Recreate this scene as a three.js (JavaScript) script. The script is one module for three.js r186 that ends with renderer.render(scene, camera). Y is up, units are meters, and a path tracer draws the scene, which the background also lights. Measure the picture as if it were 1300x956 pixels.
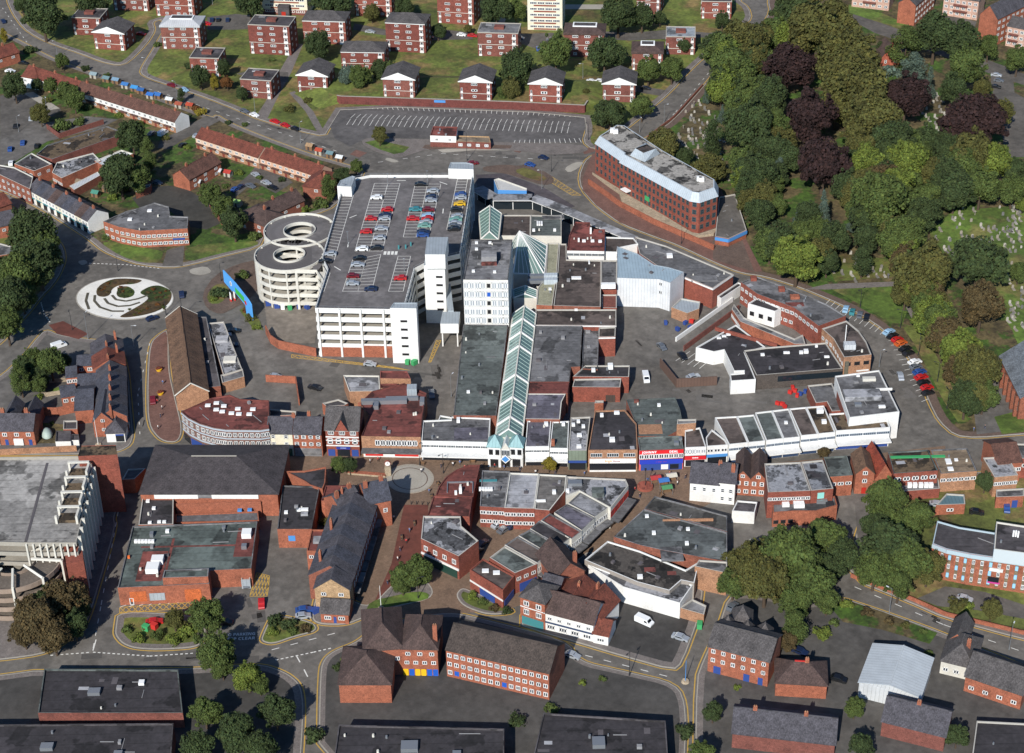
import * as THREE from 'three';
import { Sky } from 'three/addons/objects/Sky.js';
import { MarchingCubes } from 'three/addons/objects/MarchingCubes.js';
import { mergeGeometries } from 'three/addons/utils/BufferGeometryUtils.js';

// ---------- camera, sky, sun, exposure ----------
const scene = new THREE.Scene();
const PW = 1300, PH = 956;                                   // the photograph's size, for turning its pixels into ground points
const camera = new THREE.PerspectiveCamera(23.46, PW / PH, 1, 20000);
camera.position.set(0, 308, 491);
camera.lookAt(0, 0, 0);
camera.rotateZ(THREE.MathUtils.degToRad(-1.2));
camera.updateMatrixWorld(true); camera.updateProjectionMatrix();

const sunAz = THREE.MathUtils.degToRad(20), sunEl = THREE.MathUtils.degToRad(37);
const sunDir = new THREE.Vector3(-Math.sin(sunAz) * Math.cos(sunEl), Math.sin(sunEl), Math.cos(sunAz) * Math.cos(sunEl));
const sky = new Sky(); sky.name = 'sky'; sky.scale.setScalar(9000); sky.userData = { kind: 'structure' };
sky.material.uniforms.sunPosition.value.copy(sunDir);
sky.material.uniforms.turbidity.value = 3; sky.material.uniforms.rayleigh.value = 1.6;
sky.material.uniforms.mieCoefficient.value = 0.004;
if (sky.material.uniforms.cloudCoverage) sky.material.uniforms.cloudCoverage.value = 0.25;
scene.add(sky);
scene.environmentIntensity = 0.1;
const sun = new THREE.DirectionalLight(new THREE.Color(1, 0.95, 0.88), 5);
sun.name = 'sun'; sun.position.copy(sunDir).multiplyScalar(600); sun.target.position.set(0, 0, -60);
sun.castShadow = true; sun.shadow.mapSize.set(4096, 4096);
Object.assign(sun.shadow.camera, { left: -380, right: 380, top: 380, bottom: -380, near: 50, far: 1500 });
scene.add(sun, sun.target);
const renderer = new THREE.WebGLRenderer({ antialias: true });
renderer.toneMapping = THREE.LinearToneMapping; renderer.toneMappingExposure = 1.1;
renderer.shadowMap.enabled = true;

// ---------- helpers ----------
let seed = 7;
const rnd = () => { seed = (seed + 0x6d2b79f5) | 0; let t = Math.imul(seed ^ (seed >>> 15), 1 | seed); t = (t + Math.imul(t ^ (t >>> 7), 61 | t)) ^ t; return ((t ^ (t >>> 14)) >>> 0) / 4294967296; };
const rr = (a, b) => a + (b - a) * rnd();
const _v = new THREE.Vector3();
function P(px, py, h = 0) {                                   // a pixel of the photograph, at height h, as [x, z]
  _v.set(px / PW * 2 - 1, 1 - py / PH * 2, 0.5).unproject(camera).sub(camera.position);
  const t = (h - camera.position.y) / _v.y;
  return [camera.position.x + _v.x * t, camera.position.z + _v.z * t];
}
const pw = (a, h = 0) => { const o = []; for (let i = 0; i < a.length; i += 2) o.push(P(a[i], a[i + 1], h)); return o; };
const scaleAt = (px, py, h = 0) => { const a = P(px - 5, py, h), b = P(px + 5, py, h); return 10 / Math.hypot(a[0] - b[0], a[1] - b[1]); };  // pixels per metre
const lerp = (a, b, t) => [a[0] + (b[0] - a[0]) * t, a[1] + (b[1] - a[1]) * t];
const area = (q) => { let s = 0; for (let i = 0; i < q.length; i++) { const a = q[i], b = q[(i + 1) % q.length]; s += a[0] * b[1] - b[0] * a[1]; } return s / 2; };
function inset(q, d) {                                       // polygon offset inward by d
  const s = area(q) < 0 ? 1 : -1, n = q.length, out = [];
  for (let i = 0; i < n; i++) {
    const a = q[(i + n - 1) % n], b = q[i], c = q[(i + 1) % n];
    let e1 = [b[0] - a[0], b[1] - a[1]], e2 = [c[0] - b[0], c[1] - b[1]];
    const l1 = Math.hypot(...e1) || 1, l2 = Math.hypot(...e2) || 1;
    const n1 = [s * e1[1] / l1, -s * e1[0] / l1], n2 = [s * e2[1] / l2, -s * e2[0] / l2];
    const m = [n1[0] + n2[0], n1[1] + n2[1]], k = d / Math.max(0.35, 1 + n1[0] * n2[0] + n1[1] * n2[1]);
    out.push([b[0] + m[0] * k, b[1] + m[1] * k]);
  }
  return out;
}
class G {                                                    // collects faces, uv in metres
  constructor() { this.p = []; this.u = []; this.c = null; this.o = [rr(0, 60), rr(0, 60)]; }
  tri(a, b, c, ua, ub, uc) { this.p.push(...a, ...b, ...c); for (const u of [ua, ub, uc]) this.u.push(u[0] + this.o[0], u[1] + this.o[1]); return this; }
  quad(a, b, c, d, u0 = 0, v0 = 0) {
    const L = Math.hypot(b[0] - a[0], b[1] - a[1], b[2] - a[2]), V = Math.hypot(d[0] - a[0], d[1] - a[1], d[2] - a[2]);
    const L2 = Math.hypot(c[0] - d[0], c[1] - d[1], c[2] - d[2]), k = (L - L2) / 2;
    this.tri(a, b, c, [u0, v0], [u0 + L, v0], [u0 + L - k, v0 + V]); this.tri(a, c, d, [u0, v0], [u0 + L - k, v0 + V], [u0 + k, v0 + V]); return this;
  }
  cap(q, y, up = true) {
    const cont = q.map((v) => new THREE.Vector2(v[0], v[1]));
    for (const f of THREE.ShapeUtils.triangulateShape(cont, [])) {
      let [a, b, c] = f.map((i) => q[i]);
      const cr = (b[1] - a[1]) * (c[0] - a[0]) - (b[0] - a[0]) * (c[1] - a[1]);
      if ((cr > 0) !== up) [b, c] = [c, b];
      this.tri([a[0], y, a[1]], [b[0], y, b[1]], [c[0], y, c[1]], a, b, c);
    }
    return this;
  }
  walls(q, y0, y1, skip) {
    const s = area(q) < 0; let u = 0;
    for (let i = 0; i < q.length; i++) {
      let a = q[i], b = q[(i + 1) % q.length]; if (!s) [a, b] = [b, a];
      if (!skip || !skip.includes(i)) this.quad([a[0], y0, a[1]], [b[0], y0, b[1]], [b[0], y1, b[1]], [a[0], y1, a[1]], u, y0);
      u += Math.hypot(a[0] - b[0], a[1] - b[1]);
    }
    return this;
  }
  prism(q, y0, y1) { return this.walls(q, y0, y1).cap(q, y1); }
  ring(q, r, y) { const s = area(q) < 0; for (let i = 0; i < q.length; i++) { const j = (i + 1) % q.length; let A = [q[i], q[j], r[j], r[i]]; if (!s) A = [q[j], q[i], r[i], r[j]]; this.quad(...A.map((v) => [v[0], y, v[1]])); } return this; }
  box(x0, x1, y0, y1, z0, z1) { return this.prism([[x0, z1], [x1, z1], [x1, z0], [x0, z0]], y0, y1).cap([[x0, z1], [x1, z1], [x1, z0], [x0, z0]], y0, false); }
  bar(a, b, w, y0, y1) {                                     // a box along the ground line a-b
    const d = [b[0] - a[0], b[1] - a[1]], l = Math.hypot(...d) || 1, n = [-d[1] / l * w / 2, d[0] / l * w / 2];
    return this.prism([[a[0] + n[0], a[1] + n[1]], [b[0] + n[0], b[1] + n[1]], [b[0] - n[0], b[1] - n[1]], [a[0] - n[0], a[1] - n[1]]], y0, y1);
  }
  beam(a, b, w) {                                            // a square bar between two points in space
    const A = new THREE.Vector3(...a), B = new THREE.Vector3(...b), g = new THREE.BoxGeometry(w, A.distanceTo(B), w).toNonIndexed();
    const m = new THREE.Matrix4().compose(A.clone().add(B).multiplyScalar(0.5), new THREE.Quaternion().setFromUnitVectors(new THREE.Vector3(0, 1, 0), B.clone().sub(A).normalize()), new THREE.Vector3(1, 1, 1));
    g.applyMatrix4(m); this.p.push(...g.attributes.position.array); this.u.push(...g.attributes.uv.array); return this;
  }
  add(g, m, f = 1) { const q = g.index ? g.toNonIndexed() : g.clone(); if (m) q.applyMatrix4(m); this.p.push(...q.attributes.position.array); for (const x of q.attributes.uv.array) this.u.push(x * f); return this; }
  geo() {
    const g = new THREE.BufferGeometry();
    g.setAttribute('position', new THREE.Float32BufferAttribute(this.p, 3)); g.setAttribute('uv', new THREE.Float32BufferAttribute(this.u, 2));
    g.computeVertexNormals(); return g;
  }
}
const used = {};
const numbered = (n) => { const k = used[n] = (used[n] ?? -1) + 1; return k ? n + '_' + String(k).padStart(3, '0') : n; };
function thing(name, label, category, group, x = 0, y = 0, z = 0, turn = 0) {
  const o = new THREE.Group(); o.name = numbered(name); o.position.set(x, y, z); o.rotation.y = turn; scene.add(o);
  o.userData = { label, category }; if (group) o.userData.group = group;
  return o;
}
function part(o, name, g, m, label) {
  const k = new THREE.Mesh(g instanceof G ? g.geo() : g, m); k.name = name; k.castShadow = k.receiveShadow = true; if (label) k.userData.label = label;
  o.add(k); return k;
}
function struct(name, g, m) { const k = part(scene, numbered(name), g, m); k.userData = { kind: 'structure' }; return k; }
function copyOf(o, label, group) { const c = o.clone(); c.name = numbered(o.name.replace(/_\d+$/, '')); c.userData = { ...o.userData }; if (label) c.userData.label = label; if (group) c.userData.group = group; scene.add(c); return c; }

// ---------- textures: grey multipliers that show grain, courses and stains ----------
function vnoise(sd, per) {                                   // tileable value noise with integer period
  const h = (x, y) => { let n = ((x % per + per) % per) * 374761393 + ((y % per + per) % per) * 668265263 + sd * 974711; n = Math.imul(n ^ (n >>> 13), 1274126177); return ((n ^ (n >>> 16)) >>> 0) / 4294967296; };
  const sm = (t) => t * t * (3 - 2 * t);
  return (x, y) => { const i = Math.floor(x), j = Math.floor(y), a = sm(x - i), b = sm(y - j); return (h(i, j) * (1 - a) + h(i + 1, j) * a) * (1 - b) + (h(i, j + 1) * (1 - a) + h(i + 1, j + 1) * a) * b; };
}
function tex(size, metres, f, metresV = metres) {
  const d = new Uint8Array(size * size * 4);
  for (let y = 0; y < size; y++) for (let x = 0; x < size; x++) {
    const v = f(x / size, y / size), i = (y * size + x) * 4, c = Array.isArray(v) ? v : [v, v, v];
    for (let k = 0; k < 3; k++) d[i + k] = Math.max(0, Math.min(255, c[k] * 255));
    d[i + 3] = 255;
  }
  const t = new THREE.DataTexture(d, size, size); t.wrapS = t.wrapT = THREE.RepeatWrapping; t.magFilter = THREE.LinearFilter; t.minFilter = THREE.LinearMipmapLinearFilter;
  t.colorSpace = THREE.SRGBColorSpace; t.repeat.set(1 / metres, 1 / metresV); t.needsUpdate = true; return t;
}
const oct = (sd, base, n = 4) => { const fs = []; for (let i = 0; i < n; i++) fs.push([vnoise(sd + i, base << i), base << i]); return (x, y) => { let s = 0, a = 0.5, w = 0; for (const [f, p] of fs) { s += f(x * p, y * p) * a; w += a; a *= 0.6; } return s / w; }; };
const sst = (a, b, x) => { const t = Math.max(0, Math.min(1, (x - a) / (b - a))); return t * t * (3 - 2 * t); };
const n1 = oct(11, 4, 6), n2 = oct(23, 16, 5), n3 = oct(37, 64, 3), n4 = oct(51, 3, 5), n5 = oct(77, 8, 5);
const white = (() => { const a = new Float32Array(65536); for (let i = 0; i < 65536; i++) a[i] = rnd(); return (x, y) => a[((y & 255) << 8) | (x & 255)]; })();
const TX = {
  asphalt: tex(1024, 90, (x, y) => 0.72 + 0.24 * (n1(x, y) - 0.5) + 0.22 * (n2(x, y) - 0.5) + 0.2 * (n3(x, y) - 0.5) + 0.09 * (white(x * 1024, y * 1024) - 0.5) - 0.05 * sst(0.6, 0.66, n5(y, x))),
  grass: tex(1024, 80, (x, y) => { const a = n1(x, y), b = n2(x, y), w = white(x * 1024, y * 1024), dry = sst(0.45, 0.72, n5(x, y)), l = 0.62 + 0.4 * (a - 0.5) + 0.3 * (b - 0.5) + 0.3 * (n3(x, y) - 0.5) + 0.16 * (w - 0.5); return [l * (0.9 + 0.26 * dry), l, l * (0.82 + 0.3 * dry)]; }),
  felt: tex(1024, 55, (x, y) => { const s = sst(0.57, 0.64, n5(x, y)) * 0.26, p = sst(0.58, 0.63, n4(y, x)) * 0.16, seam = (Math.abs(((y * 16) % 1) - 0.5) < 0.04) ? 0.13 : 0; return 0.78 + 0.3 * (n2(x, y) - 0.5) + 0.26 * (n3(x, y) - 0.5) + 0.1 * (white(x * 1024, y * 1024) - 0.5) - s + p - seam; }),
  patch: tex(1024, 40, (x, y) => { const s = sst(0.52, 0.56, n5(x, y)), p = sst(0.6, 0.64, n2(y, x)); return 0.9 - 0.42 * s - 0.25 * p + 0.35 * (n3(x, y) - 0.5) + 0.12 * (white(x * 1024, y * 1024) - 0.5); }),
  tiles: tex(512, 8, (x, y) => { const r = Math.floor(y * 26), c = Math.floor((x + (r & 1) * 0.017) * 30), e = (y * 26) % 1; return 0.72 + 0.22 * (white(c + 31, r + 7) - 0.5) + 0.4 * (n1(x, y) - 0.5) - (e < 0.2 ? 0.18 : 0); }),
  brick: tex(512, 9, (x, y) => { const r = Math.floor(y * 96), c = Math.floor((x + (r & 1) * 0.02) * 40); return 0.8 + 0.26 * (white(c, r) - 0.5) + 0.3 * (n1(x, y) - 0.5) + 0.16 * (n2(x, y) - 0.5); }),
  plain: tex(512, 24, (x, y) => 0.92 + 0.16 * (n1(x, y) - 0.5) + 0.1 * (n3(x, y) - 0.5) + 0.05 * (white(x * 512, y * 512) - 0.5)),
  paving: tex(512, 12, (x, y) => { const r = Math.floor(y * 30), c = Math.floor(x * 30); return 0.78 + 0.1 * (white(c + 9, r + 3) - 0.5) + 0.24 * (n1(x, y) - 0.5) + 0.14 * (n3(x, y) - 0.5); }),
  earth: tex(1024, 60, (x, y) => { const g = sst(0.48, 0.6, n5(x, y)), l = 0.68 + 0.5 * (n2(x, y) - 0.5) + 0.45 * (n3(x, y) - 0.5) + 0.12 * (white(x * 1024, y * 1024) - 0.5); return [l * (1 - 0.3 * g), l * (0.92 + 0.06 * g), l * (0.86 - 0.36 * g)]; }),
  sheet: tex(512, 12, (x, y) => { const e = (x * 12) % 1; return 0.9 - (e < 0.07 ? 0.22 : 0) + 0.14 * (n1(x, y) - 0.5) + 0.08 * (n3(x, y) - 0.5); }),
};
const bumps = { tiles: 0.04, brick: 0.01, felt: 0.02, grass: 0.12, sheet: 0.03 };
const mats = {};
function M(hex, t, rough = 0.9, metal = 0) {                   // hex is sRGB
  const k = hex + t + rough + metal; if (mats[k]) return mats[k];
  const m = new THREE.MeshStandardMaterial({ color: new THREE.Color(hex), roughness: rough, metalness: metal, side: THREE.DoubleSide });
  if (t) { m.map = TX[t]; if (bumps[t]) { m.bumpMap = TX[t]; m.bumpScale = bumps[t]; } }
  return mats[k] = m;
}
// surfaces
const A = {
  trim: M('#bdb8ae', 'plain'), road: M('#8d877f', 'asphalt'), roadDark: M('#6a6661', 'asphalt'), lot: M('#7d7770', 'asphalt'), pave: M('#8f8680', 'paving'), paveRed: M('#8c675b', 'paving'), paveTan: M('#927863', 'paving'), paveBrown: M('#7b675b', 'paving'), redSurf: M('#8b5043', 'asphalt'), concrete: M('#a8a296', 'plain'), yard: M('#85807a', 'asphalt'),
  grass: M('#9b9a55', 'grass'), grassDry: M('#a09a5c', 'grass'), lawn: M('#8c9c4e', 'grass'), earth: M('#7f7a58', 'earth'), kerb: M('#a9a398', 'plain'), yellow: M('#c9a24a', 'plain'), paint: M('#e8e6de', 'plain'),
  brick: M('#9d5645', 'brick'), brickDark: M('#8b5348', 'brick'), brickOr: M('#b46c51', 'brick'), brickTan: M('#bd8d6c', 'brick'), brickOld: M('#9c5f4b', 'brick'), pink: M('#d9b3a0', 'brick'), stone: M('#c3b196', 'brick'), cream: M('#e6dfc6', 'plain'), white: M('#ecebe6', 'plain', 0.7), offwhite: M('#d8d4c8', 'plain', 0.8), tan: M('#c7a57d', 'brick'), timber: M('#6a5348', 'sheet'),
  felt: M('#7b7a7b', 'felt'), feltDark: M('#5d585a', 'felt'), feltBrown: M('#665a54', 'felt'), feltGreen: M('#6f7672', 'felt'), feltRed: M('#8d4f47', 'felt'), feltMid: M('#8d8c8d', 'felt'), feltPatch: M('#a3a3a6', 'patch'), feltBlack: M('#454144', 'felt'), feltLight: M('#a9a9ac', 'felt'), feltPurple: M('#77737f', 'felt'), moss: M('#6b5a45', 'patch'),
  slate: M('#66636a', 'tiles'), slateBlue: M('#5b5d69', 'tiles'), tileRed: M('#91503f', 'tiles'), tileBrown: M('#7d574a', 'tiles'), tileDark: M('#6b5650', 'tiles'), tileGrey: M('#6e6968', 'tiles'), tileTan: M('#8e6d55', 'tiles'),
  sheetBlue: M('#c6d0d7', 'sheet', 0.55), sheetGrey: M('#a9b2b8', 'sheet', 0.5), sheetWhite: M('#d4d8da', 'sheet', 0.5), steel: M('#9fa3a7', null, 0.4, 0.6), whiteMetal: M('#e9e9e6', null, 0.5), darkMetal: M('#2c2d30', null, 0.6), blue: M('#4a88c4', null, 0.6), blueDk: M('#2d4788', null, 0.6), red: M('#c0302a', null, 0.6), green: M('#3f9b5f', null, 0.6), teal: M('#3f7f84', null, 0.6), yellowP: M('#e3b52c', null, 0.6), orangeP: M('#dd6a2c', null, 0.7), wood: M('#8a6a4c', 'sheet'), shopDark: M('#23262b', null, 0.2), timberDark: M('#4c3f38', 'sheet'), bark: M('#4a3d31', null, 1),
};
const glass = new THREE.MeshPhysicalMaterial({ color: new THREE.Color('#95b3ab'), roughness: 0.08, transmission: 0.5, thickness: 0, side: THREE.DoubleSide });
const glassDk = M('#20282e', null, 0.08);

// windows: one small shared mesh per kind, vertex colours tell frame and pane apart
const winMat = new THREE.MeshStandardMaterial({ vertexColors: true, roughness: 0.22, side: THREE.DoubleSide });
function winGeo(cols, rows, frame, pane, fw = 0.1, fh = 0.08) {
  const p = [], c = [], q = (x0, x1, y0, y1, z, k) => { p.push(x0, y0, z, x1, y0, z, x1, y1, z, x0, y0, z, x1, y1, z, x0, y1, z); for (let i = 0; i < 6; i++) c.push(...k); };
  const bx = (x0, x1, y0, y1) => { q(x0, x1, y0, y1, 0.09, frame); const s = (a, b, d, e) => { p.push(...a, ...b, ...d, ...a, ...d, ...e); for (let i = 0; i < 6; i++) c.push(...frame); }; s([x0, y0, 0], [x1, y0, 0], [x1, y0, 0.09], [x0, y0, 0.09]); s([x1, y1, 0], [x0, y1, 0], [x0, y1, 0.09], [x1, y1, 0.09]); s([x0, y1, 0], [x0, y0, 0], [x0, y0, 0.09], [x0, y1, 0.09]); s([x1, y0, 0], [x1, y1, 0], [x1, y1, 0.09], [x1, y0, 0.09]); };
  q(-0.5, 0.5, 0, 1, 0.03, pane);
  for (let i = 0; i <= cols; i++) { const x = -0.5 + fw / 2 + (1 - fw) * i / cols; bx(x - fw / 2, x + fw / 2, 0, 1); }
  for (let j = 0; j <= rows; j++) { const y = fh / 2 + (1 - fh) * j / rows; bx(-0.5, 0.5, y - fh / 2, y + fh / 2); }
  const g = new THREE.BufferGeometry(); g.setAttribute('position', new THREE.Float32BufferAttribute(p, 3)); g.setAttribute('color', new THREE.Float32BufferAttribute(c, 3)); g.computeVertexNormals(); return g;
}
const fW = [0.72, 0.72, 0.7], pD = [0.03, 0.038, 0.05], pL = [0.3, 0.33, 0.36], fG = [0.06, 0.1, 0.1], fB = [0.25, 0.5, 0.7];
const WG = { s: winGeo(2, 1, fW, pD, 0.14, 0.14), t: winGeo(3, 1, fW, pD, 0.09, 0.16), w: winGeo(4, 1, fW, pD, 0.05, 0.16), o: winGeo(1, 2, fG, pD, 0.14, 0.08), l: winGeo(2, 1, fW, pL, 0.16, 0.16), b: winGeo(6, 1, [0.4, 0.45, 0.5], [0.05, 0.07, 0.1], 0.03, 0.1), d: winGeo(1, 1, fW, [0.06, 0.06, 0.07], 0.16, 0.06), k: winGeo(1, 1, [0.05, 0.05, 0.06], [0.02, 0.02, 0.02], 0.06, 0.1), c: winGeo(1, 2, fW, pD, 0.2, 0.1), u: winGeo(1, 1, fB, [0.3, 0.55, 0.7], 0.18, 0.1), p: winGeo(5, 1, fW, [0.04, 0.05, 0.06], 0.03, 0.08), bl: winGeo(1, 1, [0.03, 0.12, 0.5], [0.02, 0.1, 0.45], 0.1, 0.05), yl: winGeo(1, 1, [0.8, 0.5, 0.02], [0.7, 0.45, 0.02], 0.1, 0.05), rd: winGeo(1, 1, [0.4, 0.03, 0.02], [0.4, 0.03, 0.02], 0.1, 0.05) };
function window1(o, kind, x, y, z, ry, w, h, name) {
  const k = new THREE.Mesh(WG[kind], winMat); k.name = name || (kind === 'd' || kind === 'bl' || kind === 'yl' || kind === 'rd' ? 'door' : 'window'); k.position.set(x, y, z); k.rotation.y = ry; k.scale.set(w, h, 1); k.castShadow = k.receiveShadow = true; o.add(k); return k;
}
// a run of windows along a wall from a to b (local [x, z]); n is the outward side
function winRun(o, a, b, out, [y0, pitch, rows, cols, w, h, kind, m0 = 0, m1 = 0]) {
  const d = [b[0] - a[0], b[1] - a[1]], L = Math.hypot(...d), u = [d[0] / L, d[1] / L], ry = Math.atan2(out[0], out[1]);
  for (let r = 0; r < rows; r++) for (let c = 0; c < cols; c++) {
    const s = m0 + (L - m0 - m1) * (c + 0.5) / cols, kk = Array.isArray(kind) ? kind[(c + r * 3) % kind.length] : kind;
    if (kk !== '-') window1(o, kk, a[0] + u[0] * s + out[0] * 0.01, y0 + r * pitch, a[1] + u[1] * s + out[1] * 0.01, ry, Math.min(w, (L - m0 - m1) / cols * 0.97), h);
  }
}
function outward(q, i) { const s = area(q) < 0 ? 1 : -1, a = q[i], b = q[(i + 1) % q.length], l = Math.hypot(b[0] - a[0], b[1] - a[1]) || 1; return [-s * (b[1] - a[1]) / l, s * (b[0] - a[0]) / l]; }
function wallBox(a, b, out, y0, y1, proud, u0 = 0, u1 = 1) {   // a board on a wall
  const p = lerp(a, b, u0), q = lerp(a, b, u1), f = (v, k) => [v[0] + out[0] * k, v[1] + out[1] * k];
  return new G().prism([f(p, proud), f(q, proud), f(q, 0.004), f(p, 0.004)], y0, y1).cap([f(p, proud), f(q, proud), f(q, 0.004), f(p, 0.004)], y0, false);
}
// flat-roofed building traced at roof height
function FB(label, pts, h, o = {}) {
  const w = pw(pts, h), c = [0, 0]; w.forEach((v) => { c[0] += v[0] / w.length; c[1] += v[1] / w.length; });
  const t = thing(o.name || 'flat_roofed_building', label, o.cat || 'building', o.group, c[0], 0, c[1]);
  const q = w.map((v) => [v[0] - c[0], v[1] - c[1]]), y0 = o.y0 || 0, par = o.par ?? 0.45, th = o.th ?? 0.28;
  part(t, 'wall', new G().walls(q, y0, h), o.wall || A.brick);
  const q2 = inset(q, th);
  part(t, 'coping', new G().ring(q, q2, h).walls(q2, h - par, h), o.trim || (o.wall === A.white ? A.white : A.trim));
  const rf = part(t, 'roof', new G().cap(inset(q, th - 0.02), h - par), o.roof || A.felt);
  if (!o.bare) clutter(t, q, h - par);
  dress(t, q, h - par, o, c);
  t._q = q; t._c = c; return t;
}
const ventG = new THREE.CylinderGeometry(0.28, 0.34, 0.8, 8).translate(0, 0.4, 0), boxG = new THREE.BoxGeometry(1, 1, 1).translate(0, 0.5, 0);
function clutter(t, q, y) {                                   // vents, pipes and patches that every flat roof collects
  const q2 = inset(q, 1.4), ar = Math.abs(area(q2)); if (ar < 45) return;
  const xs = q2.map((v) => v[0]), zs = q2.map((v) => v[1]), inQ = (x, z) => { let r = false; for (let i = 0, j = q2.length - 1; i < q2.length; j = i++) if ((q2[i][1] > z) !== (q2[j][1] > z) && x < (q2[j][0] - q2[i][0]) * (z - q2[i][1]) / (q2[j][1] - q2[i][1]) + q2[i][0]) r = !r; return r; };
  const n = Math.min(9, 2 + Math.round(ar / 75)), e = Math.atan2(q[1][1] - q[0][1], q[1][0] - q[0][0]);
  for (let k = 0, tr = 0; k < n && tr < 60; tr++) {
    const x = rr(Math.min(...xs), Math.max(...xs)), z = rr(Math.min(...zs), Math.max(...zs)); if (!inQ(x, z)) continue; k++;
    const w = rnd(); let m;
    if (w < 0.35) { m = part(t, 'roof_vent', ventG, rnd() < 0.5 ? A.steel : A.offwhite); m.scale.setScalar(rr(0.7, 1.2)); }
    else if (w < 0.6) { m = part(t, 'roof_pipe', boxG, A.feltMid); m.scale.set(rr(2.5, 6), 0.16, 0.16); if (!inQ(x + 3 * Math.cos(e), z + 3 * Math.sin(e)) || !inQ(x - 3 * Math.cos(e), z - 3 * Math.sin(e))) m.scale.x = 1.4; }
    else if (w < 0.8) { m = part(t, 'roof_box', boxG, rnd() < 0.5 ? A.feltMid : A.feltDark); m.scale.set(rr(0.7, 1.5), rr(0.4, 0.9), rr(0.7, 1.3)); }
    else { m = part(t, 'felt_patch', boxG, rnd() < 0.5 ? A.feltLight : A.feltDark); m.scale.set(rr(1, 3), 0.03, rr(0.8, 2)); }
    m.position.set(x, y, z); m.rotation.y = -e + (rnd() < 0.3 ? Math.PI / 2 : 0);
  }
}
function dress(t, q, hr, o, c) {
  for (const [e, ...r] of o.win || []) winRun(t, q[e], q[(e + 1) % q.length], outward(q, e), r);
  for (const [e, y0, y1, m, proud = 0.15, u0 = 0, u1 = 1, name = 'fascia'] of o.band || []) part(t, name, wallBox(q[e], q[(e + 1) % q.length], outward(q, e), y0, y1, proud, u0, u1), m);
  for (const [px, py, sx, sz, sy, m, name = 'roof_unit', turn = 0] of o.plant || []) {
    const p = P(px, py, hr), k = part(t, name, new G().box(-sx / 2, sx / 2, 0, sy, -sz / 2, sz / 2), m || A.whiteMetal); k.position.set(p[0] - c[0], hr - 0.02, p[1] - c[1]); k.rotation.y = turn || o.turn || 0;
  }
}
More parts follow.
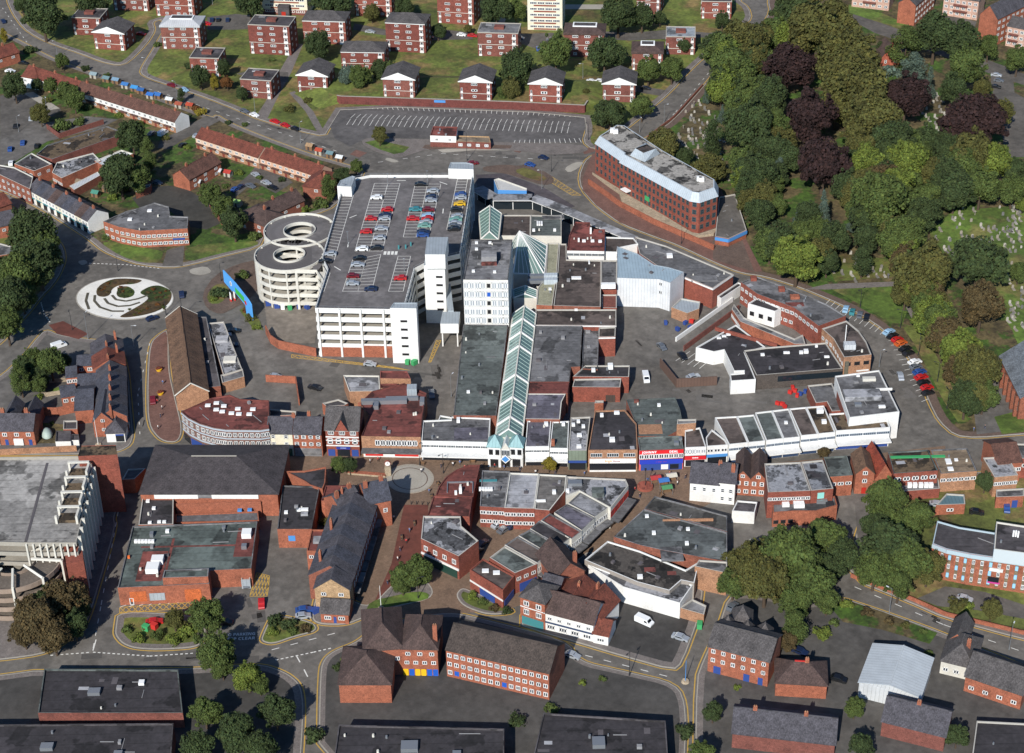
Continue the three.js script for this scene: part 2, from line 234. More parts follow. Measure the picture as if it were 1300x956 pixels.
// rectangular pitched-roof building: px ends of its front line at height ref (0 = ground, otherwise eaves)
function PB(label, [ax, ay, bx, by], ref, depth, eave, ridge, o = {}) {
  const a = P(ax, ay, ref), b = P(bx, by, ref), d = [b[0] - a[0], b[1] - a[1]], L = Math.hypot(...d);
  const t = thing(o.name || 'house', label, o.cat || 'house', o.group, (a[0] + b[0]) / 2, 0, (a[1] + b[1]) / 2, -Math.atan2(d[1], d[0]));
  return house(t, L, depth, eave, ridge, o);
}
function house(t, L, D, e, r, o = {}) {
  const x = L / 2, wall = o.wall || A.brick, roof = o.roof || A.slate, ov = o.ov ?? 0.35, y0 = o.y0 || 0, g = new G(), q = [[-x, 0], [x, 0], [x, -D], [-x, -D]];
  g.walls(q, y0, e);
  const s = new G(), th = 0.18, X = x + (o.butt ? 0 : ov), slab = (a, b, c, d) => { s.quad(a, b, c, d); const dn = (v) => [v[0], v[1] - th, v[2]]; s.quad(dn(b), dn(a), dn(d), dn(c)); s.quad(dn(a), dn(b), b, a); s.quad(dn(b), dn(c), c, b); s.quad(dn(d), dn(a), a, d); };
  if (o.type === 'hip') {
    const axisX = L >= D, k = o.hip ?? Math.min(L, D) / 2, z1 = ov, z2 = -D - ov, ex = e - 0.06, XX = x + ov;
    const R1 = axisX ? [-x + k, r, -D / 2] : [0, r, -k], R2 = axisX ? [x - k, r, -D / 2] : [0, r, -D + k];
    const c1 = [-XX, ex, z1], c2 = [XX, ex, z1], c3 = [XX, ex, z2], c4 = [-XX, ex, z2];
    const tri3 = (a, b, c) => { const l = Math.hypot(a[0] - b[0], a[2] - b[2]), m = [(a[0] + b[0]) / 2, (a[1] + b[1]) / 2, (a[2] + b[2]) / 2]; s.tri(a, b, c, [0, 0], [l, 0], [l / 2, Math.hypot(c[0] - m[0], c[1] - m[1], c[2] - m[2])]); };
    if (axisX) { s.quad(c1, c2, R2, R1); s.quad(c3, c4, R1, R2); tri3(c2, c3, R2); tri3(c4, c1, R1); } else { tri3(c1, c2, R1); tri3(c3, c4, R2); s.quad(c2, c3, R2, R1); s.quad(c4, c1, R1, R2); }
    const qq = [[-XX, z1], [XX, z1], [XX, z2], [-XX, z2]]; s.walls(qq, ex - 0.2, ex).cap(qq, ex - 0.2, false);
    if (o.ridge !== false) part(t, 'ridge', new G().beam(R1, R2, 0.3), o.ridgeMat || roof);
  } else if (o.axis === 'z') {                               // the gable faces the front
    const sl = (r - e) / x, le = e - ov * sl, f = ov, bk = -D - ov;
    g.tri([-x, e, 0], [x, e, 0], [0, r, 0], [0, e], [L, e], [x, r]); g.tri([x, e, -D], [-x, e, -D], [0, r, -D], [0, e], [L, e], [x, r]);
    slab([-x - ov, le + th, bk], [-x - ov, le + th, f], [0, r + th, f], [0, r + th, bk]); slab([x + ov, le + th, f], [x + ov, le + th, bk], [0, r + th, bk], [0, r + th, f]);
    if (o.pediment) { const p = new G(); p.tri([-x - ov, le, f + 0.02], [x + ov, le, f + 0.02], [0, r + 0.05, f + 0.02], [0, 0], [L, 0], [x, 3]); p.quad([-x - ov, le - 0.35, f + 0.02], [x + ov, le - 0.35, f + 0.02], [x + ov, le, f + 0.02], [-x - ov, le, f + 0.02]); p.quad([-x - ov, le - 0.35, f + 0.02], [-x - ov, le - 0.35, 0], [x + ov, le - 0.35, 0], [x + ov, le - 0.35, f + 0.02]); part(t, 'gable', p, o.pediment); }
  } else {
    const z = D / 2, sl = (r - e) / z, le = e - ov * sl;
    g.tri([x, e, 0], [x, e, -D], [x, r, -z], [0, e], [D, e], [z, r]); g.tri([-x, e, -D], [-x, e, 0], [-x, r, -z], [0, e], [D, e], [z, r]);
    slab([-X, le + th, ov], [X, le + th, ov], [X, r + th, -z], [-X, r + th, -z]); slab([X, le + th, -D - ov], [-X, le + th, -D - ov], [-X, r + th, -z], [X, r + th, -z]);
    if (o.barge) for (const sx of [-1, 1]) { const p = new G(); for (const [za, ya, zb, yb] of [[ov, le, -z, r], [-z, r, -D - ov, le]]) p.beam([sx * (X + 0.05), ya + 0.1, za], [sx * (X + 0.05), yb + 0.1, zb], 0.28); part(t, 'barge_board', p, o.barge); }
    if (o.ridge !== false && !o.butt) part(t, 'ridge', new G().beam([-X, r + th, -z], [X, r + th, -z], 0.26), o.ridgeMat || roof);
  }
  part(t, 'wall', g, wall); part(t, 'roof', s, roof);
  for (const [cx, cz, hh = 1.3, w = 0.9, m] of o.chim || []) { const ck = part(t, 'chimney', new G().box(-w / 2, w / 2, 0, (r - e) + hh, -0.35, 0.35), m || A.brickOr); ck.position.set(cx * L, e + 0.02, cz * D); const pots = part(ck, 'chimney_pots', new G().box(-w * 0.32, -w * 0.1, 0, 0.45, -0.13, 0.13).box(w * 0.1, w * 0.32, 0, 0.45, -0.13, 0.13), A.brickTan); pots.position.y = r - e + hh; }
  const E = { f: [[-x, 0], [x, 0], [0, 1]], r: [[x, 0], [x, -D], [1, 0]], l: [[-x, -D], [-x, 0], [-1, 0]], b: [[x, -D], [-x, -D], [0, -1]] };
  for (const [s1, ...rest] of o.win || []) { const [p1, p2, n] = E[s1]; winRun(t, p1, p2, n, rest); }
  for (const [s1, ya, yb, m, proud = 0.12, u0 = 0, u1 = 1, name = 'fascia'] of o.band || []) { const [p1, p2, n] = E[s1]; part(t, name, wallBox(p1, p2, n, ya, yb, proud, u0, u1), m); }
  for (const [lx, lz, sx, sz, sy, yy, m, name = 'extension'] of o.add || []) { const k = part(t, name, new G().box(-sx / 2, sx / 2, 0, sy, -sz / 2, sz / 2), m); k.position.set(lx * L, yy, lz * D); }
  t._L = L; t._D = D; return t;
}
// n houses side by side along a line
function row(labels, [ax, ay, bx, by], ref, n, depth, eave, ridge, o = {}) {
  for (let i = 0; i < n; i++) {
    const k = [ax + (bx - ax) * i / n, ay + (by - ay) * i / n, ax + (bx - ax) * (i + 1) / n, ay + (by - ay) * (i + 1) / n];
    const oo = { ...o, butt: true, name: o.name || 'terraced_house', chim: i % (o.every || 1) === 0 ? o.chim : [] };
    for (const key of ['wall', 'roof', 'type', 'axis']) if (Array.isArray(o[key])) oo[key] = o[key][i % o[key].length];
    if (oo.type === 'hip') oo.butt = false;
    PB(Array.isArray(labels) ? labels[i % labels.length] : labels, k, ref, depth, eave, ridge + (o.jit || 0) * (i % 2), oo);
  }
}

// ---------- ground, roads, pavements ----------
{ const g = new G(); g.o = [0, 0]; g.cap([[-1500, 1200], [1500, 1200], [1500, -1800], [-1500, -1800]], -0.06); struct('ground', g, A.grass); }
const road = (() => { const g = new G(); g.o = [0, 0]; g.cap(pw([-60, -60, 1360, -60, 1360, 1000, -60, 1000]), 0); return struct('road', g, A.road); })();
const LV = 0.12;
function smooth(pts, k = 2) {                                 // corner cutting for traced kerbs
  let q = pts;
  for (let n = 0; n < k; n++) { const o = []; for (let i = 0; i < q.length; i++) { const a = q[i], b = q[(i + 1) % q.length]; o.push(lerp(a, b, 0.22), lerp(a, b, 0.78)); } q = o; }
  return q;
}
function block(name, pts, m, o = {}) {
  const q = smooth(pw(pts), o.k ?? 2), q2 = inset(q, 0.3);
  const g = new G(); g.o = [0, 0]; g.cap(inset(q, 0.28), LV);
  const t = struct(name, g, m);
  part(t, 'kerb', new G().walls(q, 0, LV + 0.01).ring(q, q2, LV + 0.01), A.kerb);
  if (o.path) {                                              // footway strip inside the kerb
    const q3 = inset(q, o.path); const s = new G(); s.ring(q2, q3, LV + 0.004); part(t, 'footway', s, o.pathMat || A.pave);
  }
  if (o.yl) { const a = inset(q, -0.45), b = inset(q, -0.75); const s = new G(); for (let i = 0; i < q.length; i++) { const j = (i + 1) % q.length; s.quad([a[i][0], 0.008, a[i][1]], [b[i][0], 0.008, b[i][1]], [b[j][0], 0.008, b[j][1]], [a[j][0], 0.008, a[j][1]]); } part(t, 'yellow_line', s, A.yellow); }
  return t;
}
let pk = 0;
function patch(name, pts, m, y = LV + 0.02, sm = 0) { const g = new G(); g.o = [0, 0]; const q = pw(pts); g.cap(sm ? smooth(q, sm) : q, y + (pk++ % 7) * 0.003); return struct(name, g, m); }
function line(o, pts, w, m, y, dash = 0, gap = 0, name = 'road_marking') {   // painted line along pixels
  const q = pw(pts, o._h || 0);
  for (let i = 0; i + 1 < q.length; i++) {
    const L = Math.hypot(q[i + 1][0] - q[i][0], q[i + 1][1] - q[i][1]);
    if (!dash) part(o, name, new G().bar(q[i], q[i + 1], w, y - 0.004, y), m);
    else for (let s = 0; s + dash <= L + 0.01; s += dash + gap) part(o, name, new G().bar(lerp(q[i], q[i + 1], s / L), lerp(q[i], q[i + 1], (s + dash) / L), w, y - 0.004, y), m);
  }
}
const unitBar = new THREE.BoxGeometry(1, 0.006, 1);
function stripe(o, a, b, w, y, m, off = [0, 0], name = 'bay_line') {         // one painted bar between ground points, shared box
  const k = new THREE.Mesh(unitBar, m); k.name = name; k.position.set((a[0] + b[0]) / 2 - off[0], y, (a[1] + b[1]) / 2 - off[1]); k.scale.set(Math.hypot(a[0] - b[0], a[1] - b[1]), 1, w); k.rotation.y = -Math.atan2(b[1] - a[1], b[0] - a[0]); k.receiveShadow = true; o.add(k);
}
function bays(o, l1, l2, n, h, y, off, w = 0.16, m = A.paint) {              // bays between two rows of pixels
  const [a, b] = pw(l1, h), [c, d] = pw(l2, h);
  for (let i = 0; i <= n; i++) stripe(o, lerp(a, b, i / n), lerp(c, d, i / n), w, y, m, off);
}
// estate, with the two side roads and the raised terrace behind the car park wall
block('estate_grass', [9, 0, 17, 18, 30, 36, 48, 48, 72, 58, 100, 67, 128, 78, 150, 83, 163, 79, 186, 56, 197, 38, 193, 28, 206, 24, 209, 38, 204, 46, 194, 64, 181, 84, 178, 93, 190, 100, 215, 108, 265, 125, 300, 139, 325, 150, 350, 158, 384, 167, 412, 173, 419, 161, 436, 134, 741, 145, 745, 165, 740, 180, 752, 190, 768, 184, 797, 162, 818, 145, 851, 117, 874, 91, 890, 76, 915, 54, 940, 34, 954, 24, 950, 9, 937, 0, 930, -60, 0, -60], A.grass, { path: 2.6, yl: true, k: 1 });
patch('estate_road', [263, 22, 300, 18, 318, 20, 330, 36, 300, 38, 264, 38], A.lot);
patch('estate_road', [345, 108, 368, 68, 378, 56, 385, 56, 370, 92, 352, 125, 340, 150, 325, 148, 338, 128], A.pave);
patch('estate_road', [300, 94, 318, 90, 366, 92, 366, 104, 345, 106], A.lot);
patch('estate_road', [540, 99, 590, 101, 640, 105, 690, 104, 790, 104, 805, 108, 845, 115, 838, 122, 800, 116, 690, 114, 545, 107], A.lot);
patch('estate_road', [450, 30, 480, 36, 520, 44, 565, 38, 600, 42, 600, 50, 540, 52, 480, 44, 448, 38], A.lot);
patch('estate_road', [645, 44, 700, 42, 714, 44, 700, 56, 680, 62, 650, 52], A.lot);
patch('estate_road', [765, 40, 800, 42, 850, 38, 900, 42, 925, 40, 922, 48, 880, 48, 800, 52, 765, 50], A.lot);
patch('estate_road', [648, 8, 700, 6, 770, 6, 770, 12, 700, 12, 648, 14], A.concrete);
patch('foot_path', [367, 118, 374, 116, 398, 142, 412, 168, 404, 170, 388, 142], A.pave);
patch('foot_path', [640, 10, 648, 10, 640, 30, 632, 30], A.concrete);
{ // raised lawn terrace and its brick retaining wall
  const top = pw([424, 121, 433, 122.5, 560, 126.5, 650, 129.5, 742, 134, 752, 118, 744, 104, 640, 100, 480, 97, 425, 99, 405, 110], 3), foot = inset(top, -9);
  for (const i of [1, 2, 3, 4]) foot[i] = [top[i][0], top[i][1] + 0.05];
  const g = new G(); g.o = [0, 0]; g.cap(top, 3);
  for (let i = 0; i < top.length; i++) { const j = (i + 1) % top.length; g.quad([top[i][0], 3, top[i][1]], [top[j][0], 3, top[j][1]], [foot[j][0], 0.1, foot[j][1]], [foot[i][0], 0.1, foot[i][1]]); }
  struct('lawn_terrace', g, A.grass);
  const f = pw([428, 121.5, 433, 122.5, 560, 126.5, 650, 129.5, 742, 134, 746, 128], 3.3), w = thing('retaining_wall', 'long dark red brick retaining wall behind the empty surface car park', 'wall', null, f[3][0], 0, f[3][1]);
  const off = f[3]; for (let i = 0; i + 1 < f.length; i++) { const a = [f[i][0] - off[0], f[i][1] - off[1] + 0.3], b = [f[i + 1][0] - off[0], f[i + 1][1] - off[1] + 0.3]; part(w, 'wall_length', new G().bar(a, b, 0.5, 0, 3.6), M('#7d433c', 'brick')); part(w, 'coping', new G().bar(a, b, 0.62, 3.6, 3.72), A.kerb); }
  const s0 = lerp(f[1], f[2], 0.93), s1 = lerp(f[2], f[3], 0.06); part(w, 'blue_sign', new G().bar([s0[0] - off[0], s0[1] - off[1] + 0.6], [s1[0] - off[0], s1[1] - off[1] + 0.6], 0.06, 2.2, 3.3), A.blue);
}
// surface car park under the flats
const lot1 = (() => { const g = new G(); g.o = [0, 0]; g.cap(pw([436, 133, 741, 144, 743, 163, 738, 181, 624, 180, 533, 176, 466, 175, 444, 186, 425, 176, 419, 160]), 0.012); return struct('car_park', g, M('#7b7775', 'asphalt')); })();
bays(lot1, [441, 137, 730, 148.5], [437, 132.5, 733, 144], 44, 0, 0.022, [0, 0], 0.18);
bays(lot1, [445, 150, 722, 160], [451, 144.5, 724, 154.5], 38, 0, 0.022, [0, 0], 0.18);
bays(lot1, [440, 158.5, 720, 169], [445, 151, 722, 161], 38, 0, 0.022, [0, 0], 0.18);
bays(lot1, [652, 183, 738, 181], [654, 178, 735, 175.5], 13, 0, 0.022, [0, 0], 0.18);
patch('road_verge', [458, 181, 466, 175, 533, 177, 624, 181, 737, 183, 749, 190, 735, 195, 700, 197, 660, 192, 620, 189, 574, 189, 540, 190, 520, 197, 505, 201, 488, 197, 470, 190], A.pave, 0.1, 1);
patch('lawn', [463, 181, 478, 178, 520, 187, 512, 194, 500, 196, 482, 190], A.lawn, 0.14);
patch('island_paving', [536, 188, 540, 184, 590, 183, 650, 185, 648, 189, 580, 188, 545, 190], A.paveBrown, 0.14);
patch('bus_lane', [556, 190, 600, 186, 650, 187, 648, 191, 600, 191, 562, 194], A.concrete, 0.012);
patch('crossing_surface', [444, 196, 452, 190, 466, 194, 456, 200], A.paveRed, 0.012); patch('crossing_surface', [652, 192, 662, 184, 668, 186, 660, 194], A.paveRed, 0.012); patch('crossing_surface', [738, 190, 752, 186, 756, 192, 742, 196], A.paveRed, 0.012);
patch('splitter_island', [612, 212, 640, 209, 660, 211, 668, 208, 700, 222, 704, 232, 690, 236, 660, 226, 640, 220, 615, 218], A.paveBrown, 0.1, 1);
patch('dry_verge', [652, 217, 668, 212, 696, 226, 688, 231, 668, 226], M('#9a8558', 'grass'), 0.13, 1);
patch('bus_bays', [604, 222, 640, 220, 690, 238, 730, 262, 720, 266, 670, 250, 625, 250, 606, 240], M('#6c6468', 'asphalt'), 0.02);
patch('splitter_island', [716, 214, 730, 206, 742, 206, 734, 214, 722, 220], A.concrete, 0.1, 1);
patch('splitter_island', [492, 200, 508, 205, 500, 207, 488, 203], A.concrete, 0.1, 1);
// houses south-west of the main road
block('housing_ground', [0, 40, 30, 54, 60, 71, 85, 81, 110, 90, 160, 108, 200, 124, 240, 139, 270, 150, 275, 146, 285, 152, 300, 160, 340, 176, 400, 198, 440, 209, 462, 217, 458, 226, 440, 240, 425, 262, 400, 272, 345, 285, 335, 300, 328, 314, 279, 326, 241, 336, 216, 340, 178, 336, 152, 328, 130, 318, 112, 303, 89, 288, 63, 271, 33, 255, 0, 241, -60, 222, -60, 20], A.earth, { path: 2.2, yl: true, k: 1 });
patch('side_street', [262, 147, 280, 153, 252, 168, 232, 178, 214, 190, 200, 188, 204, 178, 232, 164], A.lot);
patch('side_street', [328, 207, 352, 216, 372, 232, 350, 246, 325, 232, 312, 240, 300, 250, 296, 240, 316, 222], A.lot);
patch('service_yard', [0, 122, 30, 116, 62, 128, 78, 140, 60, 152, 20, 172, 0, 178], A.lot);
patch('service_yard', [30, 119, 42, 117, 76, 138, 64, 140], A.concrete);
patch('service_yard', [0, 178, 48, 158, 110, 148, 150, 152, 130, 162, 60, 180, 20, 205, 0, 212], A.yard);
patch('service_yard', [168, 252, 192, 238, 215, 236, 240, 242, 265, 258, 280, 284, 262, 292, 240, 288, 215, 268, 180, 268], M('#57554f', 'asphalt'));
patch('driveway', [212, 318, 234, 312, 232, 338, 206, 338], A.lot);
patch('lawn', [126, 308, 150, 308, 200, 318, 208, 320, 203, 334, 180, 334, 154, 326], A.lawn, undefined, 1);
patch('lawn', [234, 316, 262, 310, 300, 308, 328, 306, 327, 312, 280, 322, 236, 334], A.lawn, undefined, 1);
// gardens and paths left of the roundabout
block('park_ground', [0, 253, 33, 275, 61, 294, 79, 311, 83, 329, 76, 348, 66, 363, 51, 378, 38, 396, 15, 420, 0, 437, -60, 480, -60, 225], A.grassDry, { path: 2, yl: true });
block('town_ground', [58, 418, 75, 426, 110, 431, 150, 434, 162, 470, 166, 520, 170, 562, 150, 574, 100, 577, 0, 577, -60, 577, -60, 510, 0, 480, 30, 452, 45, 432], A.yard, { path: 2, yl: true });
patch('paved_strip', [62, 413, 80, 408, 112, 424, 100, 431, 72, 424], A.redSurf, 0.13);
// roundabout
{
  const c = [158.5, 379], E = (rx, ry, n = 40) => { const a = []; for (let i = 0; i < n; i++) { const t = i / n * 2 * Math.PI; a.push(c[0] + rx * Math.cos(t), c[1] + ry * Math.sin(t)); } return a; };
  const q = pw(E(61, 26.5)), g = new G(); g.cap(q, 0.16);
  const t = struct('roundabout', g, M('#eeebe2', 'plain'));
  part(t, 'kerb', new G().walls(inset(q, -0.35), 0, 0.18).ring(inset(q, -0.35), q, 0.18), A.kerb);
  const Z = (a) => a.map((v, i) => i % 2 ? v / 3.939 + 220 : v / 3.939);
  const bed = M('#6d5f3f', 'earth');
  const crescent = (pts, m, y) => part(t, 'planting_bed', new G().cap(smooth(pw(Z(pts)), 2), y), m);
  crescent([480, 590, 500, 560, 560, 530, 640, 528, 720, 536, 680, 556, 600, 560, 560, 580, 550, 612, 520, 622, 486, 616], bed, 0.22);
  crescent([690, 600, 750, 566, 800, 562, 850, 585, 862, 615, 845, 655, 790, 692, 720, 712, 640, 724, 590, 722, 650, 690, 720, 650, 748, 622], bed, 0.22);
  crescent([580, 600, 600, 570, 640, 566, 676, 590, 668, 616, 630, 628, 590, 622], bed, 0.23);
  for (const [r, pts] of [[0, [440, 600, 430, 640, 445, 682]], [0, [475, 612, 472, 640, 500, 672, 560, 692, 620, 692]], [0, [522, 628, 540, 652, 590, 668, 650, 664, 700, 648]], [0, [560, 612, 580, 634, 630, 642, 690, 630, 740, 612]]]) { const z = pw(Z(pts)); for (let i = 0; i + 1 < z.length; i++) part(t, 'cobble_band', new G().bar(z[i], z[i + 1], 0.9, 0.16, 0.25), M('#6b6656', 'paving')); }
  for (let i = 0; i < 24; i++) { const a0 = i / 24 * 2 * Math.PI; }
}
patch('splitter_island', [240, 342, 262, 338, 270, 346, 256, 350, 242, 348], A.concrete, 0.12, 1);
patch('splitter_island', [98, 332, 108, 330, 112, 334, 104, 338], A.concrete, 0.12, 1);
patch('paved_forecourt', [256, 374, 272, 350, 300, 336, 326, 330, 338, 352, 318, 380, 296, 392, 280, 400, 262, 392], A.paveBrown, 0.12, 1);
patch('planting_bed', [262, 376, 272, 362, 286, 360, 292, 372, 280, 386, 266, 386], A.grass, 0.16, 1);
patch('planting_bed', [304, 394, 314, 388, 330, 408, 334, 420, 320, 416], A.grass, 0.16);
block('shop_pavement', [190, 436, 203, 424, 214, 418, 214, 470, 222, 505, 232, 545, 226, 562, 204, 560, 188, 540, 187, 490], A.paveRed, { yl: true });
// service road behind the shops
patch('yard_paving', [336, 388, 404, 388, 400, 436, 352, 436, 340, 420], M('#a89c8e', 'asphalt'), 0.06);
// brown paved shopping streets
patch('pedestrian_street', [336, 568, 400, 566, 540, 580, 660, 582, 820, 592, 960, 590, 1130, 574, 1200, 566, 1200, 590, 1130, 600, 940, 612, 900, 640, 820, 680, 760, 740, 700, 756, 640, 775, 470, 786, 420, 700, 400, 640, 340, 600], A.paveTan, 0.02);
patch('red_paving', [513, 641, 544, 641, 541, 690, 530, 716, 512, 742, 490, 766, 472, 772, 497, 716], A.redSurf, 0.04);
{ const q = pw((() => { const a = []; for (let i = 0; i < 36; i++) { const t = i / 36 * 2 * Math.PI; a.push(520.5 + 28 * Math.cos(t), 608 + 17 * Math.sin(t)); } return a; })()); const t = struct('paved_circle', new G().cap(q, 0.1), A.concrete); part(t, 'rim', new G().walls(inset(q, -0.6), 0, 0.13).ring(inset(q, -0.6), q, 0.13), M('#c9beac', 'paving')); part(t, 'inner_ring', new G().ring(inset(q, 1.2), inset(q, 1.5), 0.104), A.paveBrown); }
// office and cemetery side
block('cemetery_ground', [735, 224, 738, 240, 757, 262, 787, 284, 834, 302, 860, 311, 904, 332, 941, 347, 972, 351, 1016, 365, 1050, 379, 1088, 396, 1124, 420, 1150, 447, 1168, 480, 1180, 512, 1192, 535, 1212, 553, 1240, 556, 1300, 551, 1360, 548, 1360, -60, 985, -60, 975, 0, 978, 15, 968, 32, 940, 55, 905, 95, 891, 112, 856, 152, 823, 175, 790, 185, 752, 197, 742, 205], A.earth, { path: 3, pathMat: A.paveBrown, yl: true, k: 1 });
patch('office_forecourt', [740, 226, 752, 196, 790, 186, 915, 240, 945, 300, 968, 345, 941, 346, 904, 331, 860, 310, 787, 283, 757, 261, 740, 242], A.paveRed);
patch('office_forecourt', [914, 262, 935, 285, 947, 318, 958, 346, 905, 330, 905, 300], A.paveBrown, LV + 0.05);
patch('cemetery_lawn', [1180, 295, 1210, 268, 1310, 260, 1310, 480, 1285, 420, 1240, 350, 1190, 330], A.lawn);
patch('cemetery_lawn', [1050, 335, 1070, 322, 1130, 330, 1150, 350, 1060, 358], A.grass);
patch('cemetery_path', [1020, 368, 1050, 361, 1135, 358, 1142, 362, 1170, 408, 1160, 410, 1136, 364, 1050, 368], A.pave, LV + 0.04);
patch('park_lawn', [1056, 368, 1134, 364, 1152, 394, 1146, 412, 1130, 410, 1090, 386], A.lawn, LV + 0.05);
patch('park_lawn', [1146, 416, 1164, 412, 1182, 440, 1204, 480, 1216, 512, 1230, 536, 1216, 536, 1198, 510, 1178, 470, 1160, 436], A.grassDry, LV + 0.05);
patch('church_drive', [1225, 470, 1300, 440, 1310, 545, 1240, 552, 1236, 520, 1250, 500], A.yard, LV + 0.05);
patch('church_lawn', [1262, 530, 1310, 518, 1310, 548, 1272, 552], A.lawn, LV + 0.09);
patch('lodge_road', [1075, 22, 1090, 14, 1180, 48, 1310, 98, 1310, 112, 1240, 88, 1170, 62, 1110, 42], A.lot);
patch('lodge_lawn', [1078, 6, 1122, 18, 1165, 38, 1160, 44, 1120, 30, 1076, 16], A.lawn, LV + 0.05);
patch('car_park_side', [1258, 78, 1285, 88, 1288, 118, 1310, 130, 1310, 200, 1276, 200, 1270, 150, 1258, 110], A.lot, LV + 0.05);
// lower left
block('garage_ground', [-60, 580, 120, 582, 152, 600, 152, 640, 144, 657, 147, 668, 131, 724, 112, 788, 99, 803, 64, 829, 0, 838, -60, 841], A.pave, { yl: true });
block('market_verge', [150, 776, 147, 795, 146, 806, 155, 817, 170, 823, 200, 825, 250, 822, 258, 812, 262, 800, 255, 782], A.grass, { path: 2, yl: true });
block('lower_ground', [-60, 853, 240, 850, 300, 845, 335, 844, 365, 855, 382, 870, 386, 900, 380, 995, -60, 995], M('#5f5c58', 'asphalt'), { path: 2, yl: true });
block('lower_town_ground', [406, 852, 412, 836, 425, 826, 452, 816, 470, 801, 520, 784, 560, 779, 580, 779, 600, 783, 720, 813, 735, 840, 790, 852, 860, 868, 872, 900, 868, 995, 404, 995], M('#625f5b', 'asphalt'), { path: 1.5, yl: true });
block('terrace_pavement', [396, 788, 410, 793, 440, 793, 462, 784, 500, 771, 545, 761, 551, 751, 541, 736, 528, 722, 500, 740, 470, 772, 440, 760, 405, 745, 398, 770], A.pave, { yl: true });
patch('lawn', [463, 779, 470, 764, 500, 757, 530, 751, 545, 754, 543, 762, 500, 769], A.lawn, LV + 0.05, 1);
block('planting_island', [331, 814, 335, 803, 346, 780, 398, 790, 403, 801, 374, 808, 346, 818], A.grass, { yl: true });
block('planting_island', [578, 756, 586, 746, 602, 752, 640, 768, 655, 778, 620, 781, 588, 770], A.grass, { yl: true, path: 1.2 });
block('inn_ground', [655, 792, 690, 804, 733, 816, 790, 833, 855, 851, 866, 842, 888, 783, 893, 742, 760, 690, 690, 745], M('#565350', 'asphalt'), { path: 2.2, yl: true, k: 1 });
block('houses_ground', [882, 995, 884, 862, 892, 840, 912, 797, 925, 757, 945, 754, 1000, 762, 1040, 767, 1062, 757, 1120, 776, 1195, 803, 1310, 850, 1360, 870, 1360, 995], M('#6f6b66', 'asphalt'), { path: 1.8, yl: true, k: 1 });
patch('scrub_verge', [1048, 764, 1062, 758, 1120, 777, 1190, 804, 1180, 818, 1120, 800, 1070, 790], A.earth);
block('office_ground', [1078, 734, 1158, 766, 1200, 785, 1300, 812, 1360, 824, 1360, 600, 1190, 600, 1100, 640, 1084, 690], A.grassDry, { path: 2, yl: true, k: 1 });
patch('office_drive', [1165, 760, 1200, 745, 1250, 752, 1320, 775, 1320, 790, 1240, 775, 1190, 770], A.lot);
patch('lane', [1085, 640, 1096, 634, 1106, 662, 1102, 700, 1090, 702], A.lot, LV + 0.05);
// painted road markings
for (const [p, d, s] of [[[3, 10, 40, 62, 100, 88, 200, 116, 300, 150, 440, 196], 2, 4], [[820, 182, 858, 142, 905, 86], 2, 4], [[190, 436, 175, 500, 178, 560], 1.5, 4], [[0, 500, 30, 466, 56, 432], 2, 4], [[150, 650, 128, 770, 118, 824], 2, 3], [[345, 825, 440, 800], 2, 3], [[720, 826, 860, 862], 2, 3], [[1085, 745, 1198, 793, 1300, 828], 2, 4], [[480, 206, 560, 195, 700, 203], 2, 3], [[756, 246, 850, 298, 930, 338], 2, 4]]) line(road, p, 0.22, A.paint, 0.012, d, s);
line(road, [64, 832, 118, 828, 190, 833, 250, 829], 0.35, A.paint, 0.012, 0.7, 0.6);
line(road, [350, 838, 398, 828, 424, 822], 0.35, A.paint, 0.012, 0.7, 0.6);
line(road, [108, 334, 160, 336, 205, 341], 0.35, A.paint, 0.012, 0.8, 0.7);
line(road, [52, 384, 56, 398, 64, 410], 0.35, A.paint, 0.012, 0.8, 0.7);
line(road, [118, 826, 122, 812], 0.3, A.paint, 0.013); line(road, [376, 832, 386, 850, 392, 862], 0.3, A.paint, 0.013, 3, 1.5);
// yellow box and hatch markings
const hatch = (pts, n) => { const [a, b, c, d] = pw(pts); for (let i = 0; i <= n; i++) { stripe(road, lerp(a, b, i / n), lerp(d, c, Math.min(1, (i + 1) / n)), 0.2, 0.014, A.yellow, [0, 0], 'road_marking'); stripe(road, lerp(a, b, i / n), lerp(d, c, Math.max(0, (i - 1) / n)), 0.2, 0.014, A.yellow, [0, 0], 'road_marking'); } stripe(road, a, b, 0.2, 0.014, A.yellow, [0, 0], 'road_marking'); stripe(road, d, c, 0.2, 0.014, A.yellow, [0, 0], 'road_marking'); };
hatch([697, 222, 738, 248, 726, 248, 690, 226], 10); hatch([370, 454, 520, 470, 500, 466, 370, 450], 16); hatch([547, 460, 560, 432, 554, 432, 544, 460], 8);
hatch([317, 757, 339, 757, 341, 745, 321, 743], 5); hatch([321, 743, 341, 745, 342, 731, 326, 727], 5); hatch([152, 779, 262, 770, 262, 763, 152, 771], 14);
bays(road, [152, 771, 262, 763], [166, 766, 270, 757], 9, 0, 0.016, [0, 0], 0.18);
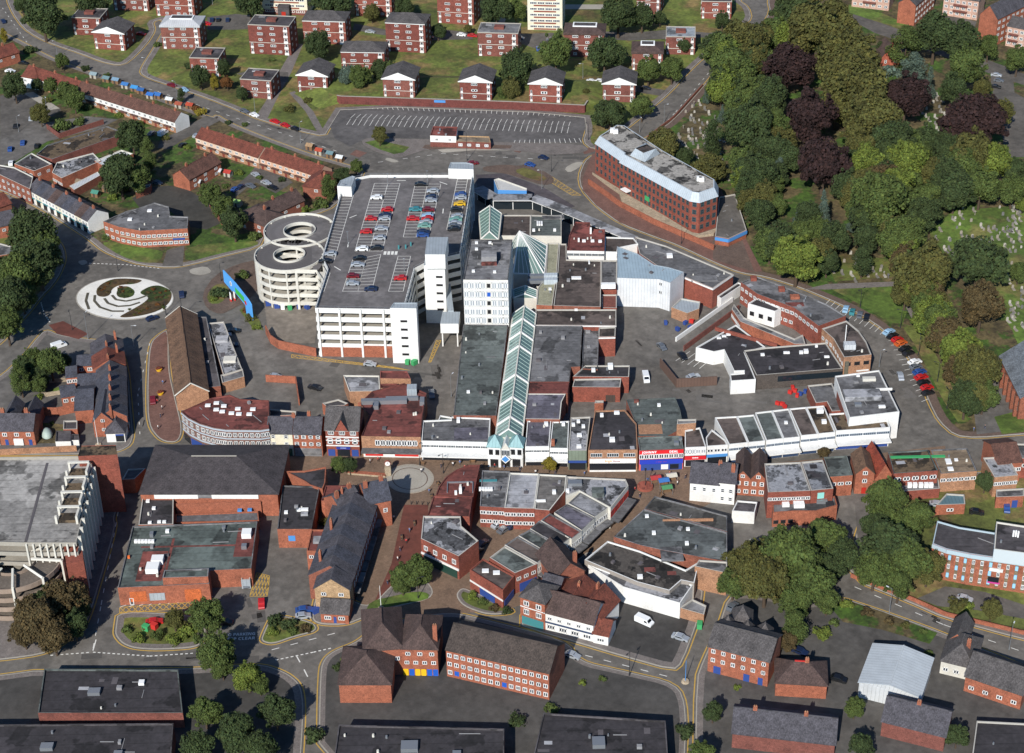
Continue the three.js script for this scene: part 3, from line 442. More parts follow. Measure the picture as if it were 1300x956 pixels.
for (let i = 0; i < 90; i++) { // old repairs in the tarmac
  const S = [[20, 40, 440, 200], [60, 350, 240, 420], [170, 440, 185, 560], [330, 450, 560, 480], [780, 400, 880, 500], [850, 500, 1040, 520], [440, 195, 760, 200], [760, 250, 940, 340], [1090, 410, 1180, 540], [0, 835, 400, 832], [870, 740, 930, 860], [1090, 745, 1290, 825], [260, 640, 340, 800], [540, 430, 575, 520], [950, 690, 1080, 740]][i % 15], u = rnd(), p = P(S[0] + (S[2] - S[0]) * u + rr(-8, 8), S[1] + (S[3] - S[1]) * u + rr(-5, 5)), k = part(road, 'tarmac_patch', unitBar, [A.roadDark, A.lot, A.yard][i % 3]); k.position.set(p[0], 0.002 + (i % 5) * 0.001, p[1]); k.scale.set(rr(1.5, 9), 1, rr(0.8, 3)); k.rotation.y = Math.atan2(-(S[3] - S[1]) * 2, S[2] - S[0]) + rr(-0.1, 0.1); k.castShadow = false;
}
// right-hand street bays
bays(road, [1046, 388, 1124, 428], [1054, 380, 1130, 422], 12, 0, 0.014, [0, 0], 0.16); bays(road, [1128, 432, 1170, 510], [1140, 432, 1184, 504], 12, 0, 0.014, [0, 0], 0.16);
bays(road, [858, 458, 888, 468], [876, 446, 902, 456], 4, 0, 0.014, [0, 0], 0.16);
{ // lettering on the tarmac
  const c = document.createElement('canvas'); c.width = 512; c.height = 256; const x = c.getContext('2d'); x.fillStyle = '#000'; x.fillRect(0, 0, 512, 256); x.fillStyle = '#fff'; x.font = 'bold 104px sans-serif'; x.textAlign = 'center'; x.fillText('NO PARKING', 256, 108, 500); x.fillText('KEEP CLEAR', 256, 226, 500);
  const t = new THREE.CanvasTexture(c), m = new THREE.MeshStandardMaterial({ color: '#d8d6cf', alphaMap: t, alphaTest: 0.5, roughness: 0.95 });
  const text = (px, py, w, h) => { const p = P(px, py), k = part(road, 'road_lettering', new THREE.PlaneGeometry(w, h), m); k.rotation.set(-Math.PI / 2, 0, 0.04); k.position.set(p[0], 0.03, p[1]); };
  text(304, 808, 8.5, 3.8);
}

// ---------- builders for trees, shrubs, cars, lamps, people ----------
function crownGeo(kind, sd, n) {                             // leaf clumps spread through a lumpy crown of radius 1, base at y = 0
  seed = sd; const p = [], c = [], lobes = [];
  const dome = (n, cy, R, sq, l0, l1) => { for (let i = 0; i < n; i++) { const a = rr(0, 6.28), e = rr(-0.5, 1), k = Math.sqrt(Math.max(0, 1 - e * e)), d = R * rr(0.8, 1.08); lobes.push([Math.cos(a) * k * d, cy + e * d * sq, Math.sin(a) * k * d, rr(l0, l1)]); } };
  if (kind === 'broad') { dome(20, 1.0, 0.62, 1.15, 0.2, 0.4); dome(22, 1.0, 0.86, 1.12, 0.07, 0.17); lobes.push([rr(-0.1, 0.1), 1.0, rr(-0.1, 0.1), 0.62], [rr(-0.15, 0.15), 1.35, rr(-0.15, 0.15), 0.5]); }
  else if (kind === 'wide') { dome(22, 0.72, 0.66, 0.72, 0.18, 0.36); dome(20, 0.72, 0.9, 0.7, 0.07, 0.15); lobes.push([0, 0.7, 0, 0.55]); }
  else if (kind === 'cone') { for (let i = 0; i < 30; i++) { const t = i / 30, a = rr(0, 6.28), d = (1 - t) * rr(0.3, 0.62); lobes.push([Math.cos(a) * d, 0.2 + t * 3.1, Math.sin(a) * d, 0.14 + 0.34 * (1 - t)]); } }
  else if (kind === 'tall') { for (let i = 0; i < 26; i++) { const t = rr(0, 1), a = rr(0, 6.28), w = Math.sin(Math.PI * (0.15 + 0.8 * t)), d = w * rr(0.3, 0.7); lobes.push([Math.cos(a) * d, 0.25 + t * 2.5, Math.sin(a) * d, 0.24 + 0.16 * w]); } }
  else { for (let i = 0; i < 12; i++) { const a = rr(0, 6.28), d = rr(0.1, 0.72); lobes.push([Math.cos(a) * d, rr(0.25, 0.6), Math.sin(a) * d, rr(0.24, 0.4)]); } }
  const vol = lobes.map((l) => l[3] ** 2), tot = vol.reduce((a, b) => a + b, 0);
  const u = new THREE.Vector3(), w = new THREE.Vector3(), nn = new THREE.Vector3();
  const ls = kind === 'bush' ? 0.11 : 0.046;
  for (let li = 0; li < lobes.length; li++) {
    const [lx, ly, lz, lr] = lobes[li], m = Math.round(n * vol[li] / tot), tone = rr(0.78, 1.2);
    for (let i = 0; i < m; i++) {
      nn.set(rr(-1, 1), rr(-1, 1), rr(-1, 1)); if (nn.lengthSq() > 1 || nn.lengthSq() < 0.02) { i--; continue; } nn.normalize();
      const d = lr * (1.08 - 0.6 * rnd() ** 1.6), x = lx + nn.x * d, y = Math.max(0.02, ly + nn.y * d * 0.86), z = lz + nn.z * d;
      nn.set(nn.x + rr(-0.9, 0.9), nn.y + rr(-0.6, 1.1), nn.z + rr(-0.9, 0.9)).normalize();
      u.set(rr(-1, 1), rr(-1, 1), rr(-1, 1)).cross(nn).normalize(); w.crossVectors(nn, u);
      const s = ls * rr(0.45, 1.4), s2 = s * rr(0.6, 1), k = tone * rr(0.7, 1.3), g = rr(0.9, 1.1);
      const v = (a, b) => [x + u.x * a + w.x * b, y + u.y * a + w.y * b, z + u.z * a + w.z * b], q = [v(-s, 0), v(0, -s2), v(s, 0), v(0, s2)];
      p.push(...q[0], ...q[1], ...q[2], ...q[0], ...q[2], ...q[3]); for (let j = 0; j < 6; j++) c.push(k * g, k, k * (2 - g));
    }
  }
  const g = new THREE.BufferGeometry(); g.setAttribute('position', new THREE.Float32BufferAttribute(p, 3)); g.setAttribute('color', new THREE.Float32BufferAttribute(c, 3)); g.computeVertexNormals(); return g;
}
const CROWN = { broad: [1, 2, 3, 4].map((i) => crownGeo('broad', i * 101, 13000)), wide: [1, 2, 3].map((i) => crownGeo('wide', i * 131, 12000)), cone: [1, 2].map((i) => crownGeo('cone', i * 171, 7000)), tall: [1, 2].map((i) => crownGeo('tall', i * 191, 8000)), bush: [1, 2, 3].map((i) => crownGeo('bush', i * 211, 700)) };
seed = 99;
const leafMat = (r, g, b) => { const m = new THREE.MeshPhysicalMaterial({ vertexColors: true, roughness: 0.85, side: THREE.DoubleSide, transmission: 0.18, thickness: 0, specularIntensity: 0.4 }); m.color.setRGB(r, g, b); return m; };
const LEAF = { green: leafMat(0.072, 0.1, 0.025), dark: leafMat(0.043, 0.064, 0.021), olive: leafMat(0.086, 0.085, 0.023), lime: leafMat(0.12, 0.155, 0.027), purple: leafMat(0.033, 0.017, 0.016), yellow: leafMat(0.2, 0.16, 0.02), rust: leafMat(0.14, 0.06, 0.018), blue: leafMat(0.085, 0.12, 0.09), brown: leafMat(0.085, 0.062, 0.026), flower: leafMat(0.2, 0.06, 0.04) };
const trunkGeo = (() => { const g = new G(); const seg = (a, b, r0, r1) => { const A1 = new THREE.Vector3(...a), B1 = new THREE.Vector3(...b), c = new THREE.CylinderGeometry(r1, r0, A1.distanceTo(B1), 7, 1, true); c.applyMatrix4(new THREE.Matrix4().compose(A1.clone().add(B1).multiplyScalar(0.5), new THREE.Quaternion().setFromUnitVectors(new THREE.Vector3(0, 1, 0), B1.clone().sub(A1).normalize()), new THREE.Vector3(1, 1, 1))); g.add(c); }; seg([0, 0, 0], [0.02, 0.5, 0], 0.085, 0.06); seg([0.02, 0.5, 0], [0.05, 1, 0.03], 0.06, 0.03); seg([0.02, 0.45, 0], [0.3, 0.95, 0.1], 0.035, 0.015); seg([0.02, 0.48, 0], [-0.3, 0.98, -0.08], 0.035, 0.015); seg([0.02, 0.5, 0], [-0.05, 0.95, 0.3], 0.035, 0.015); seg([0.03, 0.55, 0], [0.08, 1.0, -0.3], 0.032, 0.015); return g.geo(); })();
// crown centre pixel, crown half-width in pixels
function tree(px, py, rx, col, kind = 'broad', label, group, cat = 'tree', hk = 1) {
  const H = { broad: 1.05, wide: 0.75, cone: 1.6, tall: 1.5, bush: 0.35 }[kind], s0 = scaleAt(px, py, 5), r = rx / s0 * (kind === 'bush' ? 1.1 : 1.2);
  const trunk = kind === 'bush' ? 0 : kind === 'cone' || kind === 'tall' ? 0.25 * r : Math.max(0.6, 0.2 * r), yc = trunk + H * r * hk, p = P(px, py, yc);
  const t = thing(kind === 'bush' ? 'shrub' : 'tree', label, cat, group, p[0], 0, p[1], rr(0, 6.28));
  const list = CROWN[kind], cr = part(t, kind === 'bush' ? 'foliage' : 'crown', list[Math.floor(rnd() * list.length)], LEAF[col]); cr.position.y = trunk; cr.scale.set(r * rr(0.92, 1.1), r * hk * rr(1.0, 1.2), r * rr(0.92, 1.1));
  const tr = part(t, kind === 'bush' ? 'stem' : 'trunk', trunkGeo, A.bark), th = kind === 'bush' ? 0.5 * r : trunk + H * r * hk * 0.9; tr.scale.set(r * 0.9, th, r * 0.9);
  return t;
}
// cars: side profile extruded, glass band, wheels
const carGeo = (prof, w, bev) => { const s = new THREE.Shape(prof.map((v) => new THREE.Vector2(v[0], v[1]))); const g = new THREE.ExtrudeGeometry(s, { depth: w - 2 * bev, bevelEnabled: true, bevelSize: bev, bevelThickness: bev, bevelSegments: 2, steps: 1 }); g.translate(0, 0, -(w - 2 * bev) / 2); return g; };
const sideGlass = (q, w) => { const g = new G(); for (const s of [-1, 1]) { const z = s * (w / 2 + 0.012); g.quad(...q.map((v) => [v[0], v[1], z])); } return g; };
const CARS = {
  hatch: { body: carGeo([[-2.0, 0.28], [2.0, 0.28], [2.08, 0.6], [1.95, 0.78], [1.0, 0.95], [0.35, 1.4], [-1.2, 1.44], [-1.85, 1.05], [-2.06, 0.9], [-2.08, 0.5]], 1.72, 0.07), glass: () => { const g = sideGlass([[-1.55, 0.98], [0.85, 0.97], [0.33, 1.32], [-1.15, 1.36]], 1.72); g.quad([1.06, 0.97, 0.7], [1.06, 0.97, -0.7], [0.45, 1.42, -0.6], [0.45, 1.42, 0.6]); g.quad([-1.98, 1.04, -0.68], [-1.98, 1.04, 0.68], [-1.32, 1.46, 0.6], [-1.32, 1.46, -0.6]); return g.geo(); }, wx: 1.28 },
  saloon: { body: carGeo([[-2.2, 0.28], [2.2, 0.28], [2.28, 0.58], [2.15, 0.76], [1.1, 0.92], [0.45, 1.36], [-0.95, 1.38], [-1.65, 0.98], [-2.22, 0.92], [-2.28, 0.5]], 1.78, 0.07), glass: () => { const g = sideGlass([[-1.35, 0.96], [0.95, 0.94], [0.43, 1.28], [-0.92, 1.3]], 1.78); g.quad([1.16, 0.94, 0.72], [1.16, 0.94, -0.72], [0.55, 1.38, -0.62], [0.55, 1.38, 0.62]); g.quad([-1.76, 1.0, -0.7], [-1.76, 1.0, 0.7], [-1.05, 1.4, 0.62], [-1.05, 1.4, -0.62]); return g.geo(); }, wx: 1.38 },
  van: { body: carGeo([[-2.5, 0.35], [2.4, 0.35], [2.48, 0.8], [2.3, 1.05], [1.75, 1.2], [1.25, 1.85], [1.0, 2.0], [-2.4, 2.02], [-2.52, 1.8]], 1.95, 0.08), glass: () => { const g = sideGlass([[0.5, 1.22], [1.55, 1.22], [1.15, 1.75], [0.5, 1.75]], 1.95); g.quad([1.84, 1.22, 0.8], [1.84, 1.22, -0.8], [1.33, 1.88, -0.72], [1.33, 1.88, 0.72]); return g.geo(); }, wx: 1.55 },
};
for (const k in CARS) CARS[k].glass = CARS[k].glass();
const wheelGeo = new THREE.CylinderGeometry(0.32, 0.32, 0.22, 12).rotateX(Math.PI / 2), lampGeo = new THREE.BoxGeometry(0.12, 0.14, 0.36);
const tyre = M('#1c1c1d', null, 0.9), headMat = M('#d9dde0', null, 0.2), tailMat = M('#8a1414', null, 0.3), carGlass = M('#161b20', null, 0.06);
const PAINT = {}; for (const [k, v] of Object.entries({ red: '#b01f20', silver: '#b6bcc2', white: '#e6e8e8', black: '#191a1d', blue: '#2a4a86', navy: '#1b2744', grey: '#5d6268', green: '#6f9a90', teal: '#3a7d84', yellow: '#cfa624', maroon: '#6d1a22', orange: '#c05a26', skyblue: '#8fb2cc' })) PAINT[k] = new THREE.MeshPhysicalMaterial({ color: new THREE.Color(v), roughness: 0.35, metalness: k === 'silver' ? 0.4 : 0, clearcoat: 0.8, clearcoatRoughness: 0.08 });
function car(px, py, dx, dy, col, where, group, h = 0, type = rnd() < 0.6 ? 'hatch' : 'saloon') {
  const a = P(px, py, h + 0.6), b = P(px + dx, py + dy, h + 0.6), c = CARS[type];
  const t = thing(type === 'van' ? 'parked_van' : 'car', `${col === 'skyblue' ? 'pale blue' : col} ${type === 'van' ? 'panel van' : type === 'hatch' ? 'hatchback car' : 'saloon car'} ${where}`, type === 'van' ? 'van' : 'car', group, a[0], h, a[1], -Math.atan2(b[1] - a[1], b[0] - a[0]));
  part(t, 'body', c.body, PAINT[col]); part(t, 'glazing', c.glass, carGlass);
  for (const [x, z] of [[1, 1], [1, -1], [-1, 1], [-1, -1]]) { const w = part(t, 'wheel', wheelGeo, tyre); w.position.set(x * c.wx, 0.32, z * 0.78); }
  for (const z of [1, -1]) { part(t, 'headlight', lampGeo, headMat).position.set(type === 'van' ? 2.4 : type === 'hatch' ? 1.99 : 2.19, 0.68, z * 0.6); part(t, 'tail_light', lampGeo, tailMat).position.set(type === 'van' ? -2.48 : type === 'hatch' ? -2.05 : -2.23, 0.8, z * 0.62); }
  return t;
}
// street lamp
const poleG = new THREE.CylinderGeometry(0.06, 0.11, 1, 8).translate(0, 0.5, 0), headG = new THREE.BoxGeometry(0.75, 0.14, 0.28), armG = new THREE.CylinderGeometry(0.045, 0.045, 1.3, 6).rotateZ(Math.PI / 2);
function lamp(px, py, hgt, where, dark = true, turn = rr(0, 6.28), twin = false) {
  const p = P(px, py), m = dark ? A.darkMetal : A.steel, t = thing('street_lamp', `${twin ? 'twin-headed' : 'single-headed'} ${dark ? 'dark' : 'grey'} street lamp ${where}`, 'street lamp', 'street lamps', p[0], 0.1, p[1], turn);
  part(t, 'pole', poleG, m).scale.y = hgt;
  for (const s of twin ? [1, -1] : [1]) { part(t, 'arm', armG, m).position.set(s * 0.65, hgt - 0.05, 0); part(t, 'lamp_head', headG, dark ? A.darkMetal : M('#c9ccce', null, 0.4)).position.set(s * 1.4, hgt, 0); }
  part(t, 'base_plate', new THREE.CylinderGeometry(0.16, 0.18, 0.9, 8).translate(0, 0.45, 0), m);
}
// people: one joined skin over a few tapered bones
function personGeo(pose) {
  const B = [[[0, 0.98, 0], [0, 1.42, 0], 0.15, 0.17], [[0, 1.42, 0], [0, 1.58, 0], 0.07, 0.06], [[0, 1.64, 0.01], [0, 1.7, 0.0], 0.1, 0.105]];
  for (const s of [-1, 1]) { const st = pose * s * 0.24; B.push([[s * 0.1, 0.95, 0], [s * 0.1, 0.5, st * 0.6], 0.1, 0.07], [[s * 0.1, 0.5, st * 0.6], [s * 0.1, 0.08, st], 0.066, 0.05], [[s * 0.1, 0.06, st], [s * 0.11, 0.05, st + 0.14], 0.05, 0.04], [[s * 0.2, 1.4, 0], [s * 0.25, 1.12, -st * 0.4], 0.06, 0.05], [[s * 0.25, 1.12, -st * 0.4], [s * 0.25, 0.88, -st * 0.7 + 0.05], 0.048, 0.038], [[s * 0.25, 0.86, -st * 0.7 + 0.06], [s * 0.25, 0.78, -st * 0.7 + 0.07], 0.04, 0.03]); }
  const N = 40, mc = new MarchingCubes(N, M('#888888', null), false, false, 60000), S = 0.95, P3 = new THREE.Vector3(), a = new THREE.Vector3(), b = new THREE.Vector3(), q = new THREE.Vector3();
  mc.isolation = 0;
  for (let k = 0; k < N; k++) for (let j = 0; j < N; j++) for (let i = 0; i < N; i++) {
    P3.set((i / N * 2 - 1) * S, (j / N * 2 - 1) * S + 0.9, (k / N * 2 - 1) * S); let d = 9;
    for (const [A1, B1, r0, r1] of B) { a.set(...A1); b.set(...B1); q.subVectors(b, a); const t = Math.max(0, Math.min(1, P3.clone().sub(a).dot(q) / q.lengthSq())), e = P3.distanceTo(q.multiplyScalar(t).add(a)) - (r0 + (r1 - r0) * t); const hh = Math.max(0, Math.min(1, 0.5 + 0.5 * (d - e) / 0.05)); d = d * (1 - hh) + e * hh - 0.05 * hh * (1 - hh); }
    mc.field[i + j * N + k * N * N] = -d;
  }
  mc.update(); const n = mc.count, pos = mc.positionArray.slice(0, n * 3), nor = mc.normalArray.slice(0, n * 3);
  for (let i = 0; i < n; i++) { pos[i * 3] *= S; pos[i * 3 + 1] = pos[i * 3 + 1] * S + 0.9; pos[i * 3 + 2] *= S; }
  const g = new THREE.BufferGeometry(); g.setAttribute('position', new THREE.BufferAttribute(pos, 3)); g.setAttribute('normal', new THREE.BufferAttribute(nor, 3)); return g;
}
const PG = [personGeo(1), personGeo(0.35)];
const dressed = (g, top, leg, hair) => { const q = g.clone(), p = q.attributes.position, c = []; for (let i = 0; i < p.count; i++) { const x = p.getX(i), y = p.getY(i), z = p.getZ(i); const k = y > 1.7 || (y > 1.58 && z < -0.01) ? hair : y > 1.5 || (Math.abs(x) > 0.2 && y < 0.9) ? [0.5, 0.3, 0.22] : y > 0.95 ? top : y > 0.12 ? leg : [0.03, 0.03, 0.03]; c.push(...k); } q.setAttribute('color', new THREE.Float32BufferAttribute(c, 3)); return q; };
const cloth = new THREE.MeshStandardMaterial({ vertexColors: true, roughness: 0.9 });
const PEOPLE = [['dark coat and blue jeans', dressed(PG[0], [0.03, 0.03, 0.04], [0.04, 0.06, 0.12], [0.04, 0.03, 0.02])], ['white top and dark trousers', dressed(PG[1], [0.7, 0.7, 0.68], [0.03, 0.03, 0.04], [0.1, 0.06, 0.03])], ['red jacket and black trousers', dressed(PG[0], [0.45, 0.03, 0.03], [0.02, 0.02, 0.02], [0.05, 0.03, 0.02])], ['blue shirt and grey trousers', dressed(PG[1], [0.08, 0.15, 0.35], [0.12, 0.12, 0.13], [0.2, 0.15, 0.08])]];
function person(px, py, i, where) { const p = P(px, py), t = thing('person', `person in ${PEOPLE[i][0]} ${where}`, 'person', 'people in the streets', p[0], 0.03, p[1], rr(0, 6.28)); part(t, 'body', PEOPLE[i][1], cloth); }

const zc0 = (ox, oy, s) => (...a) => a.map((v, i) => i % 2 ? oy + v / s : ox + v / s);
// ---------- estate of brick flats ----------
function flats(label, [ax, ay, bx, by], n, type, group, o = {}) {
  const y0 = o.y || 0.1, a = P(ax, ay, y0), b = P(bx, by, y0), d = [b[0] - a[0], b[1] - a[1]], L = Math.hypot(...d), D = o.depth || 12, H = n * 2.7 + 0.4, x = L / 2;
  const t = thing('block_of_flats', label, 'flats', group, (a[0] + b[0]) / 2, y0, (a[1] + b[1]) / 2, -Math.atan2(d[1], d[0]));
  const wall = o.wall || [A.brickDark, M('#985547', 'brick'), M('#87493e', 'brick'), M('#935a4d', 'brick')][Math.floor(Math.abs(ax * 7 + ay)) % 4], q = [[-x, 0], [x, 0], [x, -D], [-x, -D]];
  if (type === 'gable') house(t, L, D, H, H + 2.6, { axis: 'z', wall, roof: A.tileGrey, pediment: A.white, ov: 0.6 });
  else if (type === 'hip') house(t, L, D, H, H + 2.4, { type: 'hip', wall, roof: A.tileGrey, ov: 0.3, band: [['f', H - 0.55, H - 0.25, A.white, 0.36]] });
  else if (type === 'mansard') {
    part(t, 'wall', new G().walls(q, 0, H), wall);
    const g = new G(), o1 = inset(q, -0.4), i1 = inset(q, 3.4), lt = o.roof || A.tileDark, s = area(q) < 0;
    for (let i = 0; i < 4; i++) { const j = (i + 1) % 4; g.quad([o1[i][0], H, o1[i][1]], [o1[j][0], H, o1[j][1]], [i1[j][0], H + 1.5, i1[j][1]], [i1[i][0], H + 1.5, i1[i][1]]); } g.walls(o1, H - 0.8, H).cap(o1, H - 0.8, false);
    part(t, 'roof', g, lt); part(t, 'roof_deck', new G().cap(i1, H + 1.48), A.feltDark); part(t, 'monitor', new G().walls(inset(q, 3.6), H + 1.3, H + 1.9).ring(inset(q, 3.6), inset(q, 4.2), H + 1.9), A.whiteMetal);
  } else {
    part(t, 'wall', new G().walls(q, 0, H), wall); const r = inset(q, 0.22), o1 = inset(q, -0.12);
    part(t, 'coping', new G().walls(o1, H - 0.35, H).ring(o1, r, H).walls(r, H - 0.3, H).cap(o1, H - 0.35, false), M('#b3ada2', 'plain')); part(t, 'roof', new G().cap(inset(q, 0.2), H - 0.28), o.roof || A.feltDark);
    part(t, 'tank_room', new G().box(-2.2, 2.2, H - 0.3, H + 0.9, -D / 2 - 1.6, -D / 2 + 1.6), A.brickDark);
    part(t, 'skylight', new G().box(-x + 2.5, -x + 5.5, H - 0.3, H + 0.1, -D + 1.5, -D + 3.2), A.feltLight);
  }
  for (let f = 0; f < n; f++) {
    const y = 0.95 + f * 2.7, cols = f % 2 === 0 ? ['s', 's'] : ['w', 't'];
    const ws = L > 15 ? [-0.22, 0.08] : [-0.04];
    ws.forEach((u, k) => window1(t, f === 0 ? 's' : L > 15 ? cols[k] : f % 2 ? 's' : 'w', u * L, y, 0.01, 0, f === 0 ? 1.5 : f % 2 ? 2.6 : L > 15 ? 1.7 : 2.6, 1.15));
    if (L > 15 && f === 0) window1(t, 's', 0.24 * L, y, 0.01, 0, 1.5, 1.1);
    if (f === (n > 3 ? 2 : 1)) part(t, 'string_course', wallBox(q[0], q[1], [0, 1], f * 2.7 + 0.05, f * 2.7 + 0.25, 0.06), A.offwhite);
    // white stair bay on the right, small white panel on the left
    part(t, 'balcony_panel', wallBox(q[0], q[1], [0, 1], f * 2.7 + 0.1, f * 2.7 + 1.15, 0.3, 0.85, 0.95), A.white); window1(t, 'd', 0.4 * L, f * 2.7 + 1.2, 0.02, 0, L * 0.08, 1.2, 'balcony_opening');
    if (f < 2) { part(t, 'entrance_panel', wallBox(q[0], q[1], [0, 1], f * 2.7 + 0.15, f * 2.7 + 1.0, 0.15, 0.03, 0.1), A.white); window1(t, 'd', -0.435 * L, f * 2.7 + 1.05, 0.02, 0, L * 0.05, 1.5, 'entrance_door'); }
    winRun(t, q[1], q[2], [1, 0], [y, 2.7, 1, 2, 1.3, 1.1, 's']);
    winRun(t, q[3], q[0], [-1, 0], [y, 2.7, 1, 2, 1.3, 1.1, 's']);
  }
}
const GF = 'gabled flats above the car park', FF = 'flat-roofed flats on the estate', HF = 'hipped flats on the estate';
flats('low brick flats with dark flat roof behind a gabled block, beside a big dark tree', [94, 44, 130, 45], 3, 'flat');
flats('gabled brick flats with white pediment beside the estate side road', [121, 62, 160, 64.5], 3, 'gable');
flats('brick flats with pale grey metal mansard roof at the head of the side road', [207, 62, 256, 62.5], 4, 'mansard', null, { roof: M('#c8c9cb', 'sheet', 0.5) });
flats('low brick flats with black flat roof behind three small roadside trees', [243, 96, 280, 97], 3, 'flat');
flats('low brick flats with black flat roof beside the foot path and lock-up', [307, 123.5, 346, 126], 3, 'flat');
flats('five-storey brick flats with dark flat roof beside the long foot path', [318, 68, 370, 70.5], 5, 'flat');
flats('tall brick flats cut by the picture edge, above the gabled block', [145, 13, 190, 14], 4, 'flat');
flats('tall brick flats standing behind the pale mansard-roofed block', [199, 20, 248, 22], 4, 'flat');
flats('hipped grey-roofed flats in front of the cream tower', [386, 55, 440, 56.5], 4, 'hip');
flats('low hipped grey-roofed flats with trees along their front', [434, 88, 489, 89], 3, 'hip');
flats('tall brick flats behind a small bright tree and parking court', [451, 20, 498, 22], 4, 'flat');
flats('five-storey hipped brick flats above the sloping lawn', [491, 65, 541, 67.5], 5, 'hip');
flats('tall brick flats with white stair bay above the short lane of two parked cars', [556, 29, 602, 32], 5, 'flat');
flats('four-storey brick flats with pale grey flat roof on the wide lawn', [607, 71, 658, 72.5], 4, 'flat', null, { roof: A.feltMid });
flats('dark-roofed flats with long white roof monitor between two large trees', [716, 72, 767, 73], 4, 'mansard');
flats('low dark-roofed flats with white roof monitor by the diagonal road', [802, 89, 841, 89.5], 3, 'mansard');
flats('low brick flats with pale flat roof behind the roadside shrubs', [845, 69, 882, 69.5], 3, 'flat', null, { roof: M('#9aa2a8', 'felt') });
flats('tall brick flats half behind the biggest estate tree', [808, 16, 838, 18], 4, 'flat');
flats('brick flats on the corner lawn by the road bend', [890, 23.5, 928, 24], 3, 'flat');
for (const [a, b, c, d] of [[379, 117.5, 417, 119.5], [487, 122.5, 527, 124], [584, 126, 624.5, 127.5], [672, 129, 713, 130.5], [765, 129, 806, 130]]) flats('three-storey gabled brick flats with white pediment above the surface car park', [a, b, c, d], 3, 'gable', GF, { y: a < 400 || a > 760 ? 0.12 : 2.95 });
// cream towers with red bands
for (const [label, a, b, c, d, base] of [['cream concrete tower block with brown bands behind the tank-roofed flats', 670, 38, 714, 39, 0], ['cream concrete tower block with red ground floor and dark porch', 334, 18, 391, 20, 1]]) {
  const A0 = P(a, b), B0 = P(c, d), L = Math.hypot(B0[0] - A0[0], B0[1] - A0[1]), D = 15, n = 11, x = L / 2, t = thing('tower_block', label, 'tower block', null, (A0[0] + B0[0]) / 2, 0.1, (A0[1] + B0[1]) / 2, -Math.atan2(B0[1] - A0[1], B0[0] - A0[0]));
  const q = [[-x, 0], [x, 0], [x, -D], [-x, -D]]; part(t, 'wall', new G().walls(q, 0, n * 2.8 + 1).cap(q, n * 2.8 + 1), A.cream);
  for (let f = 0; f < n; f++) {
    if (f || !base) part(t, 'spandrel_band', wallBox(q[0], q[1], [0, 1], f * 2.8 + 0.2, f * 2.8 + 0.85, 0.06, 0.18, 0.82), M('#8e4a3a', 'plain')); else part(t, 'ground_floor_band', wallBox(q[0], q[1], [0, 1], 0, 2.6, 0.08), A.brickDark);
    winRun(t, q[0], q[1], [0, 1], [f * 2.8 + 1.15, 2.8, 1, 4, L * 0.2, 1.2, 'w', 1, 1]); winRun(t, q[1], q[2], [1, 0], [f * 2.8 + 1.15, 2.8, 1, 3, 2.2, 1.2, 't']);
  }
  if (base) { part(t, 'porch', new G().box(-x * 0.25, x * 0.25, 0, 5.4, 0.1, 3), A.feltDark); window1(t, 'rd', 0, 0.2, 3.02, 0, 2, 2.4); }
}
// pavilion in the surface car park
FB('white and brick kiosk with red-brown roof in the surface car park', [546, 172, 579, 173, 581, 161, 550, 160], 5, { wall: A.white, roof: A.feltRed, trim: A.feltRed, name: 'kiosk', band: [[0, 0, 2.2, A.brickDark]], win: [[0, 2.9, 3, 1, 2, 1.2, 0.9, 's'], [0, 0.1, 3, 1, 2, 1.1, 2, 'd']] });
FB('long low brick toilet block with tan roof beside the white kiosk', [579, 179.5, 623, 181, 621, 173, 579, 172], 3, { wall: A.brickDark, roof: M('#9a8a76', 'felt'), trim: A.tan, name: 'toilet_block', win: [[0, 1, 3, 1, 4, 1.6, 1.2, 'l']] });

// ---------- houses west of the centre ----------
const TW = { win: [['f', 3.1, 3, 1, 2, 1.5, 1.1, 's'], ['f', 0.9, 3, 1, 1, 1.8, 1.2, 't', 2.4, 0.3]], band: [['f', 0.02, 2.05, M('#7b3b30', null, 0.6), 0.12, 0.08, 0.26, 'door'], ['f', 0.02, 2.5, A.brickTan, 0.03, 0, 1, 'brick_base'], ['f', 2.3, 2.62, A.tileBrown, 1.1, 0.04, 0.62, 'porch_roof']] };
row('white-walled terraced house with red tiled roof backing onto the main road', [29, 94, 96, 115], 5, 5, 8, 5, 7.8, { wall: A.white, roof: A.tileRed, group: 'red-roofed white terrace', chim: [[0, -0.5, 1]], every: 2, ...TW });
row('white-walled terraced house with brown tiled roof backing onto the main road', [96, 115, 222, 155], 5, 9, 8, 5, 7.8, { wall: A.white, roof: A.tileBrown, group: 'brown-roofed white terrace', chim: [[0, -0.5, 1]], every: 2, ...TW });
PB('hipped red-roofed end wing of the white terrace', [26, 97, 48, 101], 5, 9, 5.2, 8, { wall: A.white, roof: A.tileRed, type: 'hip', win: [['f', 3, 3, 1, 2, 1.5, 1.1, 's']] });
row('terraced house with red roof and white bays beside the side street', [248, 174, 328, 200], 5, 5, 8, 5, 7.8, { wall: M('#dcc0a8', 'plain'), roof: A.tileRed, group: 'red terrace by the side street', chim: [[0, -0.5, 1]], every: 2, ...TW });
row('terraced house with red roof and tan porches facing the cul-de-sac', [330, 200, 404, 224], 5, 5, 8, 5, 7.8, { wall: M('#d6ad92', 'plain'), roof: A.tileRed, group: 'red terrace by the cul-de-sac', chim: [[0, -0.5, 1]], every: 2, ...TW });
PB('hipped red-roofed brick house at the end of the terrace by the road junction', [384, 236, 418, 240], 5, 14, 5, 8.2, { wall: A.brickOld, roof: A.tileRed, type: 'hip', win: [['f', 3, 3, 1, 1, 1.5, 1.1, 's']], chim: [[0.2, -0.3]] });
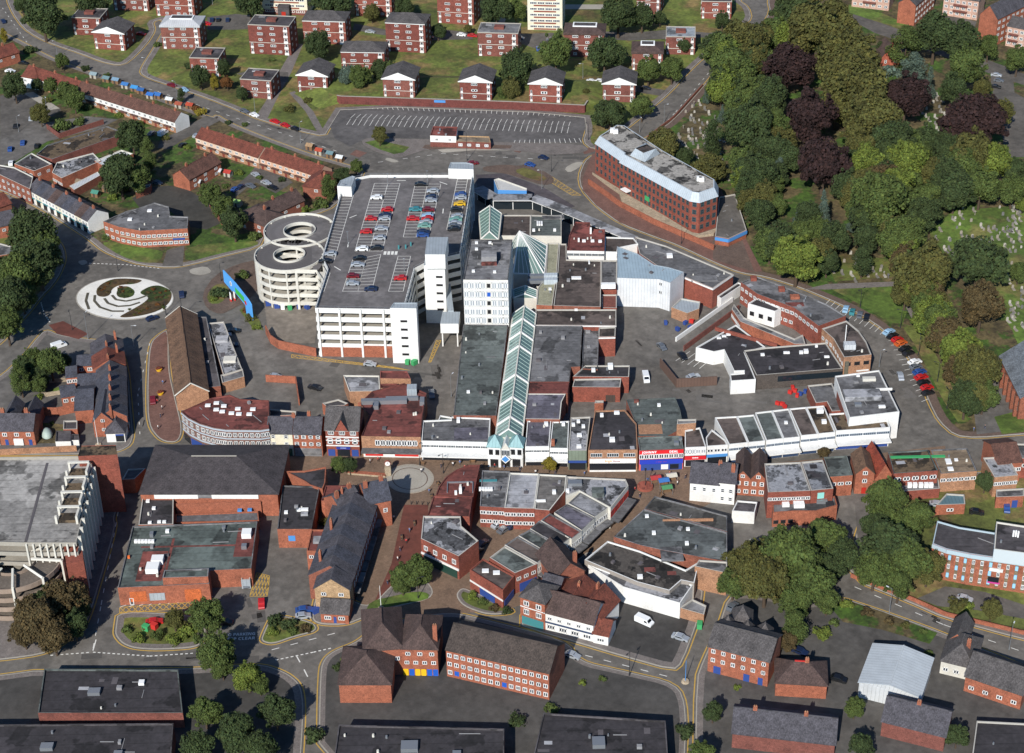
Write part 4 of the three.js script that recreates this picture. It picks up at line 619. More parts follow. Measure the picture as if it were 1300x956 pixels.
PB('semi-detached house with red-brown roof and orange brick gable by the side street', [240, 228, 280, 206], 5, 8.5, 5, 8, { wall: A.brickOr, roof: A.tileBrown, chim: [[-0.3, -0.5], [0.3, -0.5]], win: [['f', 3, 3, 1, 3, 1.5, 1.1, 's'], ['f', 0.8, 3, 1, 3, 1.5, 1.2, 's']] });
PB('hipped brown-roofed brick house tucked behind the spiral ramps', [300, 272, 338, 288], 5, 11, 5, 8, { wall: A.brickOld, roof: A.tileDark, type: 'hip', chim: [[0.1, -0.5]], win: [['f', 3, 3, 1, 2, 1.5, 1.1, 's'], ['f', 0.8, 3, 1, 2, 1.5, 1.2, 's']] });
PB('brown-roofed house with chimney beside the car park hedge', [338, 276, 386, 254], 5, 9, 5, 8, { wall: A.brickOld, roof: A.tileDark, chim: [[-0.1, -0.5], [0.4, -0.5]], win: [['f', 3, 3, 1, 3, 1.5, 1.1, 's']] });
PB('brick corner house with red roof at the picture edge by the main road', [-8, 76, 24, 66], 5, 9, 5, 8, { wall: A.brickOr, roof: A.tileRed, chim: [[0.1, -0.5]], win: [['f', 3, 3, 1, 2, 1.5, 1.1, 's']] });
FB('long low workshop with dark stained flat roof beside the yard', [46, 196, 60, 184, 136, 160, 152, 166, 150, 172, 66, 202], 4.5, { wall: A.brickDark, roof: A.moss, trim: A.feltMid, win: [[5, 1.5, 3, 1, 6, 1.8, 1, 's']] });
FB('small two-storey brick workshop office with dark roof', [18, 208, 43, 217, 66, 208, 40, 194], 6.5, { wall: A.brickOr, roof: A.feltDark, trim: A.offwhite, win: [[0, 1, 2.8, 2, 3, 1.6, 1.1, 's'], [1, 3.8, 2.8, 1, 2, 1.4, 1.1, 's']] });
FB('brick workshop with patched grey roof behind the white-walled terrace', [66, 219, 72, 206, 118, 194, 128, 204, 78, 226], 5, { wall: A.brickOr, roof: A.feltPatch, trim: A.offwhite, win: [[4, 1.6, 3, 1, 5, 1.5, 1.1, 's']] });
FB('workshop with bright white sheet roof beside the poplars', [120, 204, 154, 190, 169, 195, 132, 211], 5, { wall: A.brickOr, roof: A.sheetWhite, trim: A.offwhite });
FB('narrow lean-to with white sheet roof behind the terrace', [88, 236, 124, 218, 128, 222, 94, 241], 3.4, { wall: A.brickOld, roof: A.sheetWhite, trim: A.offwhite, par: 0.15 });
FB('brick shop row with dark flat roof at the picture edge', [-20, 218, 0, 222, 38, 240, 42, 224, 18, 212, -20, 206], 6.5, { wall: A.brickOld, roof: A.feltDark, trim: A.offwhite, win: [[1, 1, 2.8, 2, 6, 1.4, 1.2, 's'], [0, 1, 2.8, 2, 3, 1.4, 1.2, 's']] });
row(['white-walled shop house with slate roof on the roundabout road', 'white-walled shop house with slate roof on the roundabout road'], [38, 256, 114, 297], 0.1, 9, 9, 5.4, 8.2, { wall: [A.white, A.cream, A.white], roof: [A.slate, A.slateBlue, A.slate, A.tileDark], group: 'white shop terrace', chim: [[0, -0.5, 1.1, 1]], every: 2, win: [['f', 3.3, 3, 1, 2, 1.1, 1.2, 's']], band: [['f', 0.2, 2.3, A.shopDark, 0.08, 0.15, 0.7, 'shop_front'], ['f', 2.35, 2.8, A.teal, 0.14, 0.1, 0.9, 'shop_sign']] });
FB('curved orange brick surgery with grey roof above the roundabout lawn', [131, 281, 151, 288, 178, 293, 238, 290, 239, 275, 216, 274, 214, 262, 196, 257, 176, 264, 160, 268], 7, { wall: A.brickOr, roof: A.felt, trim: A.feltMid, name: 'surgery', win: [[0, 1, 3, 2, 3, 1.5, 1.2, 's'], [1, 1, 3, 2, 4, 1.5, 1.2, 's'], [2, 1, 3, 2, 9, 1.5, 1.2, 's']], band: [[2, 3.2, 3.6, A.stone], [1, 3.2, 3.6, A.stone], [2, 2.6, 3.4, A.blueDk, 0.2, 0.66, 0.92, 'sign_board']], plant: [[190, 268, 1.6, 1.6, 0.5, A.whiteMetal, 'skylight'], [165, 279, 1.6, 1.6, 0.5, A.whiteMetal, 'skylight']] });
FB('small flat-roofed store in the surgery yard', [172, 244, 190, 237, 192, 233, 174, 238], 3, { wall: A.brickOld, roof: A.feltMid });
// street of brick terraces near the lower left
row(['pair of bay-fronted brick houses with slate roof behind the low brick wall'], [-14, 565, 46, 565], 0.1, 2, 9, 5.4, 8.6, { wall: A.brickOr, roof: A.slate, group: 'bay-fronted brick houses', chim: [[0.1, -0.55, 1.4, 1.2]], every: 1, win: [['f', 3.3, 3, 1, 2, 1.4, 1.3, 's'], ['f', 0.5, 3, 1, 1, 2.2, 1.6, 't', 0.5, 3]], band: [['f', 0.3, 2.5, A.white, 0.5, 0.1, 0.5, 'bay_window'], ['f', 0.05, 2.1, A.blueDk, 0.06, 0.72, 0.86, 'door']] });
for (const [a, b, c, d] of [[4, 530, 22, 530], [30, 530, 46, 530]]) PB('slate-roofed rear wing of the bay-fronted brick houses', [a, b, c, d], 5, 8, 5, 7.6, { axis: 'z', wall: A.brickOr, roof: A.slate, group: 'rear wings' });
{
  const zT = zc0(0, 420, 5.917);
  row('slate-roofed brick terraced house with tall chimney facing the paved street', [...zT(952, 640), ...zT(942, 270)], 6, 5, 9, 6, 9, { wall: A.brickOr, roof: [A.slateBlue, A.slate, A.slateBlue], jit: 0.1, group: 'slate terrace facing the paved street', chim: [[-0.5, -0.5, 1.6, 1.1]], win: [['f', 3.6, 3, 1, 2, 1.1, 1.5, 'c']], band: [['f', 0.3, 2.6, A.shopDark, 0.1, 0.1, 0.9, 'shop_front']] });
  row(['slate-roofed old brick house by the roundabout corner', 'red-patched old brick house by the roundabout corner'], [...zT(940, 255), ...zT(915, 60)], 6, 2, 10, 6, 8.6, { wall: A.brickOr, roof: [A.tileRed, A.slate], chim: [[-0.4, -0.5, 1.4, 1.1], [0.3, -0.2, 1.4, 1]] });
  PB('white-painted corner shop with stepped slate roof at the street corner', [...zT(806, 838), ...zT(945, 834)], 0.1, 8, 3.6, 6.4, { wall: A.white, roof: A.slate, type: 'hip', name: 'corner_shop', band: [['f', 0.3, 2.4, A.shopDark, 0.1, 0.5, 0.95, 'shop_front'], ['f', 2.5, 3, A.blueDk, 0.15, 0.5, 0.95, 'shop_sign']] });
  PB('orange brick gable wing with slate roof behind the corner shop', [...zT(715, 800), ...zT(866, 790)], 0.1, 13, 5.6, 9, { wall: A.brickOr, roof: A.slateBlue, axis: 'z', ov: 0.15, win: [['f', 5.4, 3, 1, 1, 1.2, 1.1, 's'], ['f', 2.2, 3, 1, 1, 1.2, 1.1, 's']] });
  PB('long slate-roofed wing with tall orange brick side behind the slate terrace', [...zT(578, 700), ...zT(715, 690)], 0.1, 14, 5, 8, { wall: A.brickOr, roof: A.slateBlue, ov: 0.2 });
  for (const [l, a, b, c, d] of [['upper brick rear wing with slate roof and white windows', 590, 352, 716, 345], ['middle brick rear wing with slate roof and two windows', 597, 498, 748, 488], ['small brick privy wing with slate roof', 510, 440, 592, 432], ['low dark-roofed rear link wing', 476, 590, 590, 570]]) PB(l, [...zT(a, b), ...zT(c, d)], 0.1, 7, 4.4, 6.2, { wall: A.brickOr, roof: A.slateBlue, ov: 0.15, win: [['f', 2.4, 3, 1, 2, 1.5, 1.3, 's']] });
  FB('dark felt-roofed brick outhouse behind the orange gable wing', zT(474, 740, 580, 738, 580, 672, 476, 674), 3, { wall: A.brickOr, roof: A.feltDark });
  FB('whitewashed shed with green-black roof beside the pale covered trailer', zT(415, 832, 530, 830, 530, 748, 420, 750), 3, { wall: A.white, roof: A.feltDark, trim: A.feltDark });
  FB('little dark lean-to beside the whitewashed shed', zT(535, 822, 590, 820, 590, 776, 538, 776), 2.6, { wall: A.white, roof: A.feltDark, trim: A.feltDark });
  { const c = P(...zT(355, 790)), t = thing('covered_trailer', 'trailer under a pale grey-green cover in the back yard', 'trailer', null, c[0], 0.14, c[1], 0.3); part(t, 'cover', new THREE.SphereGeometry(1, 18, 10, 0, 6.3, 0, 1.6).scale(1.7, 2, 2.6).translate(0, 0.4, 0), M('#a8b8b0', 'plain', 0.6)); part(t, 'chassis', new G().box(-1.3, 1.3, 0, 0.4, -2.1, 2.1), A.darkMetal); }
  patch('back_lawn', zT(350, 455, 465, 415, 468, 476, 372, 492), A.lawn); patch('back_patio', zT(330, 372, 505, 352, 508, 384, 350, 396), A.stone);
  patch('back_yard', zT(270, 690, 420, 700, 600, 720, 600, 840, 280, 850), A.earth);
  for (const [l, a] of [['pale stone patio wall behind the slate terrace', [310, 460, 350, 496, 505, 470]], ['orange brick yard wall running from the bay-fronted houses', [275, 640, 440, 640, 580, 610]], ['garden wall beside the willow', [330, 372, 310, 460]]]) { const q = pw(zT(...a)), t = thing('garden_wall', l, 'wall', null, q[0][0], 0.12, q[0][1]); for (let i = 0; i + 1 < q.length; i++) part(t, 'wall_length', new G().bar([q[i][0] - q[0][0], q[i][1] - q[0][1]], [q[i + 1][0] - q[0][0], q[i + 1][1] - q[0][1]], 0.35, 0, l[0] === 'o' ? 3 : 1.4), l[0] === 'o' ? A.brickOr : A.stone); }
}
PB('orange brick house with dark roof at the left edge by the roundabout road', [-12, 290, 20, 283], 5, 10, 5, 8, { wall: A.brickOr, roof: A.slate, win: [['f', 2.6, 3, 1, 3, 1.3, 1.2, 's']] });
PB('brick warehouse gable at the left edge above the roundabout trees', [-14, 268, 14, 258], 6, 10, 6, 8.6, { wall: A.brickOld, roof: A.tileRed });
FB('grey glazed-roof workshop at the left edge beside the trees', [-10, 326, 14, 322, 20, 314, -10, 306], 4, { wall: A.brickOr, roof: A.feltMid });
{ const wl = (label, pts, h, m, w = 0.35) => { const q = pw(pts), t = thing('brick_wall', label, 'wall', null, q[0][0], 0.1, q[0][1]); for (let i = 0; i + 1 < q.length; i++) part(t, 'wall_length', new G().bar([q[i][0] - q[0][0], q[i][1] - q[0][1]], [q[i + 1][0] - q[0][0], q[i + 1][1] - q[0][1]], w, 0, h), m); };
  wl('low brick wall between the bay-fronted houses and the car park deck', [0, 578, 98, 573], 2, A.brickTan); 
  wl('brick wall enclosing the service yard by the white terrace', [132, 158, 76, 176, 60, 164], 2.2, A.brickDark); wl('garden wall beside the surgery yard', [262, 256, 282, 286], 1.8, A.brickOld);
  wl('brown brick wall around the corner of the delivery yard', [838, 466, 859, 492, 910, 489], 3.2, A.timber); wl('orange brick wall along the service road under the car park', [338, 424, 344, 436, 354, 443, 402, 453], 3.2, A.brickOr);
  wl('brick wall with arches below the office terrace', [747, 234, 770, 250, 786, 262, 830, 285, 878, 306, 906, 318], 2.2, A.brickOr, 0.5); wl('brick wall along the road below the office lawn', [1080, 733, 1158, 763, 1200, 782, 1300, 806], 1.2, A.brickOr); wl('brick wall between two yards behind the slate-roofed shops', [338, 485, 376, 487, 380, 515], 2.6, A.brickOr); wl('rubble wall along the cemetery edge by the diagonal road', [822, 176, 856, 150, 892, 110], 1.1, A.brickOld); wl('white-capped ramp wall beside the loading yard', [858, 434, 930, 383], 1.6, A.white, 0.5); wl('brick boundary wall behind the delivery yard ramp', [868, 446, 938, 394], 2, A.brickDark); }

// ---------- shopping centre ----------
const zc = (ox, oy, s) => (...a) => a.map((v, i) => i % 2 ? oy + v / s : ox + v / s);
const zA = zc(560, 190, 3.939), zB = zc(540, 380, 3.939), zC = zc(820, 380, 3.939), zD = zc(310, 400, 3.939), zE = zc(860, 220, 2.9545), zF = zc(560, 590, 3.415), zG = zc(310, 630, 3.939), zH = zc(860, 560, 2.9545), zI = zc(0, 640, 3.939), zJ = zc(0, 440, 3.939), z6 = zc(310, 190, 3.939), zO = zc(740, 160, 6.375), zK = zc(400, 215, 6.167);
function signBoard(o, a, b, out, y0, y1, u0, u1, bg, texts, proud = 0.22) {
  const p = lerp(a, b, u0), q = lerp(a, b, u1), L = Math.hypot(q[0] - p[0], q[1] - p[1]), c = document.createElement('canvas'); c.width = 512; c.height = Math.max(32, Math.round(512 * (y1 - y0) / L)); const x = c.getContext('2d');
  x.fillStyle = bg; x.fillRect(0, 0, c.width, c.height); x.textBaseline = 'middle'; x.textAlign = 'center';
  for (const [s, col, cx, sz = 0.62, w = 0.4, cy = 0.5] of texts) { x.fillStyle = col; x.font = `bold ${Math.round(c.height * sz)}px sans-serif`; x.fillText(s, cx * 512, c.height * cy, w * 512); }
  const t = new THREE.CanvasTexture(c); t.colorSpace = THREE.SRGBColorSpace;
  const k = part(o, 'shop_sign', new THREE.PlaneGeometry(L, y1 - y0), new THREE.MeshStandardMaterial({ map: t, roughness: 0.5 })); k.position.set((p[0] + q[0]) / 2 + out[0] * (proud + 0.004), (y0 + y1) / 2, (p[1] + q[1]) / 2 + out[1] * (proud + 0.004)); k.rotation.y = Math.atan2(out[0], out[1]);
  part(o, 'sign_box', wallBox(a, b, out, y0 + 0.01, y1 - 0.01, proud, u0, u1), A.darkMetal);
}
const circ = (c, r, n = 44) => { const a = []; for (let i = 0; i < n; i++) { const t = -i / n * 2 * Math.PI; a.push([c[0] + r * Math.cos(t), c[1] + r * Math.sin(t)]); } return a; };
// multi-storey car park
const DK = 17;
{
  const w = pw([400, 391, 512, 393, 526, 341, 545, 331, 584, 322, 600, 222, 470, 222, 450, 226, 434, 240, 409, 327, 416, 341], DK + 1), c = w.reduce((s, v) => [s[0] + v[0] / w.length, s[1] + v[1] / w.length], [0, 0]);
  const t = thing('multi_storey_car_park', 'white multi-storey car park with rows of cars on its open roof deck', 'car park', null, c[0], 0, c[1]), q = w.map((v) => [v[0] - c[0], v[1] - c[1]]), off = c;
  const lot = M('#8b8685', 'asphalt');
  part(t, 'roof_deck', new G().cap(inset(q, 0.25), DK), lot);
  for (let f = 0; f < 6; f++) {
    const y = DK - 3.3 * f - (f ? 0 : 0), qs = inset(q, 0.3); if (y < 0) break;
    part(t, 'floor_slab', new G().walls(qs, y - 0.4, y - 0.01).cap(qs, y - 0.4, false), A.concrete);
    if (f) part(t, 'floor_deck', new G().cap(qs, y - 0.012), A.concrete);
    const pr = inset(q, 0.22); part(t, 'parapet', new G().walls(q, y - 0.8, y + 1).ring(q, pr, y + 1).walls(pr, y, y + 1), f === 0 ? A.white : A.white);
  }
  // steel rail on the deck edge, columns and fins
  const rail = new G(), r0 = inset(q, 0.12); for (let i = 0; i < r0.length; i++) { const a = r0[i], b = r0[(i + 1) % r0.length], L = Math.hypot(a[0] - b[0], a[1] - b[1]); rail.beam([a[0], DK + 1.7, a[1]], [b[0], DK + 1.7, b[1]], 0.08); for (let s = 0; s < L; s += 2.5) { const p = lerp(a, b, s / L); rail.beam([p[0], DK + 1, p[1]], [p[0], DK + 1.7, p[1]], 0.07); } } part(t, 'guard_rail', rail, A.steel);
  const o0 = outward(q, 0); for (const u of [0.015, 0.26, 0.5, 0.76]) part(t, 'fin_column', wallBox(q[0], q[1], o0, 0, DK + 0.9, 0.55, u, u + 0.022), A.white);
  for (let i = 0; i < q.length; i++) { const a = q[i], b = q[(i + 1) % q.length], L = Math.hypot(a[0] - b[0], a[1] - b[1]), o1 = outward(q, i), n = Math.max(1, Math.round(L / 8)); for (let k = 0; k < n; k++) if (i) part(t, 'column', wallBox(a, b, o1, 0, DK + 0.4, 0.12, (k + 0.02) / n, (k + 0.02) / n + 0.7 / L), A.offwhite); }
  part(t, 'brick_plinth', wallBox(q[0], q[1], o0, 0, 4.2, 0.3, 0.52, 1), A.brickOr); part(t, 'brick_plinth', wallBox(q[0], q[1], o0, 0, 3.4, 0.3, 0.03, 0.5), A.brickOr);
  // painted bays, arrows and crossing on the deck
  const y = DK + 0.012, BY = (l1, l2, n) => { bays(t, l1, l2, n, DK, y, off, 0.15); const a = pw(l1, DK), b = pw(l2, DK); stripe(t, a[0], a[1], 0.15, y, A.paint, off); stripe(t, b[0], b[1], 0.15, y, A.paint, off); };
  BY(zK(215, 955, 300, 690), zK(335, 955, 400, 690), 11); BY(zK(335, 955, 400, 690), zK(443, 955, 515, 665), 11);
  BY(zK(312, 640, 465, 110), zK(425, 640, 570, 110), 24); BY(zK(425, 640, 570, 110), zK(525, 640, 665, 110), 24);
  BY(zK(690, 530, 783, 115), zK(790, 530, 880, 115), 18); BY(zK(790, 530, 880, 115), zK(890, 530, 985, 115), 18);
  BY(zK(70, 955, 118, 810), zK(30, 955, 75, 810), 5); BY(zK(150, 710, 305, 185), zK(55, 690, 205, 190), 22); BY(zK(1030, 470, 1115, 75), zK(1125, 470, 1195, 75), 17); BY(zK(575, 955, 650, 680), zK(690, 955, 748, 680), 11);
  for (let i = 0; i < 4; i++) { const [a, b] = pw(zK(545 + i * 29, 668, 550 + i * 29, 642), DK); stripe(t, a, b, 0.9, y + 0.003, A.paint, off, 'crossing_bar'); }
  for (const [a, b, d, e] of [[255, 610, 262, 572], [1000, 345, 1004, 308], [270, 380, 325, 358], [640, 88, 710, 88], [975, 98, 1035, 118], [150, 760, 200, 790]]) { const [m, n] = pw(zK(a, b, d, e), DK); stripe(t, m, n, 0.35, y + 0.003, A.paint, off, 'arrow_marking'); }
  // lamp masts and shelters
  for (const [a, b] of [[260, 590], [880, 110], [570, 130], [955, 250], [700, 800], [230, 210]]) { const [p] = pw(zK(a, b), DK), k = part(t, 'deck_lamp', poleG, A.steel); k.position.set(p[0] - c[0], DK, p[1] - c[1]); k.scale.y = 5; part(k, 'lamp_head', headG, A.steel).position.set(0, 1, 0); k.children[0].scale.y = 0.2; }
  for (const [a, b] of [[710, 620], [750, 600], [655, 625]]) { const [p] = pw(zK(a, b), DK), k = part(t, 'ticket_machine', new G().box(-0.25, 0.25, 0, 1.5, -0.2, 0.2), A.teal); k.position.set(p[0] - c[0], DK, p[1] - c[1]); }
  // stair towers
  const tower = (pts, h, m, rf, wins) => { const z = pw(pts, h).map((v) => [v[0] - c[0], v[1] - c[1]]), k = part(t, 'stair_tower', new G().walls(z, 0, h), m); part(k, 'tower_roof', new G().cap(inset(z, 0.3), h - 0.3).walls(inset(z, 0.3), h - 0.3, h).ring(z, inset(z, 0.3), h), rf); for (const [e, ...r] of wins) winRun(k, z[e], z[e + 1], outward(z, e), r); return k; };
  tower([495, 391, 528.5, 391.5, 530, 384, 500, 384], 20.6, A.white, A.sheetGrey, [[0, 3, 3.1, 5, 1, 2.2, 0.8, 'k']]);
  tower([538, 337, 564.5, 337.5, 568, 322, 541, 321], 22, A.white, A.sheetGrey, [[0, 5, 3.1, 5, 1, 2.2, 0.8, 'k', 3, 0]]);
  { const z = pw([539.5, 323, 565, 323, 569, 301, 542, 301], 27).map((v) => [v[0] - c[0], v[1] - c[1]]); const k = part(t, 'lift_head', new G().walls(z, 21.6, 27), A.white); part(k, 'lift_roof', new G().cap(z, 27.02), A.sheetGrey); }
  tower([569, 214, 601, 215, 601, 208, 592, 206, 572, 206], 21, A.white, A.sheetGrey, []);
  tower([428, 236, 446, 237, 451, 224, 447, 223, 432, 229], 21, A.white, A.sheetGrey, []);
  // link bridge to the tower
  { const z = pw([559, 411, 582, 411, 584, 396, 562, 396], 9).map((v) => [v[0] - c[0], v[1] - c[1]]); const k = part(t, 'link_bridge', new G().prism(z, 5.4, 9).cap(z, 5.4, false), A.white); part(k, 'bridge_roof', new G().cap(inset(z, -0.05), 9.03), A.sheetGrey); for (const i of [0, 1]) part(k, 'bridge_leg', new G().box(z[i][0] - 0.2 + (i ? -0.5 : 0.5), z[i][0] + 0.2 + (i ? -0.5 : 0.5), 0, 5.4, z[i][1] - 1, z[i][1] - 0.6), A.white);
    const s = pw([569, 396, 576, 396, 572, 362, 563, 362], 9).map((v) => [v[0] - c[0], v[1] - c[1]]); part(k, 'bridge_ramp', new G().prism(s, 6, 9.5), A.sheetGrey); }
  // two spiral ramps
  for (const [px, py, h, R, r, lv] of [[380, 290, 15.5, 12.6, 5.4, 5], [367, 321, 15.5, 12, 5.2, 5]]) {
    const m = P(px, py, h), cc = [m[0] - c[0], m[1] - c[1]], k = part(t, 'spiral_ramp', new G().cap(circ(cc, r - 0.3, 30), 0.05), A.felt);
    for (let f = 0; f < lv; f++) { const yy = h - 1 - f * 3.1, oR = circ(cc, R), oi = circ(cc, R - 0.35), iR = circ(cc, r), ii = circ(cc, r + 0.3); if (yy < 0.5) break;
      part(k, 'ramp_deck', new G().ring(oi, ii, yy), f ? A.concrete : lot); part(k, 'ramp_soffit', new G().ring(oi, ii, yy - 0.35), A.concrete);
      part(k, 'outer_parapet', new G().walls(oR, yy - 0.55, yy + 0.75).ring(oR, oi, yy + 0.75).walls(oi, yy, yy + 0.75), A.offwhite); part(k, 'inner_parapet', new G().walls(iR, yy - 0.5, yy + 0.7).ring(ii, iR, yy + 0.7).walls(ii, yy, yy + 0.7), A.offwhite); }
    for (let i = 0; i < 12; i++) { const a = i / 12 * 6.283; part(k, 'ramp_column', new G().bar([cc[0] + Math.cos(a) * (R - 0.8), cc[1] + Math.sin(a) * (R - 0.8)], [cc[0] + Math.cos(a) * (R + 0.06), cc[1] + Math.sin(a) * (R + 0.06)], i % 4 === 1 ? 2.2 : 0.5, 0, h - 0.6), A.offwhite); }
  }
  { // flat approach between ramps and deck
    const z = pw([395, 275, 428, 268, 412, 330, 400, 345, 396, 335], 15.2).map((v) => [v[0] - c[0], v[1] - c[1]]); part(t, 'ramp_link', new G().prism(z, 13.6, 14.54).cap(z, 13.6, false), lot);
    const z2 = pw([374, 342, 402, 342.5, 411, 356, 413, 342], 15.5).map((v) => [v[0] - c[0], v[1] - c[1]]); for (let f = 0; f < 5; f++) part(t, 'link_parapet', new G().walls(z2, 14 - f * 3.1, 15.5 - f * 3.1, [2, 3]).cap(z2, 14.56 - f * 3.1), A.offwhite); for (const i of [0, 1]) part(t, 'column', new G().bar([z2[i][0], z2[i][1]], [z2[i][0] + 0.8, z2[i][1]], 0.6, 0, 14), A.offwhite); }
}
// cars on the deck
{
  const [d0, d1] = [[1, 0.02], [0, 0]], place = (x, y, col) => { const p = zK(x, y); car(p[0], p[1], rnd() < 0.5 ? 6 : -6, 0, col, 'parked on the car park roof deck', 'cars on the roof deck', DK + 0.02); };
  for (const [x, y, col] of [[440, 378, 'red'], [400, 480, 'red'], [368, 615, 'white'], [565, 308, 'red'], [548, 352, 'navy'], [545, 378, 'silver'], [520, 455, 'silver'], [505, 530, 'silver'], [480, 608, 'black'], [480, 212, 'white'], [345, 690, 'black'], [335, 738, 'silver'], [298, 828, 'maroon'], [295, 885, 'silver'], [120, 655, 'silver'], [830, 110, 'black'], [785, 305, 'teal'], [768, 378, 'red'], [920, 162, 'silver'], [910, 210, 'navy'], [908, 235, 'silver'], [890, 308, 'maroon'], [880, 355, 'skyblue'], [880, 378, 'red'], [868, 405, 'silver'], [855, 432, 'green'], [848, 482, 'navy'], [843, 508, 'blue'], [1138, 190, 'blue'], [1140, 214, 'silver'], [1132, 262, 'yellow'], [1108, 310, 'black'], [1112, 360, 'silver'], [1100, 385, 'green'], [1098, 412, 'silver'], [1092, 437, 'grey'], [1085, 460, 'black'], [668, 845, 'red'], [80, 712, 'black'], [435, 930, 'navy']]) place(x, y + 6, col);
}
// white office tower
{
  const t = FB('white panelled office tower with a column of dark squares, above the dark shop roofs', [588, 355, 645, 355.5, 650.5, 304, 597, 304], 24, { wall: M('#dbd8cf', 'plain'), roof: A.feltMid, trim: A.feltMid, name: 'office_tower', cat: 'tower', plant: [[621, 332, 5, 4.5, 3, A.feltMid, 'plant_room'], [605, 309, 1, 1, 0.6], [622, 309, 1, 1, 0.6], [601, 345, 1, 1, 0.6], [628, 346, 1, 1, 0.6], [605, 317, 1, 1, 0.6], [621, 337, 5, 0.4, 1.4, A.feltRed, 'plant_louvre']] });
  const q = t._q, o0 = outward(q, 0), L = Math.hypot(q[1][0] - q[0][0], q[1][1] - q[0][1]), ry = Math.atan2(o0[0], o0[1]);
  for (let f = 0; f < 5; f++) for (let k = 0; k < 8; k++) { const p = lerp(q[0], q[1], (k + 0.5) / 8), y = 7.6 + f * 3.25; if (k === 4) window1(t, f === 3 ? 'bl' : 'k', p[0] + o0[0] * 0.02, y + 0.5, p[1] + o0[1] * 0.02, ry, L / 8 * 0.6, 1.5, 'window'); else window1(t, 'l', p[0] + o0[0] * 0.02, y, p[1] + o0[1] * 0.02, ry, L / 8 * 0.94, 2.5); }
  for (let k = 0; k <= 8; k += 2) part(t, 'mullion', wallBox(q[0], q[1], o0, 6, 23.8, 0.22, Math.max(0, k / 8 - 0.01), Math.min(1, k / 8 + 0.01)), A.white);
  for (let f = 0; f < 6; f++) part(t, 'floor_band', wallBox(q[0], q[1], o0, 6.9 + f * 3.25, 7.45 + f * 3.25, 0.16), A.white);
  for (let f = 0; f < 5; f++) winRun(t, q[1], q[2], outward(q, 1), [8 + f * 3.25, 3, 1, 7, 2, 1.8, 's']);
}
// dark shop roofs either side of the glazed arcade
FB('long dark green-grey mall roof left of the glazed arcade', zB(190, 125, 413, 128, 355, 582, 140, 580), 7.5, { wall: A.brickOld, roof: A.feltGreen, trim: A.felt, par: 0.2, plant: [...zB(215, 468)].length ? [[...zB(215, 466), 1, 1, 0.6], [...zB(330, 290), 3, 0.3, 0.2, A.felt]] : [] });
FB('dark mall roof right of the glazed arcade with long rain stains', zB(540, 132, 785, 132, 774, 336, 728, 338, 720, 412, 512, 412), 7.5, { wall: A.brickOld, roof: A.felt, trim: A.feltMid, par: 0.2 });
FB('red felt mall roof strip beside the glazed arcade', zB(511, 413, 718, 413, 711, 470, 507, 470), 7.4, { wall: A.brickOld, roof: A.feltRed, trim: A.feltRed, par: 0.15 });
FB('pale blue-grey mall roof in front of the red strip', zB(506, 471, 702, 472, 682, 512, 673, 600, 489, 598), 7.5, { wall: A.brickOld, roof: A.feltPurple, trim: A.offwhite, par: 0.2 });
FB('grey-roofed service wing with pipes behind the mall shops', zB(790, 150, 868, 148, 862, 350, 782, 345), 6, { wall: A.brickOld, roof: A.feltMid, trim: A.feltMid });
FB('small brick stair block in the loading yard corner', zB(868, 140, 952, 136, 950, 186, 866, 188), 7.5, { wall: A.brick, roof: A.feltBrown, band: [[2, 6.8, 7.3, A.white]] });
FB('black-roofed brick store with rooftop fans in the loading yard', zB(800, 330, 1022, 330, 1018, 388, 738, 386), 6, { wall: A.brick, roof: A.feltBlack, plant: [[...zB(925, 345), 1.6, 1.6, 1.6], [...zB(840, 360), 1.2, 1.2, 1]] });
FB('grey-roofed brick store with white edge in the loading yard', zB(745, 398, 980, 394, 974, 440, 735, 438), 5.5, { wall: A.brick, roof: A.felt, band: [[2, 0.1, 2.6, A.timberDark, 0.1, 0.1, 0.3, 'roller_door']] });
FB('tiny brick substation with red door beside the black roof', zB(846, 520, 890, 518, 892, 506, 850, 506), 3.5, { wall: A.brickOr, roof: A.felt, cat: 'substation', name: 'substation' });
const SHOP = [A.white, A.shopDark];
FB('flat-roofed mall shop left of the arcade entrance with long white fascia', zB(-20, 708, 318, 716, 326, 594, 132, 586, 128, 600, -12, 606), 6.8, { wall: A.white, roof: A.felt, win: [[0, 4.6, 3, 1, 8, 6, 0.9, 'p']], band: [[0, 3.1, 3.5, A.white, 3.2, 0, 1, 'canopy'], [0, 0.1, 2.9, A.shopDark, 0.1, 0.02, 0.98, 'shop_front']], plant: [[...zB(165, 610), 1, 1.8, 1, A.whiteMetal], [...zB(228, 672), 10, 6.5, 0.06, A.feltPurple, 'roof_panel']] });
FB('dark-roofed mall shop right of the arcade entrance with white fascia', zB(510, 606, 630, 602, 619, 736, 499, 737), 6.8, { wall: A.white, roof: A.feltPurple, win: [[2, 4.8, 3, 1, 3, 4, 0.8, 'p']], band: [[2, 3.1, 3.5, A.white, 2.6, 0, 1, 'canopy'], [2, 0.1, 2.9, A.shopDark, 0.1, 0.02, 0.98, 'shop_front']], plant: [[...zB(604, 630), 1.2, 1.2, 1, A.whiteMetal]] });
FB('green-roofed narrow shop with white fascia and rooftop chimney', zB(636, 611, 719, 608, 713, 746, 622, 744), 6.6, { wall: A.white, roof: A.feltGreen, win: [[2, 4.6, 3, 1, 2, 4, 0.8, 'p']], band: [[2, 3.1, 3.5, A.white, 2.6, 0, 1, 'canopy'], [2, 0.1, 2.9, A.shopDark, 0.1, 0.02, 0.98, 'shop_front']], plant: [[...zB(638, 730), 1, 1, 2, A.brickOr, 'chimney'], [...zB(690, 630), 1, 1, 1]] });
